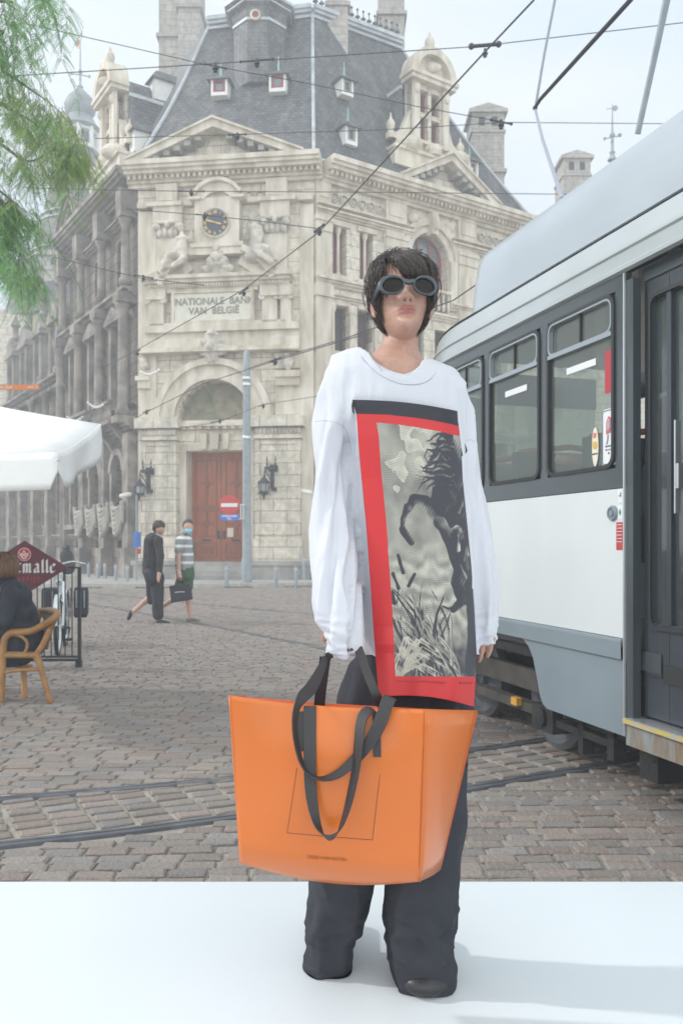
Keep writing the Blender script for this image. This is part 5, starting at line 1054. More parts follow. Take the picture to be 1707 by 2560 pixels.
# ================================================================= CAFE CORNER
M['canvas'] = mat('white_canvas', (.80, .80, .79), .8, var=.03, bump=.1, bscale=5)
um = empty('parasol', (-3.4, 6.6, 0)); tag(um, 'large white canvas parasol at the left edge with scalloped valance', 'parasol')
A0 = P(-420, 905, 6.7); K1 = P(147, 1131, 5.7); K2 = P(253, 1060, 6.5); K0 = P(-560, 1128, 5.9); K3 = P(150, 1010, 8.2); K3 = K2+Vector((-1.1, 1.5, .05)); K4 = Vector((-5.5, 8.3, 2.3))
q = MB()
def tri_grid(a, b, c, n=10, sag=.05):
    for i in range(n):
        for j in range(n):
            def pt(u, v):
                e = b.lerp(c, v); r_ = a.lerp(e, u); r_.z -= sag*math.sin(PI*u)+ (.03*math.sin(PI*v)*u); return r_
            q.quad(pt(i/n, j/n), pt((i+1)/n, j/n), pt((i+1)/n, (j+1)/n), pt(i/n, (j+1)/n))
ring_ = [K0, K1, K2, K3, K4]
for a, b in zip(ring_, ring_[1:]+ring_[:1]): tri_grid(A0, a, b)
bm = bmesh.new(); me = q.mesh('c'); bm.from_mesh(me); bmesh.ops.remove_doubles(bm, verts=bm.verts, dist=.002); bmesh.ops.recalc_face_normals(bm, faces=bm.faces); bm.to_mesh(me); bm.free()
cn = link_mesh('canopy', me, M['canvas'], um, smooth=True); so_ = cn.modifiers.new('s', 'SOLIDIFY'); so_.thickness = .006
for a, b, nseg in ((K0, K1, 4), (K1, K2, 1), (K2, K3, 2), (K3, K4, 4), (K4, K0, 3)):
    q = MB(); rows = []
    N = 40; d_ = (b-a); nn = Vector((d_.y, -d_.x, 0)).normalized()
    for i in range(N+1):
        t = i/N; ph = (t*nseg) % 1; edge = 1-.50*max(0, 1-min(ph, 1-ph)/.09 if nseg > 1 or True else 0)
        dep = .255*max(.35, edge); top = a.lerp(b, t)+Vector((0, 0, -.03*math.sin(PI*t)+.002))
        rows.append([top+nn*(.03*math.sin(t*9)*j/5)+Vector((0, 0, -dep*j/5)) for j in range(6)])
    q.grid(rows); v = q.build('valance', M['canvas'], um, smooth='all', fix=False); so_ = v.modifiers.new('s', 'SOLIDIFY'); so_.thickness = .004
q = MB(); q.tube([(A0.x, A0.y, 0), (A0.x, A0.y, A0.z)], .035, 10); q.build('mast', M['alu'], um); q = MB(); q.box(A0.x-.35, A0.x+.35, A0.y-.35, A0.y+.35, 0, .08); q.build('foot', M['greyst'], um)
q = MB()
for kk in ring_: q.tube([A0+Vector((0, 0, -.16)), A0.lerp(kk, .5)+Vector((0, 0, -.16)), kk+Vector((0, 0, -.06))], .012, 6)
q.build('rib', M['alu'], um)
# railing panel
Yf = 9.12; X = lambda x, Y=Yf: (x-CX)/FPX*Y; Z = lambda y, Y=Yf: CZ-(y-HY)/FPX*Y
fe = empty('railing', (X(100), Yf, 0)); tag(fe, 'black iron cafe railing panel at the left behind the rattan chair', 'railing')
q = MB(); q.box(X(196), X(203), Yf-.02, Yf+.02, 0, Z(1417)); q.box(X(192), X(204), Yf-.04, Yf+.04, 0, .09); q.build('post', M['iron'], fe)
q = MB(); q.box(X(-170), X(-163), Yf-.02, Yf+.02, 0, Z(1417)); q.build('post', M['iron'], fe)
for y0, y1 in ((1417, 1421), (1639, 1644), (1647, 1653)): q = MB(); q.box(X(-163), X(196), Yf-.014, Yf+.014, Z(y1), Z(y0)); q.build('rail', M['iron'], fe)
for k in range(20):
    x = 181-17.4*k; q = MB(); q.tube([(X(x), Yf, Z(1642)), (X(x), Yf, Z(1420))], .0065, 6); q.build('bar', M['iron'], fe)
# diamond beer board
Ys = 9.0; sg = empty('diamond_sign', (X(62, Ys), Ys, Z(1483, Ys))); tag(sg, 'burgundy diamond shaped beer board with white lettering hung on the railing', 'sign')
q = MB(); q.prism([(X(62, Ys), Ys, Z(1352, Ys)), (X(-47, Ys), Ys, Z(1419, Ys)), (X(66, Ys), Ys, Z(1485, Ys)), (X(171, Ys), Ys, Z(1419, Ys))], (0, .02, 0)); q.build('board', mat('burgundy', (.13, .022, .045), .5, var=.15, vscale=5), sg)
q = MB(); c = Vector((X(62, Ys), Ys-.001, Z(1386, Ys))); q.lathe(c, [(16.5/FPX*Ys, 0), (16.5/FPX*Ys, .004)], 32, (0, -1, 0)); q.build('logo_ring', M['white'], sg); q = MB(); q.lathe(c+Vector((0, -.004, 0)), [(15/FPX*Ys, 0), (15/FPX*Ys, .003)], 32, (0, -1, 0)); lgo = q.build('logo_disc', mat('logo_red', (.60, .03, .045), .5), sg)
u_ = Ys/FPX; q = MB(); L_ = lambda x, y: Vector((c.x+x*u_, c.y-.010, c.z+y*u_))
for a in (((-6, -5), (0, 10)), ((0, 10), (6, -5)), ((-4, 0), (4, 0)), ((-11, 4), (-5, -9)), ((-5, -9), (0, 0)), ((0, 0), (5, -9)), ((5, -9), (11, 4)), ((-11, -4), (-5, 3)), ((5, 3), (11, -4)), ((-4, -8), (-2, -12)), ((-2, -12), (0, -8)), ((0, -8), (2, -12)), ((2, -12), (4, -8))): q.tube([L_(*a[0]), L_(*a[1])], .0042, 5)
q.build('monogram', M['white'], lgo)
# broad-nib lettering
GL = {'W': ([[(.0, 1.1), (.05, .1), (.3, 0)], [(.3, 0), (.42, .15), (.42, 1.0)], [(.42, .15), (.65, 0), (.85, .15), (.85, 1.1), (.7, 1.25)]], 1.15), 'e': ([[(.08, .75), (.0, .62), (.05, .1), (.22, 0), (.48, .14)], [(.08, .75), (.28, .9), (.46, .72), (.06, .42)]], .68),
      's': ([[(.42, .78), (.25, .9), (.05, .74), (.1, .55), (.38, .38), (.4, .15), (.2, 0), (0, .12)]], .6), 't': ([[(.12, 1.15), (.10, .15), (.24, 0), (.42, .10)], [(-.02, .86), (.40, .88)]], .56),
      'm': ([[(-.04, .78), (.08, .88), (.09, .08), (.14, 0)], [(.09, .72), (.30, .9), (.40, .78), (.40, .08), (.45, 0)], [(.40, .72), (.60, .9), (.71, .78), (.71, .10), (.80, 0), (.86, .06)]], 1.02),
      'a': ([[(.06, .78), (.24, .9), (.42, .78), (.42, .12), (.5, 0), (.58, .08)], [(.42, .52), (.10, .42), (.04, .14), (.18, 0), (.42, .18)]], .72), 'l': ([[(.06, 1.28), (.08, 1.32), (.09, .12), (.18, 0), (.28, .08)]], .40)}
def nib(word, x0, z0, h, w_, Y, name, m, par, adv=1.0, ang=.75):
    q = MB(); x = x0; nv = Vector((math.cos(ang), 0, math.sin(ang)))*w_/2; k = 0
    for ch in word:
        for st_ in GL[ch][0]:
            for a, b in zip(st_[:-1], st_[1:]):
                A_ = Vector((x+a[0]*h, Y-k*.00005, z0+a[1]*h)); B_ = Vector((x+b[0]*h, Y-k*.00005, z0+b[1]*h)); k += 1
                q.prism([A_-nv, A_+nv, B_+nv, B_-nv], (0, .003, 0))
        x += GL[ch][1]*h*adv
    q.build(name, m, par, fix=True); return x
h_ = 24/FPX*Ys; tot = sum(GL[ch][1] for ch in 'Westmalle'); adv = ((146+22)/FPX*Ys)/(tot*h_)
nib('Westmalle', X(-22, Ys), Z(1431, Ys), h_, .030, Ys-.006, 'board_lettering', M['white'], sg, adv)
link_mesh('board_lettering', textmesh('T R A P P I S T', 17/FPX*Ys*1.2, u=(1, 0, 0), n=(0, -1, 0), origin=(X(62, Ys), Ys-.004, Z(1450, Ys)), ext=.002, xs=.64), mat('sign_text_red', (.45, .04, .05), .5), sg)
# bicycle, seen head-on behind the railing
Bf = Vector((X(146, 10.1), 10.1, .365)); bd = Vector((-.235, .97, 0)).normalized(); Br = Bf+bd*1.06; side = Vector((bd.y, -bd.x, 0))
bk = empty('bicycle', (Br+Bf)/2-Vector((0, 0, .365))); tag(bk, 'silver framed bicycle with black panniers parked head-on behind the railing', 'bicycle')
M['silver'] = mat('silver_frame', (.62, .66, .68), .25, metal=.5)
M['cloth_black'] = mat('black_canvas_bag', (.028, .030, .045), .7, var=.3)
fs_ = side
for c, nm in ((Bf, 'front_wheel'), (Br, 'rear_wheel')):
    w_ = empty(nm, c-Vector((0, 0, .365)), bk)
    q = MB(); q.ring_loft([[c+(bd*math.cos(a)+Vector((0, 0, 1))*math.sin(a))*(.345+.022*math.cos(b))+fs_*.022*math.sin(b) for b in [2*PI*j/8 for j in range(8)]] for a in [2*PI*i/40 for i in range(41)]], False); q.build('tyre', M['rubber'], w_, smooth='all')
    q = MB(); q.ring_loft([[c+(bd*math.cos(a)+Vector((0, 0, 1))*math.sin(a))*(.315+.010*math.cos(b))+fs_*.014*math.sin(b) for b in [2*PI*j/6 for j in range(6)]] for a in [2*PI*i/40 for i in range(41)]], False)
    for i in range(18): a = 2*PI*i/18; q.tube([c+fs_*(.03 if i % 2 else -.03), c+(bd*math.cos(a)+Vector((0, 0, 1))*math.sin(a))*.31], .0015, 3)
    q.tube([c-fs_*.05, c+fs_*.05], .018, 8); q.build('rim', M['silver'], w_)
    q = MB(); q.ring_loft([[c+(bd*math.cos(a)+Vector((0, 0, 1))*math.sin(a))*.385+fs_*b for b in (-.03, 0, .03)] for a in [PI*(.1+.75*i/20)+(0 if nm[0] == 'r' else PI*.12) for i in range(21)]], False, False); q.build('mudguard', M['silver'], w_, smooth='all', fix=False)
hd = Bf+bd*.22+Vector((0, 0, .50)); bb = Bf+bd*.62+Vector((0, 0, -.08)); stt = Bf+bd*.80+Vector((0, 0, .50)); H = Bf+bd*.28+Vector((0, 0, .74))
q = MB(); q.tube([hd+Vector((0, 0, -.18)), hd+Vector((0, 0, .12))], .028, 8); q.tube([hd, bb], .024, 8); q.tube([hd+Vector((0, 0, -.12)), bb+Vector((0, 0, .03))], .02, 8); q.tube([bb, stt], .02, 8); q.tube([bb, Br], .014, 6); q.tube([stt+Vector((0, 0, -.05)), Br+fs_*.06], .01, 6); q.tube([stt+Vector((0, 0, -.05)), Br-fs_*.06], .01, 6); q.build('frame', M['silver'], bk, smooth=True)
q = MB()
for s_ in (-1, 1): q.tube([hd+Vector((0, 0, -.18)), hd+Vector((0, 0, -.24))+fs_*.05*s_, Bf+fs_*.055*s_], .014, 8)
q.tube([hd+Vector((0, 0, .1)), H], .014, 8); q.build('fork', M['silver'], bk, smooth=True)
q = MB(); q.tube(smoothpoly([H-fs_*.30+bd*.16, H-fs_*.29, H-fs_*.15+Vector((0, 0, .03)), H, H+fs_*.15+Vector((0, 0, .03)), H+fs_*.29, H+fs_*.30+bd*.16], 4), .013, 8); hb = q.build('handlebar', M['alu'], bk, smooth=True)
q = MB()
for s_ in (-1, 1): q.cap(H+fs_*.30*s_+bd*.04, .018, H+fs_*.30*s_+bd*.17, .018, 8)
q.build('grip', M['rubber'], hb, smooth='all')
q = MB(); q.lathe(hd+Vector((0, 0, .02))-bd*.06, [(.035, 0), (.04, -.05), (.03, -.06)], 12, bd); q.build('headlight', M['alu'], bk)
q = MB(); q.tube([stt, stt+Vector((0, 0, .14))], .012, 6); q.ell(stt+Vector((0, 0, .16))+bd*.04, (.10, .13, .035), 10); q.build('saddle', mat('navy_saddle', (.05, .06, .11), .5), bk, smooth=True)
q = MB(); rz = Br.z+.40
for s_ in (-1, 1): q.tube([Br+fs_*.07*s_+Vector((0, 0, .40))-bd*.3, Br+fs_*.07*s_+Vector((0, 0, .40))+bd*.2], .007, 6); q.tube([Br+fs_*.06*s_, Br+fs_*.07*s_+Vector((0, 0, .4))], .006, 6)
q.build('rack', M['iron'], bk)
for s_ in (-1, 1):
    q = MB(); c = Br+fs_*.20*s_+Vector((0, 0, .22)); v = []
    for dz, e in ((-.2, .85), (-.16, 1), (.14, 1), (.19, .9)): v.append([c+fs_*a*e*.085+bd*b*e*.17+Vector((0, 0, dz)) for a, b in ((-1, -1), (1, -1), (1, 1), (-1, 1))])
    q.ring_loft(v); pn_ = q.build('pannier', M['cloth_black'], bk)
    q = MB()
    for a in (-.05, .05): q.prism([c+fs_*(a+.01)-bd*.176+Vector((0, 0, .16)), c+fs_*(a-.01)-bd*.176+Vector((0, 0, .16)), c+fs_*(a-.01)-bd*.178+Vector((0, 0, -.05)), c+fs_*(a+.01)-bd*.178+Vector((0, 0, -.05))], -bd*.004); q.ell(c+fs_*a-bd*.18+Vector((0, 0, -.06)), .012, 6)
    q.build('buckle', M['pole'], pn_)
q = MB(); q.tube([bb-fs_*.09, bb+fs_*.09], .012, 6); q.box(bb.x+.08, bb.x+.16, bb.y-.16, bb.y-.08, bb.z-.15, bb.z-.12); q.tube([bb+fs_*.09, Vector((bb.x+.1, bb.y-.12, bb.z-.13))], .01, 6); q.lathe(bb+fs_*.04, [(.09, 0), (.09, .006)], 20, fs_); q.build('pedal_crank', M['iron'], bk)
# rattan chair
def q5(x, y, Y): return P(x*.1531, 1340+y*.1531, Y)
M['rattan'] = mat('rattan', (.46, .24, .085), .45, col2=(.33, .16, .055), vscale=12)
ch = empty('rattan_chair', q5(300, 2600, 7.2)); ch.location.z = 0; WL[ch.name] = Vector(ch.location); tag(ch, 'bent rattan cafe armchair under the seated person in the navy jacket', 'chair')
def rt(pts, r, name='rattan_pole'):
    q = MB(); q.tube(smoothpoly(pts, 6), r, 10); return q.build(name, M['rattan'], ch, smooth='all')
yn, yf = 7.1, 7.62
rt([q5(780, 1215, 7.55), q5(880, 1225, 7.35), q5(945, 1280, 7.15), q5(860, 1360, 7.02), q5(700, 1460, yn), q5(520, 1550, yn), q5(330, 1570, yn), q5(180, 1590, yn), q5(90, 1680, yn), q5(60, 1850, yn), q5(50, 2050, yn), q5(20, 2740, yn)], .030, 'arm_rail')
rt([q5(560, 1250, 7.62), q5(660, 1222, 7.62), q5(780, 1215, 7.55)], .026, 'back_rail')
rt([q5(560, 1250, 7.62), q5(300, 1300, yf+.05), q5(-60, 1520, yf), q5(-250, 1640, yf), q5(-300, 1800, yf), q5(-310, 2640, yf)], .028, 'arm_rail')
rt([q5(930, 1290, 7.15), q5(830, 1500, 7.12), q5(700, 1780, yn), q5(620, 1920, yn), q5(660, 2100, yn), q5(840, 2745, yn)], .026, 'leg')
rt([q5(660, 1240, 7.6), q5(520, 1700, yf), q5(395, 1950, 7.45), q5(395, 2250, 7.4), (q5(402, 2672, 7.29))], .027, 'leg')
rt([q5(30, 1945, yn), q5(300, 1950, yn), q5(640, 1945, yn)], .024, 'seat_rail'); rt([q5(-300, 1960, yf), q5(100, 1950, yf), q5(420, 1945, yf)], .022, 'seat_rail')
rt([q5(110, 1680, yn), q5(190, 1620, yn), q5(330, 1630, yn), q5(440, 1720, yn), q5(445, 1830, yn), q5(390, 1930, yn)], .013, 'arm_loop')
rt([q5(40, 2240, yn), q5(300, 2190, 7.1), q5(660, 2180, yn)], .016, 'stretcher'); rt([q5(-40, 2060, yf), q5(250, 2130, 7.4), q5(520, 2120, 7.2)], .013, 'stretcher'); rt([q5(540, 1960, yn), q5(620, 2100, yn), q5(690, 2250, yn)], .008, 'stretcher')
q = MB(); q.prism([q5(30, 1925, yn), q5(640, 1925, yn), q5(430, 1925, yf), q5(-300, 1930, yf)], (0, 0, .02)); q.build('seat', mat('woven_seat', (.30, .20, .11), .7, var=.3, bump=.8, bscale=90), ch)
q = MB(); q.grid([[q5(930-140*v-(180*u)+0, 1290+10*math.sin(u*3)+v*560, 7.15+.45*u) for v in (0, .25, .5, .75, 1)] for u in (0, .25, .5, .75, 1)]); bw = q.build('woven_back', mat('woven_back', (.28, .19, .11), .7, var=.3, bump=.8, bscale=90), ch, fix=False); bw.modifiers.new('s', 'SOLIDIFY').thickness = .012
# ---- people builders
def blob(name, caps, m, par, vox=.012, sm=3, fold=0, ells=()):
    q = MB()
    for c in caps: q.cap(*c, 12)
    for e in ells: q.ell(*e)
    me = remeshed(q, vox, sm, (lambda co, no: co+no*(fbm(co, 14, 14, 5)*fold)[:, None]) if fold else None); return link_mesh(name, me, m, par)
M['skin'] = mat('skin', (.56, .335, .26), .5, var=.08)
M['navy'] = mat('navy_wool', (.028, .034, .052), .8, var=.2, bump=.1)
# seated guest
sp = empty('person', q5(250, 1950, 7.35)); tag(sp, 'person with light brown hair in navy jacket seated at the left edge', 'person')
Yp = 7.35
blob('body', [(q5(70, 560, Yp), .075, q5(75, 640, Yp), .07), (q5(90, 650, Yp), .055, q5(110, 850, Yp), .06), (q5(100, 900, Yp), .13, q5(180, 1800, Yp), .15), (q5(180, 1800, Yp), .11, q5(-700, 1790, Yp-.1), .08), (q5(-700, 1790, Yp-.1), .07, q5(-720, 2650, Yp-.1), .05), (q5(-720, 2680, Yp-.1), .05, q5(-900, 2690, Yp-.1), .04),
    (q5(150, 950, Yp-.2), .055, q5(50, 1350, Yp-.28), .045), (q5(50, 1350, Yp-.28), .04, q5(-400, 1400, Yp-.3), .03), (q5(-400, 1400, Yp-.3), .035, q5(-460, 1400, Yp-.3), .03)], M['skin'], sp, ells=[(q5(40, 540, Yp), (.085, .095, .115))])
blob('jacket', [(q5(60, 930, Yp), .16, q5(190, 1200, Yp), .19), (q5(190, 1200, Yp), .19, q5(260, 1750, Yp), .215), (q5(200, 930, Yp-.1), .12, q5(330, 1250, Yp-.05), .14), (q5(230, 900, Yp+.05), .11, q5(280, 1000, Yp-.1), .13), (q5(190, 960, Yp-.22), .08, q5(80, 1380, Yp-.28), .07), (q5(80, 1380, Yp-.28), .065, q5(-380, 1400, Yp-.3), .05), (q5(330, 1250, Yp), .14, q5(420, 1740, Yp), .17), (q5(140, 850, Yp), .075, q5(160, 950, Yp), .09)], M['navy'], sp, fold=.012)
blob('trousers', [(q5(260, 1820, Yp), .17, q5(-650, 1800, Yp-.12), .11), (q5(-650, 1800, Yp-.12), .10, q5(-700, 2600, Yp-.1), .08)], M['navy'], sp, vox=.02)
q = MB(); q.tube([q5(200, 735, Yp-.1), q5(110, 800, Yp-.14), q5(0, 900, Yp-.17), q5(-60, 980, Yp-.17)], [.012, .022, .024, .02], 8); q.build('shirt_collar', M['white'], sp, smooth='all')
hr = MB(); hc = q5(40, 520, Yp)
rh = random.Random(3)
hr.ell(hc+Vector((.02, 0, .02)), (.105, .11, .115), 14)
for k in range(420):
    a = rh.uniform(-2.2, 2.6); el = rh.uniform(-.2, 1.3); d0 = Vector((math.cos(a)*math.cos(el), math.sin(a)*math.cos(el), math.sin(el))); L_ = rh.uniform(.7, 1)
    pts_ = []
    for j in range(6):
        t = j/5; e2 = el-(el+.75)*t*L_; pts_.append(hc+Vector((.02, 0, .015))+Vector((math.cos(a)*math.cos(e2)*.115, math.sin(a)*math.cos(e2)*.12, math.sin(e2)*.13+ (-.02*t if e2 < 0 else 0)))*(1+rh.uniform(-.02, .05)))
    hr.tube(pts_, [.005, .006, .006, .005, .004, .001], 4)
hr.build('hair', mat('light_brown_hair', (.27, .145, .07), .45, col2=(.15, .08, .04), vscale=60, vdir=(1, 1, .15)), sp, smooth='all')
# walking pair (region coordinates of the cafe crop)
def q4(x, y, Y): return P(x*.3444, 1300+y*.3444, Y)
M['charcoal'] = mat('charcoal_knit', (.028, .028, .032), .85, var=.2); M['trouserblk'] = mat('black_trousers', (.025, .027, .034), .8, var=.2)
w1_ = empty('person', G(395, 1560)); tag(w1_, 'pedestrian in dark sweater and trousers walking right, turning head to the companion', 'person'); Y1 = 14.3
blob('body', [(q4(1160, 60, Y1), .08, q4(1162, 82, Y1), .07), (q4(1150, 90, Y1), .05, q4(1140, 125, Y1), .055), (q4(1130, 160, Y1), .12, q4(1130, 340, Y1), .12), (q4(1140, 150, Y1-.14), .04, q4(1160, 260, Y1-.22), .035), (q4(1160, 260, Y1-.22), .03, q4(1158, 380, Y1-.28), .028), (q4(1158, 385, Y1-.28), .038, q4(1152, 430, Y1-.28), .03), (q4(1148, 410, Y1-.31), .012, q4(1142, 450, Y1-.31), .01), (q4(1160, 415, Y1-.31), .012, q4(1156, 455, Y1-.31), .01), (q4(1105, 150, Y1+.2), .045, q4(1090, 360, Y1+.2), .03),
    (q4(1140, 380, Y1), .10, q4(1150, 560, Y1), .06), (q4(1150, 560, Y1), .055, q4(1155, 725, Y1), .035), (q4(1120, 380, Y1+.1), .10, q4(1090, 560, Y1+.1), .06), (q4(1090, 560, Y1+.1), .055, q4(975, 660, Y1+.1), .038), (q4(975, 660, Y1+.1), .035, q4(945, 690, Y1+.1), .03)], M['skin'], w1_, ells=[(q4(1160, 62, Y1), (.085, .1, .115)), (q4(1192, 75, Y1), (.02, .02, .03))])
blob('sweater', [(q4(1120, 150, Y1-.1), .12, q4(1120, 150, Y1+.14), .12), (q4(1115, 160, Y1), .165, q4(1105, 330, Y1), .165), (q4(1145, 150, Y1-.17), .08, q4(1165, 260, Y1-.23), .065), (q4(1165, 260, Y1-.23), .06, q4(1160, 370, Y1-.26), .05), (q4(1100, 150, Y1+.2), .08, q4(1085, 350, Y1+.22), .055), (q4(1108, 330, Y1), .16, q4(1106, 370, Y1), .16)], M['charcoal'], w1_, fold=.015)
blob('trousers', [(q4(1115, 370, Y1), .15, q4(1120, 420, Y1), .16), (q4(1140, 410, Y1), .125, q4(1145, 560, Y1-.02), .105), (q4(1145, 560, Y1-.02), .105, q4(1150, 690, Y1-.02), .095), (q4(1110, 410, Y1+.08), .13, q4(1095, 580, Y1+.1), .075)], M['trouserblk'], w1_, fold=.012)
blob('shirt_collar', [(q4(1132, 112, Y1-.05), .04, q4(1160, 122, Y1-.05), .035), (q4(1130, 116, Y1+.05), .04, q4(1158, 124, Y1+.04), .035)], mat('blue_collar', (.42, .47, .55), .7), w1_)
blob('hair', [(q4(1150, 42, Y1), .10, q4(1160, 40, Y1), .10), (q4(1140, 60, Y1), .085, q4(1146, 80, Y1), .06)], mat('dark_brown_hair', (.07, .045, .035), .6, var=.4, vscale=40), w1_, fold=.02)
blob('shoe', [(q4(1150, 742, Y1), .045, q4(1195, 745, Y1), .045), (q4(1195, 745, Y1), .045, q4(1230, 752, Y1), .028)], M['rubber'], w1_); blob('shoe', [(q4(955, 670, Y1+.1), .04, q4(935, 715, Y1+.1), .035)], M['rubber'], w1_)
hbg = blob('belt_bag', [(q4(1080, 390, Y1-.16), .09, q4(1095, 430, Y1-.16), .09)], M['cloth_black'], None); tag(hbg, 'small dark pouch at the hip of the sweater pedestrian', 'pouch')
Y2 = 14.55; w2_ = empty('person', G(475, 1556)); tag(w2_, 'pedestrian in striped t-shirt, green shorts and blue face mask', 'person')
blob('body', [(q4(1366, 60, Y2), .08, q4(1366, 78, Y2), .07), (q4(1358, 85, Y2), .05, q4(1345, 125, Y2), .055), (q4(1335, 160, Y2), .12, q4(1335, 340, Y2), .12), (q4(1310, 165, Y2-.2), .05, q4(1298, 280, Y2-.22), .042), (q4(1298, 280, Y2-.22), .04, q4(1302, 375, Y2-.22), .028), (q4(1302, 385, Y2-.22), .042, q4(1306, 415, Y2-.22), .036), (q4(1298, 410, Y2-.24), .013, q4(1294, 435, Y2-.24), .011), (q4(1312, 412, Y2-.24), .013, q4(1312, 438, Y2-.24), .011), (q4(1320, 412, Y2-.22), .013, q4(1322, 432, Y2-.22), .011), (q4(1365, 160, Y2+.18), .045, q4(1385, 330, Y2+.18), .035),
    (q4(1350, 380, Y2), .12, q4(1362, 540, Y2), .07), (q4(1362, 540, Y2), .06, q4(1378, 715, Y2), .036), (q4(1330, 380, Y2+.1), .11, q4(1270, 570, Y2+.1), .065), (q4(1270, 570, Y2+.1), .055, q4(1160, 640, Y2+.1), .035)], M['skin'], w2_, ells=[(q4(1368, 52, Y2), (.085, .095, .12)), (q4(1352, 60, Y2-.05), (.02, .02, .03))])
def stripes():
    m = mat('striped_cotton', (.6, .6, .58), .8); n = m.node_tree; g = n.nodes.new('ShaderNodeNewGeometry'); s_ = n.nodes.new('ShaderNodeSeparateXYZ'); n.links.new(g.outputs['Position'], s_.inputs[0])
    w_ = n.nodes.new('ShaderNodeMath'); w_.operation = 'MULTIPLY'; w_.inputs[1].default_value = 44; n.links.new(s_.outputs['Z'], w_.inputs[0]); k = n.nodes.new('ShaderNodeMath'); k.operation = 'SINE'; n.links.new(w_.outputs[0], k.inputs[0])
    r = n.nodes.new('ShaderNodeValToRGB'); r.color_ramp.elements[0].position = .45; r.color_ramp.elements[1].position = .6; r.color_ramp.elements[0].color = (.26, .29, .31, 1); r.color_ramp.elements[1].color = (.72, .72, .70, 1); n.links.new(k.outputs[0], r.inputs['Fac']); n.links.new(r.outputs['Color'], n.nodes['Principled BSDF'].inputs['Base Color']); return m
blob('t_shirt', [(q4(1322, 150, Y2-.08), .11, q4(1340, 150, Y2+.12), .11), (q4(1336, 165, Y2), .15, q4(1340, 340, Y2), .165), (q4(1312, 155, Y2-.18), .085, q4(1300, 215, Y2-.21), .075)], stripes(), w2_, fold=.012)
blob('shorts', [(q4(1345, 360, Y2), .16, q4(1348, 400, Y2), .16), (q4(1352, 400, Y2), .13, q4(1358, 480, Y2), .11), (q4(1332, 400, Y2+.1), .12, q4(1305, 480, Y2+.1), .10)], mat('green_shorts', (.05, .11, .055), .8, var=.2), w2_)
blob('vest', [(q4(1345, 112, Y2+.02), .07, q4(1385, 170, Y2+.1), .07), (q4(1385, 170, Y2+.1), .07, q4(1390, 330, Y2+.12), .05), (q4(1310, 120, Y2-.02), .05, q4(1340, 112, Y2-.04), .05)], mat('olive_vest', (.13, .15, .10), .85), w2_)
blob('face_mask', [(q4(1362, 78, Y2-.06), .05, q4(1376, 80, Y2-.05), .05)], mat('mask_blue', (.25, .60, .78), .7), w2_)
blob('hair', [(q4(1362, 28, Y2+.01), .085, q4(1368, 26, Y2+.01), .085), (q4(1352, 45, Y2+.04), .07, q4(1352, 60, Y2+.05), .05)], mat('short_dark_hair', (.06, .05, .045), .6), w2_)
blob('shoe', [(q4(1365, 728, Y2), .045, q4(1410, 728, Y2), .045), (q4(1410, 728, Y2), .045, q4(1445, 735, Y2), .028)], mat('olive_loafer', (.13, .13, .08), .7), w2_); blob('shoe', [(q4(1150, 640, Y2+.1), .035, q4(1130, 680, Y2+.1), .03)], mat('olive_loafer2', (.13, .13, .08), .7), w2_)
q = MB(); tn = [(1228, 478), (1378, 458), (1396, 578), (1244, 602)]; q.prism([q4(x, y, Y2-.30) for x, y in tn], (0, .10, 0)); ob = q.build('shopping_bag', M['cloth_black'], None, base=q4(1310, 600, Y2-.25)); bv = ob.modifiers.new('b', 'BEVEL'); bv.width = .015; bv.segments = 3
tag(ob, 'black shopping bag with a small pale mark held by the masked pedestrian', 'bag')
q = MB(); q.tube(smoothpoly([q4(1270, 475, Y2-.31), q4(1290, 430, Y2-.27), q4(1325, 425, Y2-.27), q4(1345, 465, Y2-.31)], 5), .009, 6); q.build('bag_handle', M['rubber'], ob); q = MB(); q.tube([q4(1270, 528, Y2-.305), q4(1300, 522, Y2-.305), q4(1342, 522, Y2-.305)], .006, 5); q.build('bag_mark', M['white'], ob)
# person sitting far away beyond the bicycle
Yq = 21; sq = empty('person', P(168, 1440, Yq)); sq.location.z = .0; WL[sq.name] = Vector(sq.location); tag(sq, 'person in a dark top sitting far behind the bicycle with back turned', 'person')
blob('body', [(P(166, 1374, Yq), .06, P(166, 1385, Yq), .05), (P(166, 1390, Yq), .13, P(166, 1415, Yq), .14), (P(155, 1392, Yq), .05, P(151, 1408, Yq-.1), .04), (P(166, 1424, Yq), .13, P(162, 1424, Yq+.4), .09), (P(162, 1424, Yq+.4), .08, Vector((P(162, 0, Yq).x, Yq+.45, .08)), .05)], M['skin'], sq, vox=.025, ells=[(P(167, 1371, Yq), (.075, .085, .10))])
blob('jacket', [(P(160, 1387, Yq), .10, P(174, 1387, Yq), .10), (P(167, 1390, Yq), .17, P(170, 1418, Yq), .19), (P(176, 1392, Yq), .08, P(183, 1408, Yq-.05), .07)], M['charcoal'], sq, vox=.025); blob('hair', [(P(167, 1369, Yq-.02), .085, P(167, 1371, Yq-.02), .085)], mat('black_hair', (.03, .025, .025), .6), sq, vox=.025)
q = MB(); q.box(P(140, 0, Yq).x, P(196, 0, Yq).x, Yq-.25, Yq+.2, 0, P(0, 1424, Yq).z-.12); bx = q.build('stone_bench', M['greyst'], None, base=(P(168, 0, Yq).x, Yq, 0)); bx.modifiers.new('b', 'BEVEL').width = .02; tag(bx, 'low stone bench under the far sitting person', 'bench')

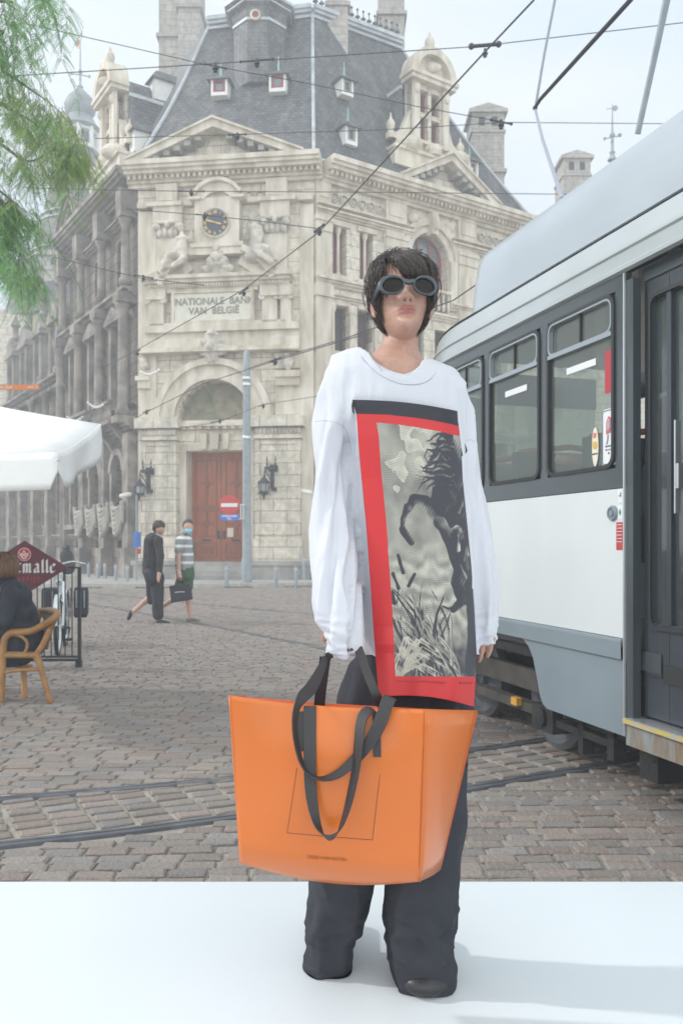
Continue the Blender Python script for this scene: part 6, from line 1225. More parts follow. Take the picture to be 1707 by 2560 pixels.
# ================================================================= TREE
tr_ = empty('tree', (-6.6, 8.2, 0)); tag(tr_, 'feathery light green tree whose branches hang in at the upper left', 'tree')
q = MB(); q.tube([(-6.6, 8.2, 0), (-6.5, 8.2, 1.5), (-6.6, 8.1, 3.2), (-6.2, 8.0, 4.6), (-6.0, 8, 6.5), (-5.8, 8, 8.5)], [.22, .17, .15, .12, .08, .03], 12); q.build('trunk', mat('bark', (.12, .10, .08), .9, var=.4, vscale=12, vdir=(3, 3, .5), bump=.8), tr_, smooth='all')
Yt_ = 7.6
B_ = [[(-420, 60), (-60, 130), (10, 165), (70, 205), (125, 245), (175, 300)], [(-420, 200), (-60, 310), (0, 330), (70, 370), (150, 330), (190, 345)], [(-420, 260), (-70, 380), (-10, 430), (40, 470), (85, 500)], [(-420, 300), (-80, 520), (-30, 560), (40, 580), (60, 620)], [(-400, -60), (-40, 0), (20, 10), (65, 45)],
      [(-400, 20), (-60, 70), (0, 90), (40, 120)], [(-400, 100), (-60, 230), (20, 250), (90, 290), (130, 330)], [(-300, -150), (30, -60), (95, -30), (120, 0)], [(-420, 220), (-60, 440), (0, 480), (30, 540)]]
lv = []; lf = []; lc = []; tw_ = MB(); tv = random.Random(11)
def leaflet(p, d, n, L, W, col):
    b = len(lv); s_ = d.cross(n).normalized()
    lv.extend([p, p+d*L*.5+s_*W, p+d*L, p+d*L*.5-s_*W]); lf.append((b, b+1, b+2, b+3)); lc.extend([col]*4)
def frond(p, d, L, col):
    n = Vector((tv.uniform(-.6, .6), tv.uniform(-.9, .9), tv.uniform(.2, 1))).normalized(); s_ = d.cross(n).normalized(); N = 11
    for k in range(1, N+1):
        t = k/N; q_ = p+d*L*t+Vector((0, 0, -L*.35*t*t))
        for sg in (-1, 1):
            dd = (s_*sg*.9+d*.5+Vector((0, 0, -.15))).normalized(); leaflet(q_, dd, n, L*.17*(1-.45*t), L*.030, col)
for bi, br in enumerate(B_):
    pts_ = []
    for i, (x, y) in enumerate(br):
        Y = Yt_+ (.25*math.sin(bi*2.1+i)); pts_.append(D(x, y, Y))
    pts_[0] = Vector((-6.0, 8.0, min(8.0, max(3.6, pts_[0].z)))); pts_ = smoothpoly(pts_, 8); n_ = len(pts_)
    tw_.tube(pts_, [max(.003, .035*(1-i/n_)**1.5) for i in range(n_)], 6)
    for i in range(int(n_*.30), n_):
        for rep in range((3 if bi in (0, 1, 2, 3, 8) else 2) if i > n_*.45 else 1):
            p_ = pts_[i]+Vector((tv.gauss(0, .05), tv.gauss(0, .15), tv.gauss(0, .03))); ln = tv.uniform(.10, .50)*(1 if tv.random() < .8 else 1.6)
            dx = tv.gauss(.05, .35); tp_ = [p_]; d = Vector((dx, tv.gauss(0, .4), -.5)).normalized()
            for j in range(4): d = (d+Vector((0, 0, -.25))).normalized(); tp_.append(tp_[-1]+d*ln/4)
            tw_.tube(tp_, .0022, 3)
            g_ = tv.uniform(.8, 1.25); yel = tv.random(); col = (.19*g_+.12*yel*(bi in (0, 1, 6)), .38*g_, .13*g_)
            for j in range(1, 5):
                for rr_ in range(2):
                    a = tv.uniform(0, 6.28); fd = (Vector((math.cos(a), math.sin(a)*.8, -.35))+d*.4).normalized(); frond(tp_[j], fd, tv.uniform(.09, .17), col)
me = bpy.data.meshes.new('leaves'); me.from_pydata(lv, [], lf); me.update(); setcol(me, lc)
M['leaf'] = vcolmat('leaf', .6); b_ = M['leaf'].node_tree; pr_ = b_.nodes['Principled BSDF']; tl = b_.nodes.new('ShaderNodeBsdfTranslucent'); mxs = b_.nodes.new('ShaderNodeMixShader'); mxs.inputs['Fac'].default_value = .45; at = b_.nodes.get('Attribute') or [n for n in b_.nodes if n.type == 'ATTRIBUTE'][0]
b_.links.new(at.outputs['Color'], tl.inputs['Color']); b_.links.new(pr_.outputs[0], mxs.inputs[1]); b_.links.new(tl.outputs[0], mxs.inputs[2]); b_.links.new(mxs.outputs[0], b_.nodes['Material Output'].inputs['Surface'])
link_mesh('crown', me, M['leaf'], tr_); tw_.build('branches', M['sootshadetrim'] if False else mat('twig', (.13, .11, .09), .9), tr_)
print('leaflets', len(lf), 'stones', len(cf)//13)
# ================================================================= MODEL
model = empty('person', (.12, 2.05, .29)); tag(model, 'model standing on the white platform in oversized white printed sweatshirt, sunglasses and wide dark trousers', 'person')
YB = 2.08
Msh = vcolmat('x'); bpy.data.materials.remove(Msh)
M['cotton'] = mat('white_cotton', (.60, .615, .67), .85, bump=.12, bscale=350, spec=.2)
M['cotton'].node_tree.nodes['Principled BSDF'].inputs['Sheen Weight'].default_value = .2
M['trous'] = mat('dark_cotton_trousers', (.031, .033, .043), .75, var=.15, vscale=6, bump=.15, bscale=300, spec=.3)
# ---------- torso section table (photo D rows)
TR = [(812, 836, 955, .045), (822, 792, 1010, .075), (838, 760, 1052, .10), (870, 752, 1062, .115), (930, 757, 1062, .125), (1000, 775, 1066, .13), (1100, 800, 1078, .13), (1200, 808, 1088, .13), (1300, 812, 1094, .13), (1400, 818, 1098, .13), (1480, 822, 1100, .13), (1500, 824, 1100, .125)]
def tsec(y):
    for (y0, a0, b0, d0), (y1, a1, b1, d1) in zip(TR[:-1], TR[1:]):
        if y <= y1: t = max(0, (y-y0)/(y1-y0)); return a0+(a1-a0)*t, b0+(b1-b0)*t, d0+(d1-d0)*t
    return TR[-1][1:]
def tilt(y, x): return max(0, 1-(y-812)/170)*(x-905)*.16
def front(x, y, off=.0):         # depth of the torso front at a photo position
    a, b, d = tsec(y); c = (a+b)/2; h = (b-a)/2; u = min(.985, abs((x-c)/h)); return YB-d*(1-u**2.4)**(1/2.4)-off
# ---------- sweatshirt
q = MB(); R = []
for (y, a, b, d) in TR:
    c = (a+b)/2; h = (b-a)/2; ring = []
    for k in range(40):
        th = 2*PI*k/40; cx = math.copysign(abs(math.cos(th))**(2/2.4), math.cos(th)); sy = math.copysign(abs(math.sin(th))**(2/2.4), math.sin(th))
        x = c+h*cx; p_ = D(x, y+tilt(y, x), YB); p_.y = YB+d*sy; ring.append(p_)
    R.append(ring)
q.ring_loft(R)
def sleeve(rows, n=24):
    R = []
    for i, (x, y, w_, Y, dp) in enumerate(rows):
        c = D(x, y, Y); s_ = Y/FPX*K
        nx = rows[min(i+1, len(rows)-1)]; pv = rows[max(i-1, 0)]; dx, dy = nx[0]-pv[0], nx[1]-pv[1]; L = math.hypot(dx, dy); px, py = dy/L, -dx/L
        R.append([c+Vector((px*math.cos(a)*w_*s_, math.sin(a)*dp, -py*math.cos(a)*w_*s_)) for a in [2*PI*k/n for k in range(n)]])
    q.ring_loft(R)
sleeve([(815, 862, 46, 2.08, .085), (790, 880, 52, 2.08, .085), (772, 920, 48, 2.075, .08), (762, 980, 47, 2.06, .075), (757, 1050, 47, 2.05, .072), (758, 1130, 50, 2.04, .072), (762, 1220, 54, 2.02, .075), (768, 1310, 59, 1.99, .08), (775, 1390, 61, 1.96, .082), (781, 1440, 57, 1.94, .08), (785, 1478, 52, 1.93, .070), (785, 1500, 47, 1.925, .062), (786, 1516, 38, 1.925, .05)])
sleeve([(1010, 880, 40, 2.09, .08), (1040, 905, 40, 2.09, .08), (1052, 950, 37, 2.10, .078), (1062, 1020, 35, 2.11, .075), (1074, 1100, 35, 2.11, .072), (1090, 1200, 38, 2.11, .072), (1102, 1300, 39, 2.10, .072), (1111, 1370, 37, 2.10, .07), (1118, 1425, 32, 2.09, .06), (1122, 1462, 27, 2.09, .05), (1124, 1486, 18, 2.09, .038)])
cc_ = D(905, 838, 2.06)
def collz(x, s_):
    zb = D(838, 808, 2.07).z*(1-(x+1)/2)+D(974, 843, 2.07).z*((x+1)/2); zf_ = D(920, 866, 1.98).z; side_ = np.abs(x)**2
    return zb*side_+(1-side_)*np.where(s_ < 0, zf_, zb+.012)
def shirtfold(co, no):
    n1 = fbm(co, 16, 12, 3.2, 1.0, 2); n2 = fbm(co, 34, 20, 9, 7.0, 2); out_ = co.copy()
    px = co[:, 0]/co[:, 1]*FPX/K+CX/K; py = (HY-(co[:, 2]-CZ)/co[:, 1]*FPX)/K
    arm = ((px < 812) | (px > 1072)).astype(float)
    cuff = np.clip((py-1380)/90, 0, 1)*arm
    ridge = -np.abs(n1)
    amp = .017*arm+.006; amp *= np.clip((py-815)/80, .15, 1)
    out_ += no*(ridge*amp+n2*.0022*(1-cuff))[:, None]
    n3 = fbm(co, 10, 10, 42, 3.0, 2); out_ += no*(-(np.abs(n3))*.016*cuff)[:, None]
    # long drape folds on the left sleeve, running down from the shoulder
    lf_ = (px < 830) & (py > 900); f = np.sin(px*.075+py*.010+2.2*fbm(co, 2.5, 2, 1.2, 4.0, 1)); out_[lf_] += (no*(np.maximum(0, f)**2*-.013)[:, None]*np.clip((py-900)/120, 0, 1)[:, None])[lf_]
    # side of the body, vertical folds left of the panel
    m = (px > 800) & (px < 880) & (py > 1050); f = np.sin(px*.16-py*.012); out_[m] += (no*(f*.003)[:, None])[m]
    # scoop out the neck opening along the collar line
    ax_ = (out_[:, 0]-cc_.x)/.0745; ay_ = (out_[:, 1]-2.062)/.086; dd = np.hypot(ax_, ay_)+1e-6; zc_ = collz(ax_/dd, ay_/dd)
    lim = zc_-.006-.05*np.clip((1-dd)*4, 0, 1)+1.5*np.clip(dd-1.2, 0, 9)+.16*np.clip(dd-1, 0, .3)*np.clip((ay_-.1)/.7, 0, 1); out_[:, 2] = np.minimum(out_[:, 2], lim)
    return out_
me = remeshed(q, .0045, 6, shirtfold); shirt = link_mesh('sweatshirt', me, M['cotton'], model)
# collar band
q = MB(); CP = []
for k in range(49):
    a = 2*PI*k/48; x = math.cos(a); s_ = math.sin(a)   # a=-90: front
    p_ = Vector((cc_.x+.0745*x, 2.062+.086*s_, 0)); fr_ = (1-s_)/2
    zb = D(838, 808, 2.07).z*(1-(x+1)/2)+D(974, 843, 2.07).z*((x+1)/2); zf_ = D(920, 866, 1.98).z
    side_ = abs(x)**2; p_.z = zb*side_+(1-side_)*(zf_ if s_ < 0 else zb+.012); CP.append(p_)
rows = []
for i, p_ in enumerate(CP):
    dr_ = Vector((p_.x-cc_.x, p_.y-2.062, 0)).normalized()
    rows.append([p_+dr_*a+Vector((0, 0, b)) for a, b in ((-.007, -.016), (-.005, -.004), (-.001, .003), (.004, .002), (.007, -.004), (.006, -.012))])
M['rib'] = mat('rib_cotton', (.60, .615, .67), .85, spec=.2, bump=.3, bscale=500)
q.grid(rows); q.build('collar', M['rib'], shirt, smooth='all', fix=False)
# seams
def seam(pts, name='seam', r=.0011):
    q = MB(); q.tube(smoothpoly(pts, 5), r, 5); q.build(name, mat('seam_shade', (.55, .56, .60), .9), shirt)
from mathutils.bvhtree import BVHTree
bv_s = BVHTree.FromPolygons([tuple(v.co+shirt.matrix_basis.translation+WL[model.name]) for v in shirt.data.vertices], [tuple(p.vertices) for p in shirt.data.polygons])
def seam_px(pts, r=.0007):
    P_ = []
    for p_ in smoothpoly([Vector((x, y, 0)) for x, y in pts], 6):
        d = ray(p_.x*K, p_.y*K).normalized(); h = bv_s.ray_cast(Vector((0, 0, CZ)), d)
        if h[0] is not None: P_.append(h[0]-d*.0004)
    if len(P_) > 2: q = MB(); q.tube(P_, r, 5); q.build('seam', M['seam'], shirt, smooth='all')
M['seam'] = mat('seam_shade', (.42, .43, .48), .9)
seam_px([(831, 822), (853, 845), (882, 866), (914, 880), (946, 884), (972, 880), (993, 868)])
IN_ = [(841, 806), (853, 822), (874, 839), (903, 853), (935, 860), (959, 857), (971, 849), (974, 841)]; OUT_ = [(829, 818), (853, 845), (880, 865), (912, 879), (944, 883), (972, 879), (990, 868), (1000, 856)]
ia = smoothpoly([Vector((x, y, 0)) for x, y in IN_], 6); oa = smoothpoly([Vector((x, y, 0)) for x, y in OUT_], 6); rows = []
for a_, b_ in zip(ia, oa):
    ux = (a_.x-905)/70; yi = 2.062-.086*math.sqrt(max(.02, 1-ux*ux)); A_ = D(a_.x, a_.y, yi-.002); d = ray(b_.x*K, b_.y*K).normalized(); h = bv_s.ray_cast(Vector((0, 0, CZ)), d)
    B_3 = (h[0]-d*.0015) if h[0] is not None else D(b_.x, b_.y, yi); up3 = Vector((0, 0, 1))
    rows.append([A_+Vector((0, .012, -.014)), A_+Vector((0, .004, -.001)), A_]+[A_.lerp(B_3, t)+Vector((0, -.004*math.sin(PI*t), .002*math.sin(PI*t))) for t in (.15, .3, .5, .7, .85, 1)])
q = MB(); q.grid(rows); q.build('collar_rib', M['rib'], shirt, smooth='all', fix=False)
seam_px([(724, 968), (745, 966), (770, 970), (790, 982), (800, 1005), (806, 1040)], .0006); seam_px([(1070, 1012), (1082, 1010), (1090, 1016)], .0006)
def onf(x, y, off=.006): return D(x, y, front(x, y, off))
# ---------- printed silk panel
def lx(v):   # left edge D x for row y
    pts = [(918, 808), (950, 818), (1060, 826), (1200, 840), (1350, 851), (1480, 860), (1560, 866), (1600, 870)]
    return np.interp(v, [p[0] for p in pts], [p[1] for p in pts])
def rx(v):
    pts = [(945, 1055), (1003, 1058), (1100, 1062), (1200, 1072), (1300, 1082), (1400, 1089), (1500, 1094), (1560, 1092), (1615, 1088)]
    return np.interp(v, [p[0] for p in pts], [p[1] for p in pts])
NU, NV = 210, 600
PV = []; PC = np.zeros((NV+1, NU+1, 3)); UU = np.zeros((NV+1, NU+1)); VV = np.zeros_like(UU)
def cur_top(u): return 918+27*u+8*math.sin(u*PI)*-0.9   # top edge
def cur_bot(u): return 1600+13*u+10*u*u-9*math.sin(PI*u)
for i in range(NV+1):
    v = i/NV
    for j in range(NU+1):
        u = j/NU; yt = cur_top(u); yb = cur_bot(u); y = yt+(yb-yt)*v
        x = lx(y)*(1-u)+rx(y)*u; UU[i, j] = x; VV[i, j] = y
        yf_ = min(y, 1500); off = .016+.009*math.sin(u*7+v*3)*v+.004*math.sin(u*19+v*6)*v; 
        lo = max(0, (y-1440)/160); Yd = front(x, yf_, off)-.03*lo*(1-.5*u); PV.append(D(x, y, Yd))
Msat = vcolmat('printed_silk', .42, spec=.4)
# --- picture painted in panel space (px = D columns, rows)
X_, Y_ = UU, VV
def n2(sx, sy, seed, o=3):
    g = np.array([[noise.fractal(Vector((a*sx, b*sy, seed)), 1, 2, o) for a, b in zip(np.linspace(0, 1, 76), [0]*76)] for _ in range(1)]); return g
def nfield(sx, sy, seed, o=3):
    A = np.empty((106, 39))
    for i in range(106):
        for j in range(39): A[i, j] = noise.fractal(Vector((j/38*sx, i/105*sy, seed)), 1.0, 2.0, o)
    ii = np.linspace(0, 105, NV+1); jj = np.linspace(0, 38, NU+1); a = np.array([np.interp(jj, np.arange(39), A[k]) for k in range(106)]); return np.array([np.interp(ii, np.arange(106), a[:, k]) for k in range(NU+1)]).T
def dseg(pts, widths):          # signed "inside tapered stroke": returns (w-dist), positive inside; and cross coordinate
    best = np.full(X_.shape, -99.0); t_ = np.zeros(X_.shape)
    for k in range(len(pts)-1):
        ax, ay = pts[k]; bx, by = pts[k+1]; dx, dy = bx-ax, by-ay; L2 = dx*dx+dy*dy+1e-6
        t = np.clip(((X_-ax)*dx+(Y_-ay)*dy)/L2, 0, 1); d = np.hypot(X_-ax-t*dx, Y_-ay-t*dy); w_ = widths[k]+(widths[k+1]-widths[k])*t
        sd_ = w_-d; m = sd_ > best; best = np.where(m, sd_, best); cr_ = ((X_-ax)*dy-(Y_-ay)*dx)/math.sqrt(L2)/np.maximum(w_, .5); t_ = np.where(m, cr_, t_)
    return best, t_
cream = np.array((.56, .55, .46)); inkc = np.array((.035, .035, .050)); white_ = np.array((.74, .72, .62))
nA = nfield(5, 9, 1.3); nB = nfield(14, 30, 5.1); nC = nfield(3, 6, 9.0, 2); nD = nfield(9, 20, 2.2, 3)
tone = .42+.16*nA+.20*np.sin((Y_*1.9+nA*26))*.5+.10*nD            # engraved hatching of the sky
# clouds
for cx, cy, r_ in ((935, 1000, 26), (955, 1020, 30), (985, 990, 24), (915, 1050, 24), (925, 1085, 24), (905, 1120, 16), (960, 1060, 26), (1010, 985, 18)):
    d = np.hypot((X_-cx), (Y_-cy)*.9)-r_*(1+.35*nB); tone = np.where(d*.9+20*nD+24*nB+6 < 0, np.maximum(tone, .66+.22*nB+.08*np.sin(Y_*1.1+X_*.4)), tone)
ground_ = np.clip((Y_-1240)/60, 0, 1); tone = tone*(1-ground_)+ground_*(.52+.20*np.sin(Y_*.16+nA*5)*.6+.16*nB+.16*np.sin(Y_*1.7+nB*9)*.6)
low = np.clip((Y_-1430)/80, 0, 1); tone = tone*(1-low)+low*(.16+.18*nB+.1*np.sin(X_*1.5+Y_*.9))
def paint(pts, ws, dark, light, hatch=.6, ang=.9, edge=2.0, seed=0):
    global tone
    s_, c_ = dseg(pts, ws); s_ = s_+nB*2.2; h = np.sin(X_*ang+Y_*(1.3-ang)+seed)*.5+.5
    val = dark+(light-dark)*np.clip(c_*.6+.2+nB*.5, 0, 1)**1.6*(1-hatch*h); a = np.clip(s_/edge, 0, 1); tone = tone*(1-a)+val*a
# a rearing dark horse (generic), rump low at the right, head high, forelegs bent
paint([(1050, 1085), (1042, 1130), (1040, 1190), (1056, 1250), (1076, 1310), (1090, 1370)], [28, 44, 42, 34, 34, 30], .05, .30)                # chest and barrel
paint([(1036, 1050), (1030, 1100), (1018, 1150)], [26, 34, 30], .04, .26, seed=2)                                    # neck
paint([(1030, 1015), (1048, 1045), (1062, 1080)], [15, 17, 11], .08, .55, seed=1)                                    # head
paint([(1000, 1175), (975, 1150), (950, 1145), (938, 1170)], [20, 14, 12, 9], .07, .55); paint([(936, 1165), (925, 1190), (924, 1215)], [10, 7, 6], .07, .6); paint([(924, 1215), (934, 1232), (944, 1245)], [9, 9, 8], .05, .45)   # foreleg
paint([(1010, 1200), (1030, 1225), (1050, 1215), (1062, 1240)], [16, 10, 9, 8], .12, .85, hatch=.4)
paint([(1062, 1300), (1050, 1340), (1062, 1380), (1040, 1400)], [20, 16, 12, 9], .05, .35); paint([(1088, 1350), (1090, 1450), (1080, 1540)], [20, 17, 14], .04, .3); paint([(1048, 1392), (1030, 1398), (1015, 1392)], [6, 4, 2], .04, .2)
r_ = random.Random(5)
for k in range(26):       # mane
    x0, y0 = 1015+r_.uniform(-8, 24), 995+k*4.6; L = r_.uniform(25, 60); paint([(x0, y0), (x0-L*.4, y0+r_.uniform(-12, 6)), (x0-L*.8, y0+r_.uniform(-4, 18)), (x0-L, y0+r_.uniform(-2, 26))], [6, 5, 3.2, .8], .05, .5 if k % 3 else .8, hatch=.3)
for k in range(12):
    x0 = r_.uniform(1040, 1085); y0 = r_.uniform(1080, 1300); paint([(x0, y0), (x0+r_.uniform(-12, 12), y0+r_.uniform(14, 40))], [1.5, 5], .15, .95, hatch=.3)
# reeds and bulrushes
for k in range(84):
    x0 = 1010+r_.uniform(-60, 60); y0 = 1556; x1 = r_.uniform(900, 1000) if k % 3 else r_.uniform(960, 1060); y1 = r_.uniform(1330, 1500); c = r_.uniform(-30, 30); d_ = k % 2
    P_ = [(x0+(x1-x0)*t+c*math.sin(PI*t)-18*t*t, y0+(y1-y0)*(t**.8)+ (26*max(0, t-.75)*4 if k % 4 == 0 else 0)) for t in np.linspace(0, 1, 6)]; w_ = r_.uniform(2.0, 4.8); paint(P_, [w_*.6, w_, w_, w_*.85, w_*.5, .4], .06 if d_ else .30, .26 if d_ else .92, hatch=.45, ang=.3, edge=1.2)
for k in range(26):
    x0 = 900+r_.uniform(-5, 25); y0 = 1560-r_.uniform(0, 15); x1 = x0+r_.uniform(30, 110); y1 = 1470+r_.uniform(0, 70); paint([(x0, y0), ((x0+x1)/2, y1-8), (x1, y1+20)], [2, 3, .6], .6, .9, hatch=.2)
for bx, by, ex, ey in ((925, 1315, 914, 1275), (915, 1350, 902, 1318), (905, 1385, 900, 1360), (938, 1345, 952, 1318)):
    paint([(ex+8, by+50), (bx, by)], [.9, .9], .08, .1); paint([(bx, by), (ex, ey)], [5.2, 4.6], .04, .2)
tone = np.clip((tone-.40)*1.35+.40, .02, 1)[..., None]
pic = inkc*(1-tone)+(cream*.75+white_*.25)*tone
red = np.array((.56, .030, .035))*np.ones(pic.shape); blk = np.array((.022, .022, .032))
# regions
lb = lx(Y_)+np.interp(Y_, [950, 1000, 1400, 1560, 1600], [42, 48, 46, 43, 42]); ub = (X_-lx(Y_))/(rx(Y_)-lx(Y_)); top1 = np.array([[cur_top(j/NU)+32+2*(j/NU) for j in range(NU+1)]]*(NV+1)); top2 = top1+17+ub*2+4*np.sin(ub*2)
botp = 1553+1*ub+10*(ub > 2)
C = pic.copy(); msk = (X_ < lb) | (Y_ < top2) | (Y_ > botp); C[msk] = red[msk]; C[Y_ < top1] = blk
me = bpy.data.meshes.new('printed_panel'); idx = lambda i, j: i*(NU+1)+j
me.from_pydata(PV, [], [(idx(i, j), idx(i+1, j), idx(i+1, j+1), idx(i, j+1)) for i in range(NV) for j in range(NU)]); me.update(); setcol(me, C.reshape(-1, 3))
pn_ = link_mesh('printed_panel', me, Msat, shirt, smooth=True); sf = pn_.modifiers.new('s', 'SOLIDIFY'); sf.thickness = .0022; sf.offset = -1
# script line on the lower red border
q = MB(); rr_ = random.Random(9); x = 912
while x < 1082:
    w_ = rr_.uniform(4, 9)
    pts_ = [(x+w_*t, 1565+4*(x-912)/170+rr_.uniform(-2.6, 2.6)) for t in (0, .3, .6, 1)]; q.tube([D(a, b, front(a, 1500, .024)-.03*max(0, (b-1440)/160)*(1-.5*(a-870)/220)) for a, b in pts_], .0006, 4); x += w_+rr_.uniform(1.2, 3)
q.build('panel_script', M['rubber'], pn_)
# black ribbon corners folding round the side
q = MB(); q.prism([D(1058, 990, front(1058, 1000, .012)), D(1060, 1002, front(1058, 1000, .012)), D(1071, 1028, 2.03), D(1073, 1036, 2.03), D(1062, 1048, 2.0), D(1059, 1046, 1.995)], (.0, .006, 0)); q.build('ribbon_fold', mat('black_ribbon', (.022, .022, .032), .7), shirt)
q = MB(); q.prism([D(812, 919, front(815, 930, .016)), D(808, 924, front(815, 930, .012)), D(807, 932, front(815, 930, .012)), D(809, 945, front(815, 930, .012)), D(814, 952, front(815, 940, .016))], (.0, .006, 0)); q.build('ribbon_fold', M['rubber'], shirt)
# ---------- trousers
q = MB()
def legs(rows, Y0, dp):
    R = []
    for y, a, b in rows:
        c = (a+b)/2; h = (b-a)/2; ring = []; ex = .87-.27*min(1, max(0, (y-1980)/230))
        for k in range(36):
            th = 2*PI*k/36; cx = math.copysign(abs(math.cos(th))**ex, math.cos(th)); sy = math.copysign(abs(math.sin(th))**ex, math.sin(th)); yy = Y0(y); p_ = D(c+h*cx, y, yy); zz_ = p_.z; p_.y = yy+dp(y)*sy; p_.z = zz_; ring.append(p_)
        R.append(ring)
    q.ring_loft(R)
legs([(1470, 840, 1085), (1520, 800, 1088), (1600, 772, 1088), (1660, 768, 1086), (1740, 764, 1082), (1800, 765, 1078)], lambda y: 2.09, lambda y: .12)
legs([(1740, 764, 915), (1850, 745, 898), (1950, 722, 878), (2030, 706, 862), (2080, 700, 852), (2120, 697, 843), (2170, 694, 828), (2200, 694, 816), (2225, 695, 810), (2290, 695, 810)], lambda y: 2.09+.03*min(1, (y-1740)/500), lambda y: .105-.018*max(0, min(1, (y-2000)/200)))
legs([(1740, 925, 1082), (1850, 908, 1074), (1950, 892, 1067), (2030, 882, 1062), (2100, 876, 1058), (2150, 878, 1054), (2190, 884, 1052), (2215, 892, 1048), (2245, 900, 1044), (2300, 902, 1042)], lambda y: 2.08-.02*min(1, (y-1740)/500), lambda y: .11)
def tf(co, no):
    py = (HY-(co[:, 2]-CZ)/co[:, 1]*FPX)/K
    n1 = fbm(co, 9, 9, 4, 2.0, 2); n3 = fbm(co, 12, 9, 20, 5.0, 2); n4 = fbm(co, 6, 6, 9, 8.0, 1); lowf = np.clip((py-2000)/200, 0, 1)*np.clip((2240-py)/70, .15, 1)
    co = co+no*(-np.abs(n1)*.020-np.abs(n3)*.020*lowf-np.abs(n4)*.026*lowf)[:, None]
    co[:, 2] = np.maximum(co[:, 2], .292); return co
me = remeshed(q, .0045, 5, tf); tro = link_mesh('trousers', me, M['trous'], model)
bv_t = BVHTree.FromPolygons([tuple(v.co+WL[model.name]) for v in tro.data.vertices], [tuple(p.vertices) for p in tro.data.polygons])
for pts_ in ([(699, 2214), (725, 2228), (755, 2234), (785, 2232), (804, 2220)], [(892, 2200), (930, 2222), (970, 2230), (1010, 2228), (1044, 2206)], [(1050, 1990), (1052, 2080), (1046, 2200)]):
    P_ = []
    for p_ in smoothpoly([Vector((x, y, 0)) for x, y in pts_], 8):
        d = ray(p_.x*K, p_.y*K).normalized(); h = bv_t.ray_cast(Vector((0, 0, CZ)), d)
        if h[0] is not None and h[0].y < 2.3: P_.append(h[0]-d*.0003)
    if len(P_) > 3: q = MB(); q.tube(P_, .0009, 4); q.build('hem_seam', M['rubber'], tro)
# shoes
def shoe(x, Y, rot, nm='shoe'):
    q = MB(); c = Vector(((x*K-CX)/FPX*Y, Y, .29)); u = Vector((math.sin(rot), -math.cos(rot), 0))
    q.cap(c-u*.10+Vector((0, 0, .04)), .040, c+u*.02+Vector((0, 0, .040)), .044, 12); q.cap(c+u*.02+Vector((0, 0, .040)), .044, c+u*.115+Vector((0, 0, .022)), .022, 12)
    def f(co, no): co[:, 2] = np.maximum(co[:, 2], .2915); return co
    link_mesh(nm, remeshed(q, .006, 3, f), mat('black_leather', (.022, .022, .025), .35), model)
shoe(758, 2.20, -.1); shoe(972, 2.115, .02)
q = MB(); q.ell(Vector((D(976, 0, 2.0).x, 1.992, .314)), (.060, .055, .030), 14); q.build('shoe_toe', mat('toe_leather', (.02, .02, .023), .4), model, smooth='all')
# ---------- head and body
ZS = .93; HO = Vector((.1475, 2.035, 1.838)); TILT = math.radians(9); YAW = math.radians(4)
Rm = Matrix.Rotation(YAW, 3, 'Z') @ Matrix.Rotation(-TILT, 3, 'X')    # local: x right, y towards the back (world +Y), z up
def HL(x, yf_, z):            # head-local (x right, yf forward, z above chin) -> world
    v = Rm @ Vector((x, -yf_, (z-.06)*ZS)); return HO+v+Vector((0, 0, .06))
hz = [-.004, 0, .008, .02, .033, .045, .06, .075, .09, .113, .13, .15, .165, .18, .195, .21, .22, .227]
hw = [.010, .019, .029, .038, .045, .050, .054, .059, .062, .066, .068, .0695, .069, .067, .061, .047, .030, .004]
hf = [.070, .081, .087, .086, .082, .084, .085, .084, .083, .084, .088, .087, .083, .076, .063, .044, .028, .004]
hb_ = [.0, .004, .010, .022, .035, .05, .065, .078, .088, .096, .099, .099, .097, .092, .082, .063, .040, .004]
def hsurf(th, z, feat=True):
    
    w_ = np.interp(z, hz, hw)*np.interp(z, [0, .03, .07, .11], [.86, .92, .96, 1]); f = np.interp(z, hz, hf); b = np.interp(z, hz, hb_); s_, c = math.sin(th), math.cos(th)
    e = .88; x = w_*math.copysign(abs(s_)**e, s_); y = (f if c > 0 else b)*math.copysign(abs(c)**e, c)
    if feat and c > 0:
        g = lambda a, s: math.exp(-(a/s)**2); zo = z; zm = z+.0018*(min(abs(x), .026)/.02)**2
        y += np.interp(z, [.064, .070, .075, .080, .088, .10, .118, .13], [0, .013, .0215, .0225, .017, .0115, .005, .001])*(math.exp(-(abs(x)/(.0095+.004*(z < .084)))**2.2))
        y += .0085*g(z-.0735, .0055)*(g(x-.0125, .0055)+g(x+.0125, .0055))                         # nostril wings
        y -= .006*g(z-.0675, .0032)*(g(x-.0065, .004)+g(x+.0065, .004))
        y += .0066*g(zm-.0505, .0040)*g(x, .0185)*(1-.3*g(x, .003))+.0072*g(zm-.0398, .0046)*g(x, .0160)-.0050*g(zm-.0452, .0018)*g(x, .021)
        y -= .0050*g(z-.030, .006)*g(x, .02); y += .004*g(z-.012, .012)*g(x, .016)                # chin
        y += .004*g(z-.088, .016)*(g(x-.040, .016)+g(x+.040, .016))                                # cheekbones
        y -= .007*g(z-.112, .012)*(g(x-.031, .014)+g(x+.031, .014)); y += .003*g(z-.131, .007)*(g(x-.028, .02)+g(x+.028, .02))
        y -= .0045*g(z-.055, .014)*(g(x-.040, .014)+g(x+.040, .014))
    return x, y
q = MB(); R = []
for z in np.linspace(-.004, .227, 120):
    R.append([HL(*hsurf(2*PI*k/128, z), z) for k in range(128)])
q.ring_loft(R)
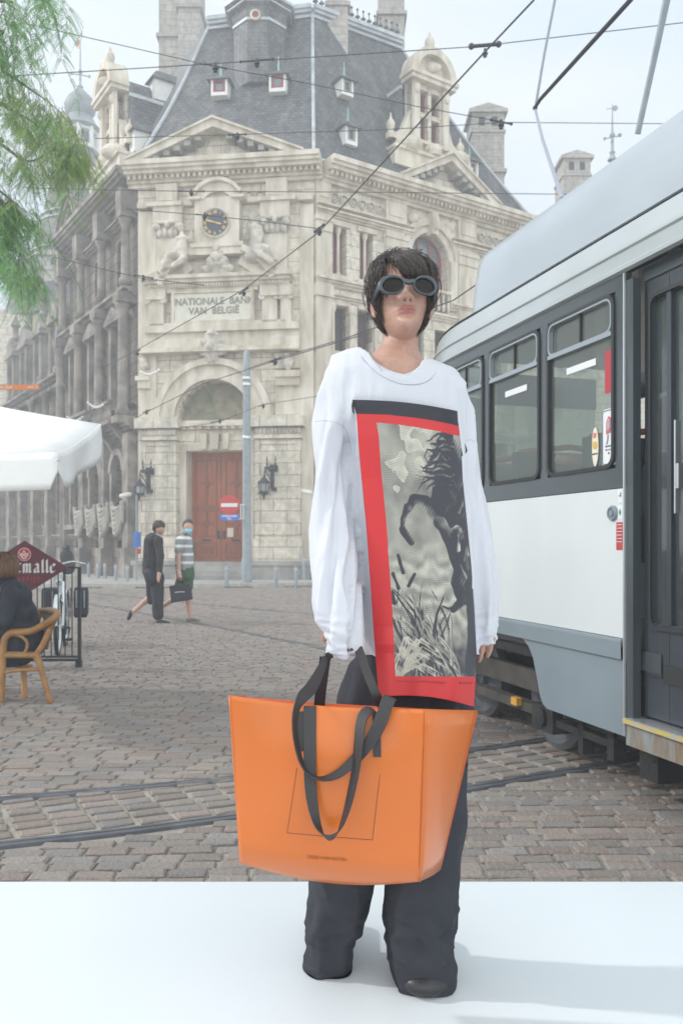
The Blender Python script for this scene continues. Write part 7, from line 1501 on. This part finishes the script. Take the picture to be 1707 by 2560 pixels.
for sx in (-1, 1):      # ears
    q.ell(HL(sx*.070, .002, .095), (.008, .016, .030), 10); q.ell(HL(sx*.067, .008, .070), (.006, .009, .012), 8)
# neck, shoulders
R = []
for y, a, b, d, Yc in ((772, 968, 1040, .044, 2.082), (800, 964, 1043, .048, 2.080), (830, 960, 1045, .052, 2.074), (855, 955, 1045, .055, 2.069), (872, 946, 1046, .058, 2.066), (886, 928, 1050, .064, 2.066), (900, 914, 1058, .072, 2.066), (918, 900, 1066, .082, 2.066), (945, 880, 1090, .09, 2.07), (1000, 850, 1120, .09, 2.07)):
    R.append([P((a+b)/2+(b-a)/2*math.cos(t), y+ (0), Yc)+Vector((0, d*math.sin(t), 0)) for t in [2*PI*k/36 for k in range(36)]])
q.ring_loft(R)
nt_ = P(1014, 925, 1.985)
q.cap(HL(-.036, -.025, .01), .010, nt_+Vector((-.012, .012, 0)), .005, 10); q.cap(HL(.034, -.025, .01), .010, nt_+Vector((.014, .014, -.002)), .005, 10)
q.cap(nt_+Vector((-.02, .006, -.006)), .008, P(925, 912, 2.03), .008, 10); q.cap(nt_+Vector((.022, .006, -.008)), .008, P(1075, 925, 2.04), .008, 10); q.cap(P(1012, 860, 2.018), .010, P(1014, 905, 1.995), .008, 10)
# torso, arms, legs under the clothes
q.cap(D(935, 950, 2.08), .085, D(955, 1420, 2.09), .085, 16); q.cap(D(845, 880, 2.08), .04, D(792, 892, 2.08), .034); q.cap(D(1000, 900, 2.09), .036, D(1032, 915, 2.09), .03)
q.cap(D(788, 900, 2.08), .032, D(760, 1150, 2.04), .028); q.cap(D(760, 1150, 2.04), .028, D(783, 1420, 1.935), .022)
q.cap(D(1042, 925, 2.09), .028, D(1082, 1180, 2.11), .024); q.cap(D(1082, 1180, 2.11), .024, D(1112, 1400, 2.09), .021)
q.cap(D(920, 1500, 2.09), .07, D(985, 1500, 2.09), .07); q.cap(D(870, 1600, 2.09), .06, D(800, 1950, 2.09), .05); q.cap(D(800, 1950, 2.09), .05, D(760, 2200, 2.10), .035); q.cap(D(990, 1560, 2.07), .08, D(975, 1950, 2.05), .05); q.cap(D(975, 1950, 2.05), .05, D(972, 2200, 2.04), .035)
def hand(wx, wy, wY, fx, curl, side_):
    w0 = D(wx, wy, wY); dn = (D(fx[0], fx[1], wY+fx[2])-w0).normalized(); ac = Vector((0, 1, 0)).cross(dn).normalized() if side_ else Vector((1, 0, 0)); ac = (ac-dn*ac.dot(dn)).normalized(); pal = ac.cross(dn).normalized()
    q.cap(w0-dn*.03, .022, w0, .021, 10)
    for k in range(4): q.cap(w0+ac*(.008*(k-1.5)), .012, w0+ac*(.0185*(k-1.5))+dn*.075, .0105, 8)
    for k, L in enumerate((.062, .072, .068, .052)):
        p_ = w0+ac*(.0185*(k-1.5))+dn*.078; d = dn.copy(); r_ = .0088
        for j, f in enumerate((.45, .32, .23)):
            cv_ = curl*(1+.12*k); d = (Matrix.Rotation(cv_, 3, ac) @ d); p2 = p_+d*L*f; q.cap(p_, r_, p2, r_*.9, 8); p_ = p2; r_ *= .9
    t0 = w0+ac*-.02+dn*.02; d = (dn*.7-ac*.6+pal*.35).normalized(); t1 = t0+d*.035; q.cap(t0, .012, t1, .010, 8); d2 = (dn*.9-ac*.15+pal*.2).normalized(); q.cap(t1, .0095, t1+d2*.03, .008, 8)
hand(1112, 1392, 2.085, (1103, 1462, -.01), .25, False)
hand(789, 1396, 1.94, (790, 1462, .0), -1.0, False)
def bf(co, no): return co
me = remeshed(q, .0026, 2, bf)
N = len(me.vertices); co = np.empty(N*3); me.vertices.foreach_get('co', co); co = co.reshape(-1, 3)
Ri = np.array(Rm.transposed()); lo_ = (co-np.array(HO)-np.array((0, 0, .06))) @ Ri.T; lxh = lo_[:, 0]; lyf = -lo_[:, 1]; lz = lo_[:, 2]/ZS+.06
base = np.array((.47, .27, .205)); cl = np.tile(base, (N, 1)); cl *= (1+.09*fbm(co, 30, 30, 30, 0, 2)+.10*fbm(co, 160, 160, 160, 3, 2))[:, None]
g_ = lambda a, s: np.exp(-(a/s)**2)
hm = (lyf > .05) & (lz > -.01) & (lz < .13)
lzm = lz+.0018*(np.minimum(np.abs(lxh), .026)/.02)**2; up_ = g_(lzm-(.0500+.0012*g_(np.abs(lxh)-.006, .004)), .0042); lwr = g_(lzm-.0400, .0046)
ell = np.clip(1.3-(np.abs(lxh)/.0215)**2.2, 0, 1)
lip = np.clip((up_+lwr)*1.25, 0, 1)*ell*hm; cl = cl*(1-lip[:, None])+np.array((.39, .135, .125))*lip[:, None]
mo = g_(lzm-.0452, .0012)*np.clip((.0225-np.abs(lxh))/.005, 0, 1)*hm*(lyf > .07); cl *= (1-.6*mo)[:, None]
ns = g_(lz-.0672, .0028)*(g_(lxh-.0068, .0036)+g_(lxh+.0068, .0036))*hm; cl *= (1-.8*np.clip(ns, 0, 1))[:, None]
fl_ = np.clip(g_(lz-.09, .02)*(g_(lxh-.04, .018)+g_(lxh+.04, .018)), 0, 1)*hm; cl[:, 1:] *= (1-.07*fl_)[:, None]
setcol(me, cl); M['mskin'] = vcolmat('model_skin', .42, .12, 420, .5, 0); link_mesh('body', me, M['mskin'], model)
# ---------- sunglasses
GLX = lambda x, y, z: HL(x, y, z-.0185)
gl = empty('sunglasses', GLX(0, .1, .112), model)
M['acetate'] = mat('grey_blue_acetate', (.045, .060, .072), .3, spec=.5, coat=.2)
M['lens'] = mat('dark_lens', (.010, .007, .006), .04, spec=.22)
def gy(x, z): return .1165-3.2*x*x-.12*(z-.112)
def lens(cx, outer, inner):
    R = []
    for (ox, oz), (ix, iz) in zip(outer, inner):
        mx_, mz_ = (ox+ix)/2, (oz+iz)/2
        R.append([GLX(ox, gy(ox, oz)-.006, oz), GLX(ox, gy(ox, oz)+.000, oz), GLX(ox*.6+mx_*.4, gy(mx_, mz_)+.004, oz*.6+mz_*.4), GLX(ix*.5+mx_*.5, gy(mx_, mz_)+.0045, iz*.5+mz_*.5), GLX(ix, gy(ix, iz)+.0015, iz), GLX(ix, gy(ix, iz)-.006, iz)])
    R.append(R[0]); q = MB(); q.ring_loft(R, False, True); return q.build('rim', M['acetate'], gl, smooth='all', fix=True)
for sx in (-1, 1):
    O_, I_ = [], []
    for k in range(40):
        a = 2*PI*k/40; ca, sa = math.cos(a), math.sin(a)
        tl_ = max(0, ca*.7+sa*.75)**2       # cat-eye corner swells up and outward
        ox = .0365+ca*(.0305 if ca > 0 else .0275); oz = .1125+sa*(.0265 if sa > 0 else .0255); ox += .004*tl_; oz += .0035*tl_
        ix = .0365+ca*.0238; iz = .1118+sa*.0208*(1 if sa > 0 else 1.04); O_.append((sx*ox, oz)); I_.append((sx*ix, iz))
    lens(0, O_, I_)
    q = MB(); q.add([GLX(x, gy(x, z)-.001, z) for x, z in I_]+[GLX(sx*.0365, gy(.0365, .112)+.0015, .112)], [(k, (k+1) % 40, 40) for k in range(40)]); q.build('lens', M['lens'], gl, smooth='all')
    q = MB(); R = []
    for t in np.linspace(0, 1, 8):
        x = sx*(.066+.006*math.sin(t*PI*.5)); y = gy(.066, .12)-.004-.10*t; z = .120-.008*t; h = .009-.005*t; R.append([GLX(x-sx*.0025, y, z-h), GLX(x+sx*.0025, y, z-h), GLX(x+sx*.0025, y, z+h), GLX(x-sx*.0025, y, z+h)])
    q.ring_loft(R); q.build('temple', M['acetate'], gl, smooth=True)
q = MB(); q.ring_loft([[GLX(x, gy(x, .118)+o, .1195+.003*abs(x)/.01-.001+h) for o, h in ((-.005, -.005), (.004, -.004), (.004, .005), (-.005, .005))] for x in (-.012, -.006, 0, .006, .012)]); q.build('bridge', M['acetate'], gl, smooth=True)
# ---------- hair
hq = MB(); hrn = random.Random(21)
R = []
for i in range(26):       # scalp cap
    z = .105+(.229-.105)*i/25; row = []
    for k in range(56):
        th = 2*PI*k/56; fr_ = max(0, math.cos(th)); zz_ = max(z, .105+.092*fr_**.9) if fr_ > 0 else z; zz_ = min(zz_, .229); x, y = hsurf(th, zz_, False); s_ = 1.07; row.append(HL(x*s_, y*s_, zz_+.007))
    R.append(row)
hq.ring_loft(R, True)
def scalp(th, ph):        # ph 0 at crown .. pi/2 at z=.14 and below
    if ph < PI/2: z = .14+.090*math.cos(ph)
    else: z = .14-(ph-PI/2)*.095
    zz_ = min(.2265, max(0.0, z)); x, y = hsurf(th, zz_, False); return x, y, z
def strand(th0, ph0, th1, ph1, lift_, r, wob, n=11):
    pts_ = []; rr = []; s1, s2 = hrn.uniform(0, 6), hrn.uniform(0, 6)
    for j in range(n):
        t = j/(n-1); th = th0+(th1-th0)*(t**1.15)+wob*.06*math.sin(5*t+s1)*t; ph = ph0+(ph1-ph0)*t; x, y, z = scalp(th, ph)
        if z < .07: f = min(1, (.07-z)/.07); x0, y0 = x, y; x, y = x*(1+f*.06), y
        o = lift_*(.45+.9*math.sin(PI*min(1, t*.9+.06)))+wob*.002*math.sin(7*t+s2); d = math.hypot(x, y)+1e-6
        k_ = 1+o/max(.03, d); pts_.append(HL(x*k_, y*k_, z+o*.55*max(0, math.cos(min(ph, PI/2))))); rr.append(r*(1-t)**.5*(.5+.5*min(1, t*6))+.00018)
    hq.tube(pts_, rr, 4)
def endph(th):     # how far down hair reaches for azimuth th (0 = face side)
    a = abs(th); return float(np.interp(a, [0, .45, .8, 1.05, 1.3, 1.7, 2.4, 3.2], [1.78, 1.80, 1.82, 1.98, 2.22, 2.45, 2.68, 2.75]))
for k in range(4200):
    th = hrn.uniform(-PI, PI)
    if -.72 < th < .84: continue
    e = endph(th); ph1 = e+hrn.gauss(-.04, .20); ph0 = hrn.uniform(.02, max(.3, min(1.7, ph1-.55))); sw = hrn.uniform(-.15, .15)
    strand(th+sw, ph0, th, ph1, hrn.uniform(.004, .012), hrn.uniform(.0006, .0015), hrn.uniform(.5, 2.8))
for k in range(900):     # fringe swept from the parting across the forehead
    te = -.04+.92*hrn.random()**.9; strand(-.50+hrn.gauss(0, .10)+.45*(te+.12), hrn.uniform(.08, .75), te+hrn.gauss(0, .05), 1.72+.14*te+hrn.gauss(0, .06), hrn.uniform(.004, .012), hrn.uniform(.0007, .0017), hrn.uniform(.4, 1.8))
for k in range(34):      # a few thin strands over the bare side of the forehead
    te = hrn.uniform(-.62, -.12); strand(te-.15, hrn.uniform(.2, .7), te, hrn.uniform(1.2, 1.75), hrn.uniform(.004, .009), .0009, 1.5)
for k in range(300):     # parting, root volume
    te = hrn.uniform(-.75, .6); strand(te-.2, hrn.uniform(.0, .3), te, hrn.uniform(.75, 1.0), hrn.uniform(.006, .012), hrn.uniform(.0008, .0017), 1.2)
for k in range(60):      # loose flyaway tips
    th = hrn.choice((-1, 1))*hrn.uniform(.9, 2.0); strand(th, .9, th+hrn.uniform(-.2, .2), endph(th)+hrn.uniform(0, .2), hrn.uniform(.010, .018), .0006, 2)
for k in range(40): strand(hrn.uniform(-3, 3), .0, hrn.uniform(-1.5, 1.5), 1.2, hrn.uniform(.012, .018), .0006, 2)
M['hair'] = mat('wet_black_hair', (.026, .017, .013), .27, spec=.7, col2=(.045, .028, .020), vscale=50)
hq.build('hair', M['hair'], model, smooth='all', fix=False)

# ================================================================= ORANGE TOTE
bag = empty('tote_bag', (0, 1.86, .55)); tag(bag, 'large glossy orange tote bag with black straps held in front of the model', 'bag')
M['orange'] = mat('orange_leather', (.62, .15, .018), .30, spec=.5, coat=.18, var=.04, vscale=3, bump=.05, bscale=300)
M['orangein'] = mat('orange_lining', (.62, .10, .03), .6)
M['strap'] = mat('black_strap', (.030, .026, .028), .42, spec=.5, bump=.1, bscale=300)
def r3(x, y, Y): return P(540+.4464*x, 1600+.4464*y, Y)
TLp, TMp, TRp = (70, 310, 1.815), (1172, 390, 1.735), (1464, 396, 1.925)
def bagY(x):         # depth of the front face at region column
    return 1.815+(1.735-1.815)*(x-70)/1100
# front face grid : u across, v down then rolling under
def ftop(u):
    x = 70+1102*u; y = 310+80*u+26*math.sin(PI*u)*0.9*(1-u)**.2; return x, y
def fbotm(u):
    x = 133+(1140-133)*u; y = 1248+105*u+62*math.sin(PI*u)**.9; return x, y
rows = []
NVv = 40
for i in range(NVv+1):
    v = i/NVv; row = []
    for j in range(49):
        u = j/48; (x0, y0), (x1, y1) = ftop(u), fbotm(u); vv = 1-(1-v)**1.0; x = x0+(x1-x0)*vv; y = y0+(y1-y0)*vv
        bul = .007*math.sin(6.5*u+1)*math.sin(4.2*v+.6)*math.sin(PI*u)-.020*math.sin(PI*u)*math.sin(PI*min(1, v*1.05))**.8+.012*math.sin(PI*u*1.0)*math.exp(-((v-.0)/.18)**2)+.006*math.sin(u*9+v*2)*(1-v)*math.sin(PI*u)
        roll = .050*max(0, (v-.86)/.14)**2.0*math.sin(PI*min(.97, max(.03, u)))**.3
        row.append(r3(x, y, bagY(x)+bul+roll))
    rows.append(row)
botf = rows[-1]
q = MB(); q.grid(rows); 
# bottom, back
backtop = []; backbot = []
for j in range(49):
    u = j/48; xt = 150+1314*u; yt = 318+78*u+8*math.sin(PI*u); backtop.append(r3(xt, yt, 1.965-.03*u if u > .0 else 1.965)); backbot.append(r3(185+(1258-185)*u, 1225+60*u+60*math.sin(PI*u), 1.955-.045*u))
q.grid([[a.lerp(b, t) for a, b in zip(botf, backbot)] for t in (0, .25, .5, .75, 1)])
q.grid([[a.lerp(b, t) for a, b in zip(backbot, backtop)] for t in np.linspace(0, 1, 12)])
me = q.mesh('b'); bm = bmesh.new(); bm.from_mesh(me); bmesh.ops.remove_doubles(bm, verts=bm.verts, dist=.0006); bmesh.ops.recalc_face_normals(bm, faces=bm.faces); bm.to_mesh(me); bm.free()
fp = link_mesh('bag_body', me, [M['orange'], M['orangein']], bag, smooth=True); sf = fp.modifiers.new('s', 'SOLIDIFY'); sf.thickness = .0035; sf.material_offset = 1; sf.offset = -1
# gussets with an inward/outward crease
def gusset(A, B, name, bulge):      # A: front edge pts, B: back edge pts
    rows_ = []
    for a, b, t in zip(A, B, np.linspace(0, 1, len(A))):
        rows_.append([a.lerp(b, k/8)+Vector((bulge*math.sin(PI*k/8)*(1-.5*t), 0, 0)) for k in range(9)])
    q = MB(); q.grid(rows_); o = q.build(name, [M['orange'], M['orangein']], bag, smooth='all', fix=False); s_ = o.modifiers.new('s', 'SOLIDIFY'); s_.thickness = .0035; s_.material_offset = 1
n_ = 12; Rf = [rows[int(round(i*NVv/(n_-1)))][-1] for i in range(n_)]; Rb = [backtop[-1].lerp(backbot[-1], i/(n_-1)) for i in range(n_)]
gusset(Rb, Rf, 'side_gusset', .010)
Lf = [rows[int(round(i*NVv/(n_-1)))][0] for i in range(n_)]; Lb = [backtop[0].lerp(backbot[0], i/(n_-1)) for i in range(n_)]
gusset(Lf, Lb, 'side_gusset', .02)
q = MB(); q.tube([p_+Vector((0, -.0015, 0)) for p_ in Rf], .0011, 6); q.build('edge_piping', M['orange'], bag, smooth='all')
def onbag(x, y, off=.003):
    best = None
    # find surface depth at region pixel by bilinear scan of rows
    u = (x-70-(63*(y-310)/940))/(1102-95*(y-310)/940); u = min(1, max(0, u)); yt = ftop(u)[1]; yb = fbotm(u)[1]; v = min(1, max(0, (y-yt)/(yb-yt)))
    i = v*NVv; j = u*48; i0 = min(NVv-1, int(i)); j0 = min(47, int(j)); fi, fj = i-i0, j-j0
    p_ = (rows[i0][j0].lerp(rows[i0][j0+1], fj)).lerp(rows[i0+1][j0].lerp(rows[i0+1][j0+1], fj), fi); return r3(x, y, p_.y-off)
q = MB(); 
for a, b in (((452, 718), (398, 1080)), ((398, 1080), (640, 1103)), ((640, 1103), (875, 1120)), ((875, 1120), (918, 755))):
    q.tube([onbag(a[0]+(b[0]-a[0])*t, a[1]+(b[1]-a[1])*t, .0006) for t in np.linspace(0, 1, 10)], .0008, 5)
q.build('pocket_seam', mat('brown_stitch', (.28, .09, .03), .7), bag)
tx = textmesh('DRIES VAN NOTEN', .0098, u=(1, 0, -.075), n=(0, -1, -.0), origin=(0, 0, 0), ext=.0004, xs=.98); oo = onbag(622, 1224, .0022); tx.transform(Matrix.Translation(oo))
for v_ in tx.vertices:
    rx_ = ((v_.co.x/v_.co.y*FPX+CX)-540)/.4464; ry_ = ((HY-(v_.co.z-CZ)/v_.co.y*FPX)-1600)/.4464; v_.co = onbag(rx_, ry_, .0012)

link_mesh('bag_lettering', tx, mat('debossed_letter', (.34, .09, .02), .6), bag)
def ribbon(pts, w_, name, dirs=None, th=.003):
    """strap: pts = [(x,y,Y)], width in region px measured across the path in the picture plane, optional twist"""
    P3 = smoothpoly([Vector(p_) for p_ in pts], 7); R = []; n = len(P3)
    D3 = smoothpoly([Vector(d) for d in dirs], 7) if dirs else None
    for i, p_ in enumerate(P3):
        a = P3[max(0, i-1)]; b = P3[min(n-1, i+1)]; t = Vector((b.x-a.x, b.y-a.y, 0)); t = t.normalized() if t.length > 1e-6 else Vector((0, 1, 0)); s_ = Vector((-t.y, t.x, 0))
        if D3: d = D3[i]; wx, wy, wY = d.x, d.y, d.z
        else: wx, wy, wY = s_.x*w_/2, s_.y*w_/2, 0
        A = r3(p_.x-wx, p_.y-wy, p_.z-wY); B_2 = r3(p_.x+wx, p_.y+wy, p_.z+wY); c = (B_2-A); tt = r3(b.x, b.y, b.z)-r3(a.x, a.y, a.z); nn = c.cross(tt).normalized()*th/2
        R.append([A+nn, B_2+nn, B_2-nn, A-nn])
    q = MB(); q.ring_loft(R); o = q.build(name, M['strap'], bag, smooth=True); bv = o.modifiers.new('b', 'BEVEL'); bv.width = .0006; bv.segments = 2; return o
Yf_ = lambda x, y, off: onbag(x, y, off).y
# hanging front handle: stitched patch, long droop, return to the right patch
ribbon([(525, 368, Yf_(525, 380, .004)), (525, 480, Yf_(525, 480, .005)), (525, 620, Yf_(525, 620, .007)), (527, 740, Yf_(527, 740, .012)), (533, 860, Yf_(533, 860, .02)), (552, 980, Yf_(550, 980, .028)), (582, 1070, Yf_(580, 1070, .034)), (630, 1108, Yf_(630, 1100, .036)), (685, 1075, Yf_(685, 1075, .036)), (727, 970, Yf_(727, 970, .036)), (762, 830, Yf_(762, 830, .034)), (786, 700, Yf_(786, 700, .030)), (798, 580, Yf_(798, 580, .026)), (812, 460, Yf_(812, 460, .024)), (836, 405, Yf_(836, 420, .022)), (870, 396, Yf_(870, 420, .014)), (893, 440, Yf_(893, 450, .006)), (900, 540, Yf_(900, 540, .005)), (902, 655, Yf_(902, 655, .004))],
       0, 'strap', dirs=[(35, 0, 0), (35, 0, 0), (35, 0, 0), (35, 0, 0), (33, 4, .002), (28, 9, .004), (19, 12, .007), (5, 14, .010), (-9, 12, .011), (-17, 4, .011), (-20, -3, .010), (-21, -4, .010), (-24, -3, .010), (-26, -6, .008), (-22, -18, .006), (-8, -20, .005), (16, -12, .004), (21, 0, 0), (21, 0, 0)])
# carried handle: hand, down the left, droop across the front, back up to the right
ribbon([(618, 92, 1.90), (580, 180, 1.86), (530, 270, 1.80), (484, 320, 1.765), (452, 380, 1.75), (440, 460, 1.742), (448, 560, 1.738), (474, 670, 1.735), (515, 745, 1.733), (590, 778, 1.73), (680, 752, 1.728), (770, 676, 1.728), (850, 585, 1.728), (915, 470, 1.730), (965, 335, 1.745), (978, 322, 1.76)],
       0, 'strap', dirs=[(17, 4, 0), (24, 12, 0), (30, 20, 0), (24, 24, .004), (18, 6, .008), (13, 0, .012), (12, -8, .012), (8, -12, .012), (-2, -10, .010), (-10, -12, .008), (-16, -18, .006), (-20, -22, .004), (-26, -22, .002), (-32, -20, 0), (-34, -16, 0), (-34, -16, 0)])
ribbon([(790, 35, 1.90), (812, 90, 1.885), (840, 170, 1.865), (872, 250, 1.85), (905, 322, 1.845), (930, 372, 1.86)], 50, 'strap'); ribbon([(612, 95, 1.915), (600, 180, 1.92), (588, 270, 1.925), (580, 350, 1.93), (576, 420, 1.935)], 62, 'strap'); ribbon([(475, 400, Yf_(475, 420, .004)), (474, 500, Yf_(474, 500, .005)), (470, 622, Yf_(470, 622, .004))], 40, 'strap_tab')
ribbon([(618, 95, 1.90), (690, 60, 1.885), (760, 40, 1.89), (790, 35, 1.90)], 40, 'strap')

# ================================================================= AIR
hz_ = MB(); hz_.box(-45, 45, -6, 90, -1, 40); ho = hz_.build('haze', mat('x', (1, 1, 1)), None); tag(ho, kind='stuff')
hm_ = ho.data.materials[0]; hm_.name = 'thin_haze'; nn_ = hm_.node_tree; nn_.nodes.clear(); oo_ = nn_.nodes.new('ShaderNodeOutputMaterial'); pv = nn_.nodes.new('ShaderNodeVolumePrincipled'); pv.inputs['Color'].default_value = (.93, .96, 1, 1); pv.inputs['Density'].default_value = .0062; pv.inputs['Anisotropy'].default_value = .2; nn_.links.new(pv.outputs[0], oo_.inputs['Volume'])

# ---- loose repeats inside one mesh become parts of their own
def split_clusters(o, newname, pad=.004, lim=100):
    me = o.data; n = len(me.vertices); par = list(range(n))
    def fd(a):
        while par[a] != a: par[a] = par[par[a]]; a = par[a]
        return a
    for e in me.edges:
        a, b = fd(e.vertices[0]), fd(e.vertices[1])
        if a != b: par[a] = b
    isl = {}
    for i in range(n): isl.setdefault(fd(i), []).append(i)
    co = [v.co for v in me.vertices]; bx = []
    for k, vs_ in isl.items():
        c = np.array([co[i] for i in vs_]); bx.append([c.min(0)-pad, c.max(0)+pad, set(vs_)])
    ch = True
    while ch:
        ch = False; out = []
        while bx:
            a = bx.pop(); i = 0
            while i < len(bx):
                b = bx[i]
                if np.all(a[0] <= b[1]) and np.all(b[0] <= a[1]): a = [np.minimum(a[0], b[0]), np.maximum(a[1], b[1]), a[2] | b[2]]; bx.pop(i); ch = True; i = 0
                else: i += 1
            out.append(a)
        bx = out
    if len(bx) < 2 or len(bx) > lim: o.name = newname; return len(bx)
    sm = [p.use_smooth for p in me.polygons]; mt = list(me.materials)
    for a in bx:
        ids = sorted(a[2]); mp_ = {v: i for i, v in enumerate(ids)}; fs = [p for p in me.polygons if p.vertices[0] in a[2]]
        m2 = bpy.data.meshes.new(newname); m2.from_pydata([co[i] for i in ids], [], [tuple(mp_[v] for v in p.vertices) for p in fs])
        for m_ in mt: m2.materials.append(m_)
        m2.update(); m2.polygons.foreach_set('use_smooth', [p.use_smooth for p in fs]); m2.polygons.foreach_set('material_index', [p.material_index for p in fs])
        c = o.copy(); c.data = m2; c.name = newname; COL.objects.link(c)
    bpy.data.objects.remove(o); return 0
SP = {'side_pilasters': 'side_pilaster', 'side_ledges': 'side_ledge', 'medallions': 'medallion', 'pilasters': 'pilaster', 'capitals': 'capital', 'quoins': 'quoin', 'portal_pilasters': 'portal_pilaster', 'frieze_carving': 'frieze_carving', 'plinth': 'plinth', 'left_columns': 'left_column',
      'carved_swags': 'carved_swag', 'modillions': 'modillion', 'carved_shield': 'carved_shield', 'flue_opening': 'flue_opening', 'bulb': 'bulb', 'lantern_posts': 'lantern_post', 'window_surround': 'window_surround', 'bracket': 'bracket', 'pole_band': 'pole_band', 'grab_pole': 'grab_pole', 'buckle': 'buckle', 'kick_plate': 'kick_plate', 'grip': 'grip', 'rack': 'rack', 'arrow': 'arrow'}
for o in list(bpy.data.objects):
    b_ = o.name.split('.')[0]
    if o.type == 'MESH' and b_ in SP and not o.children: split_clusters(o, SP[b_])
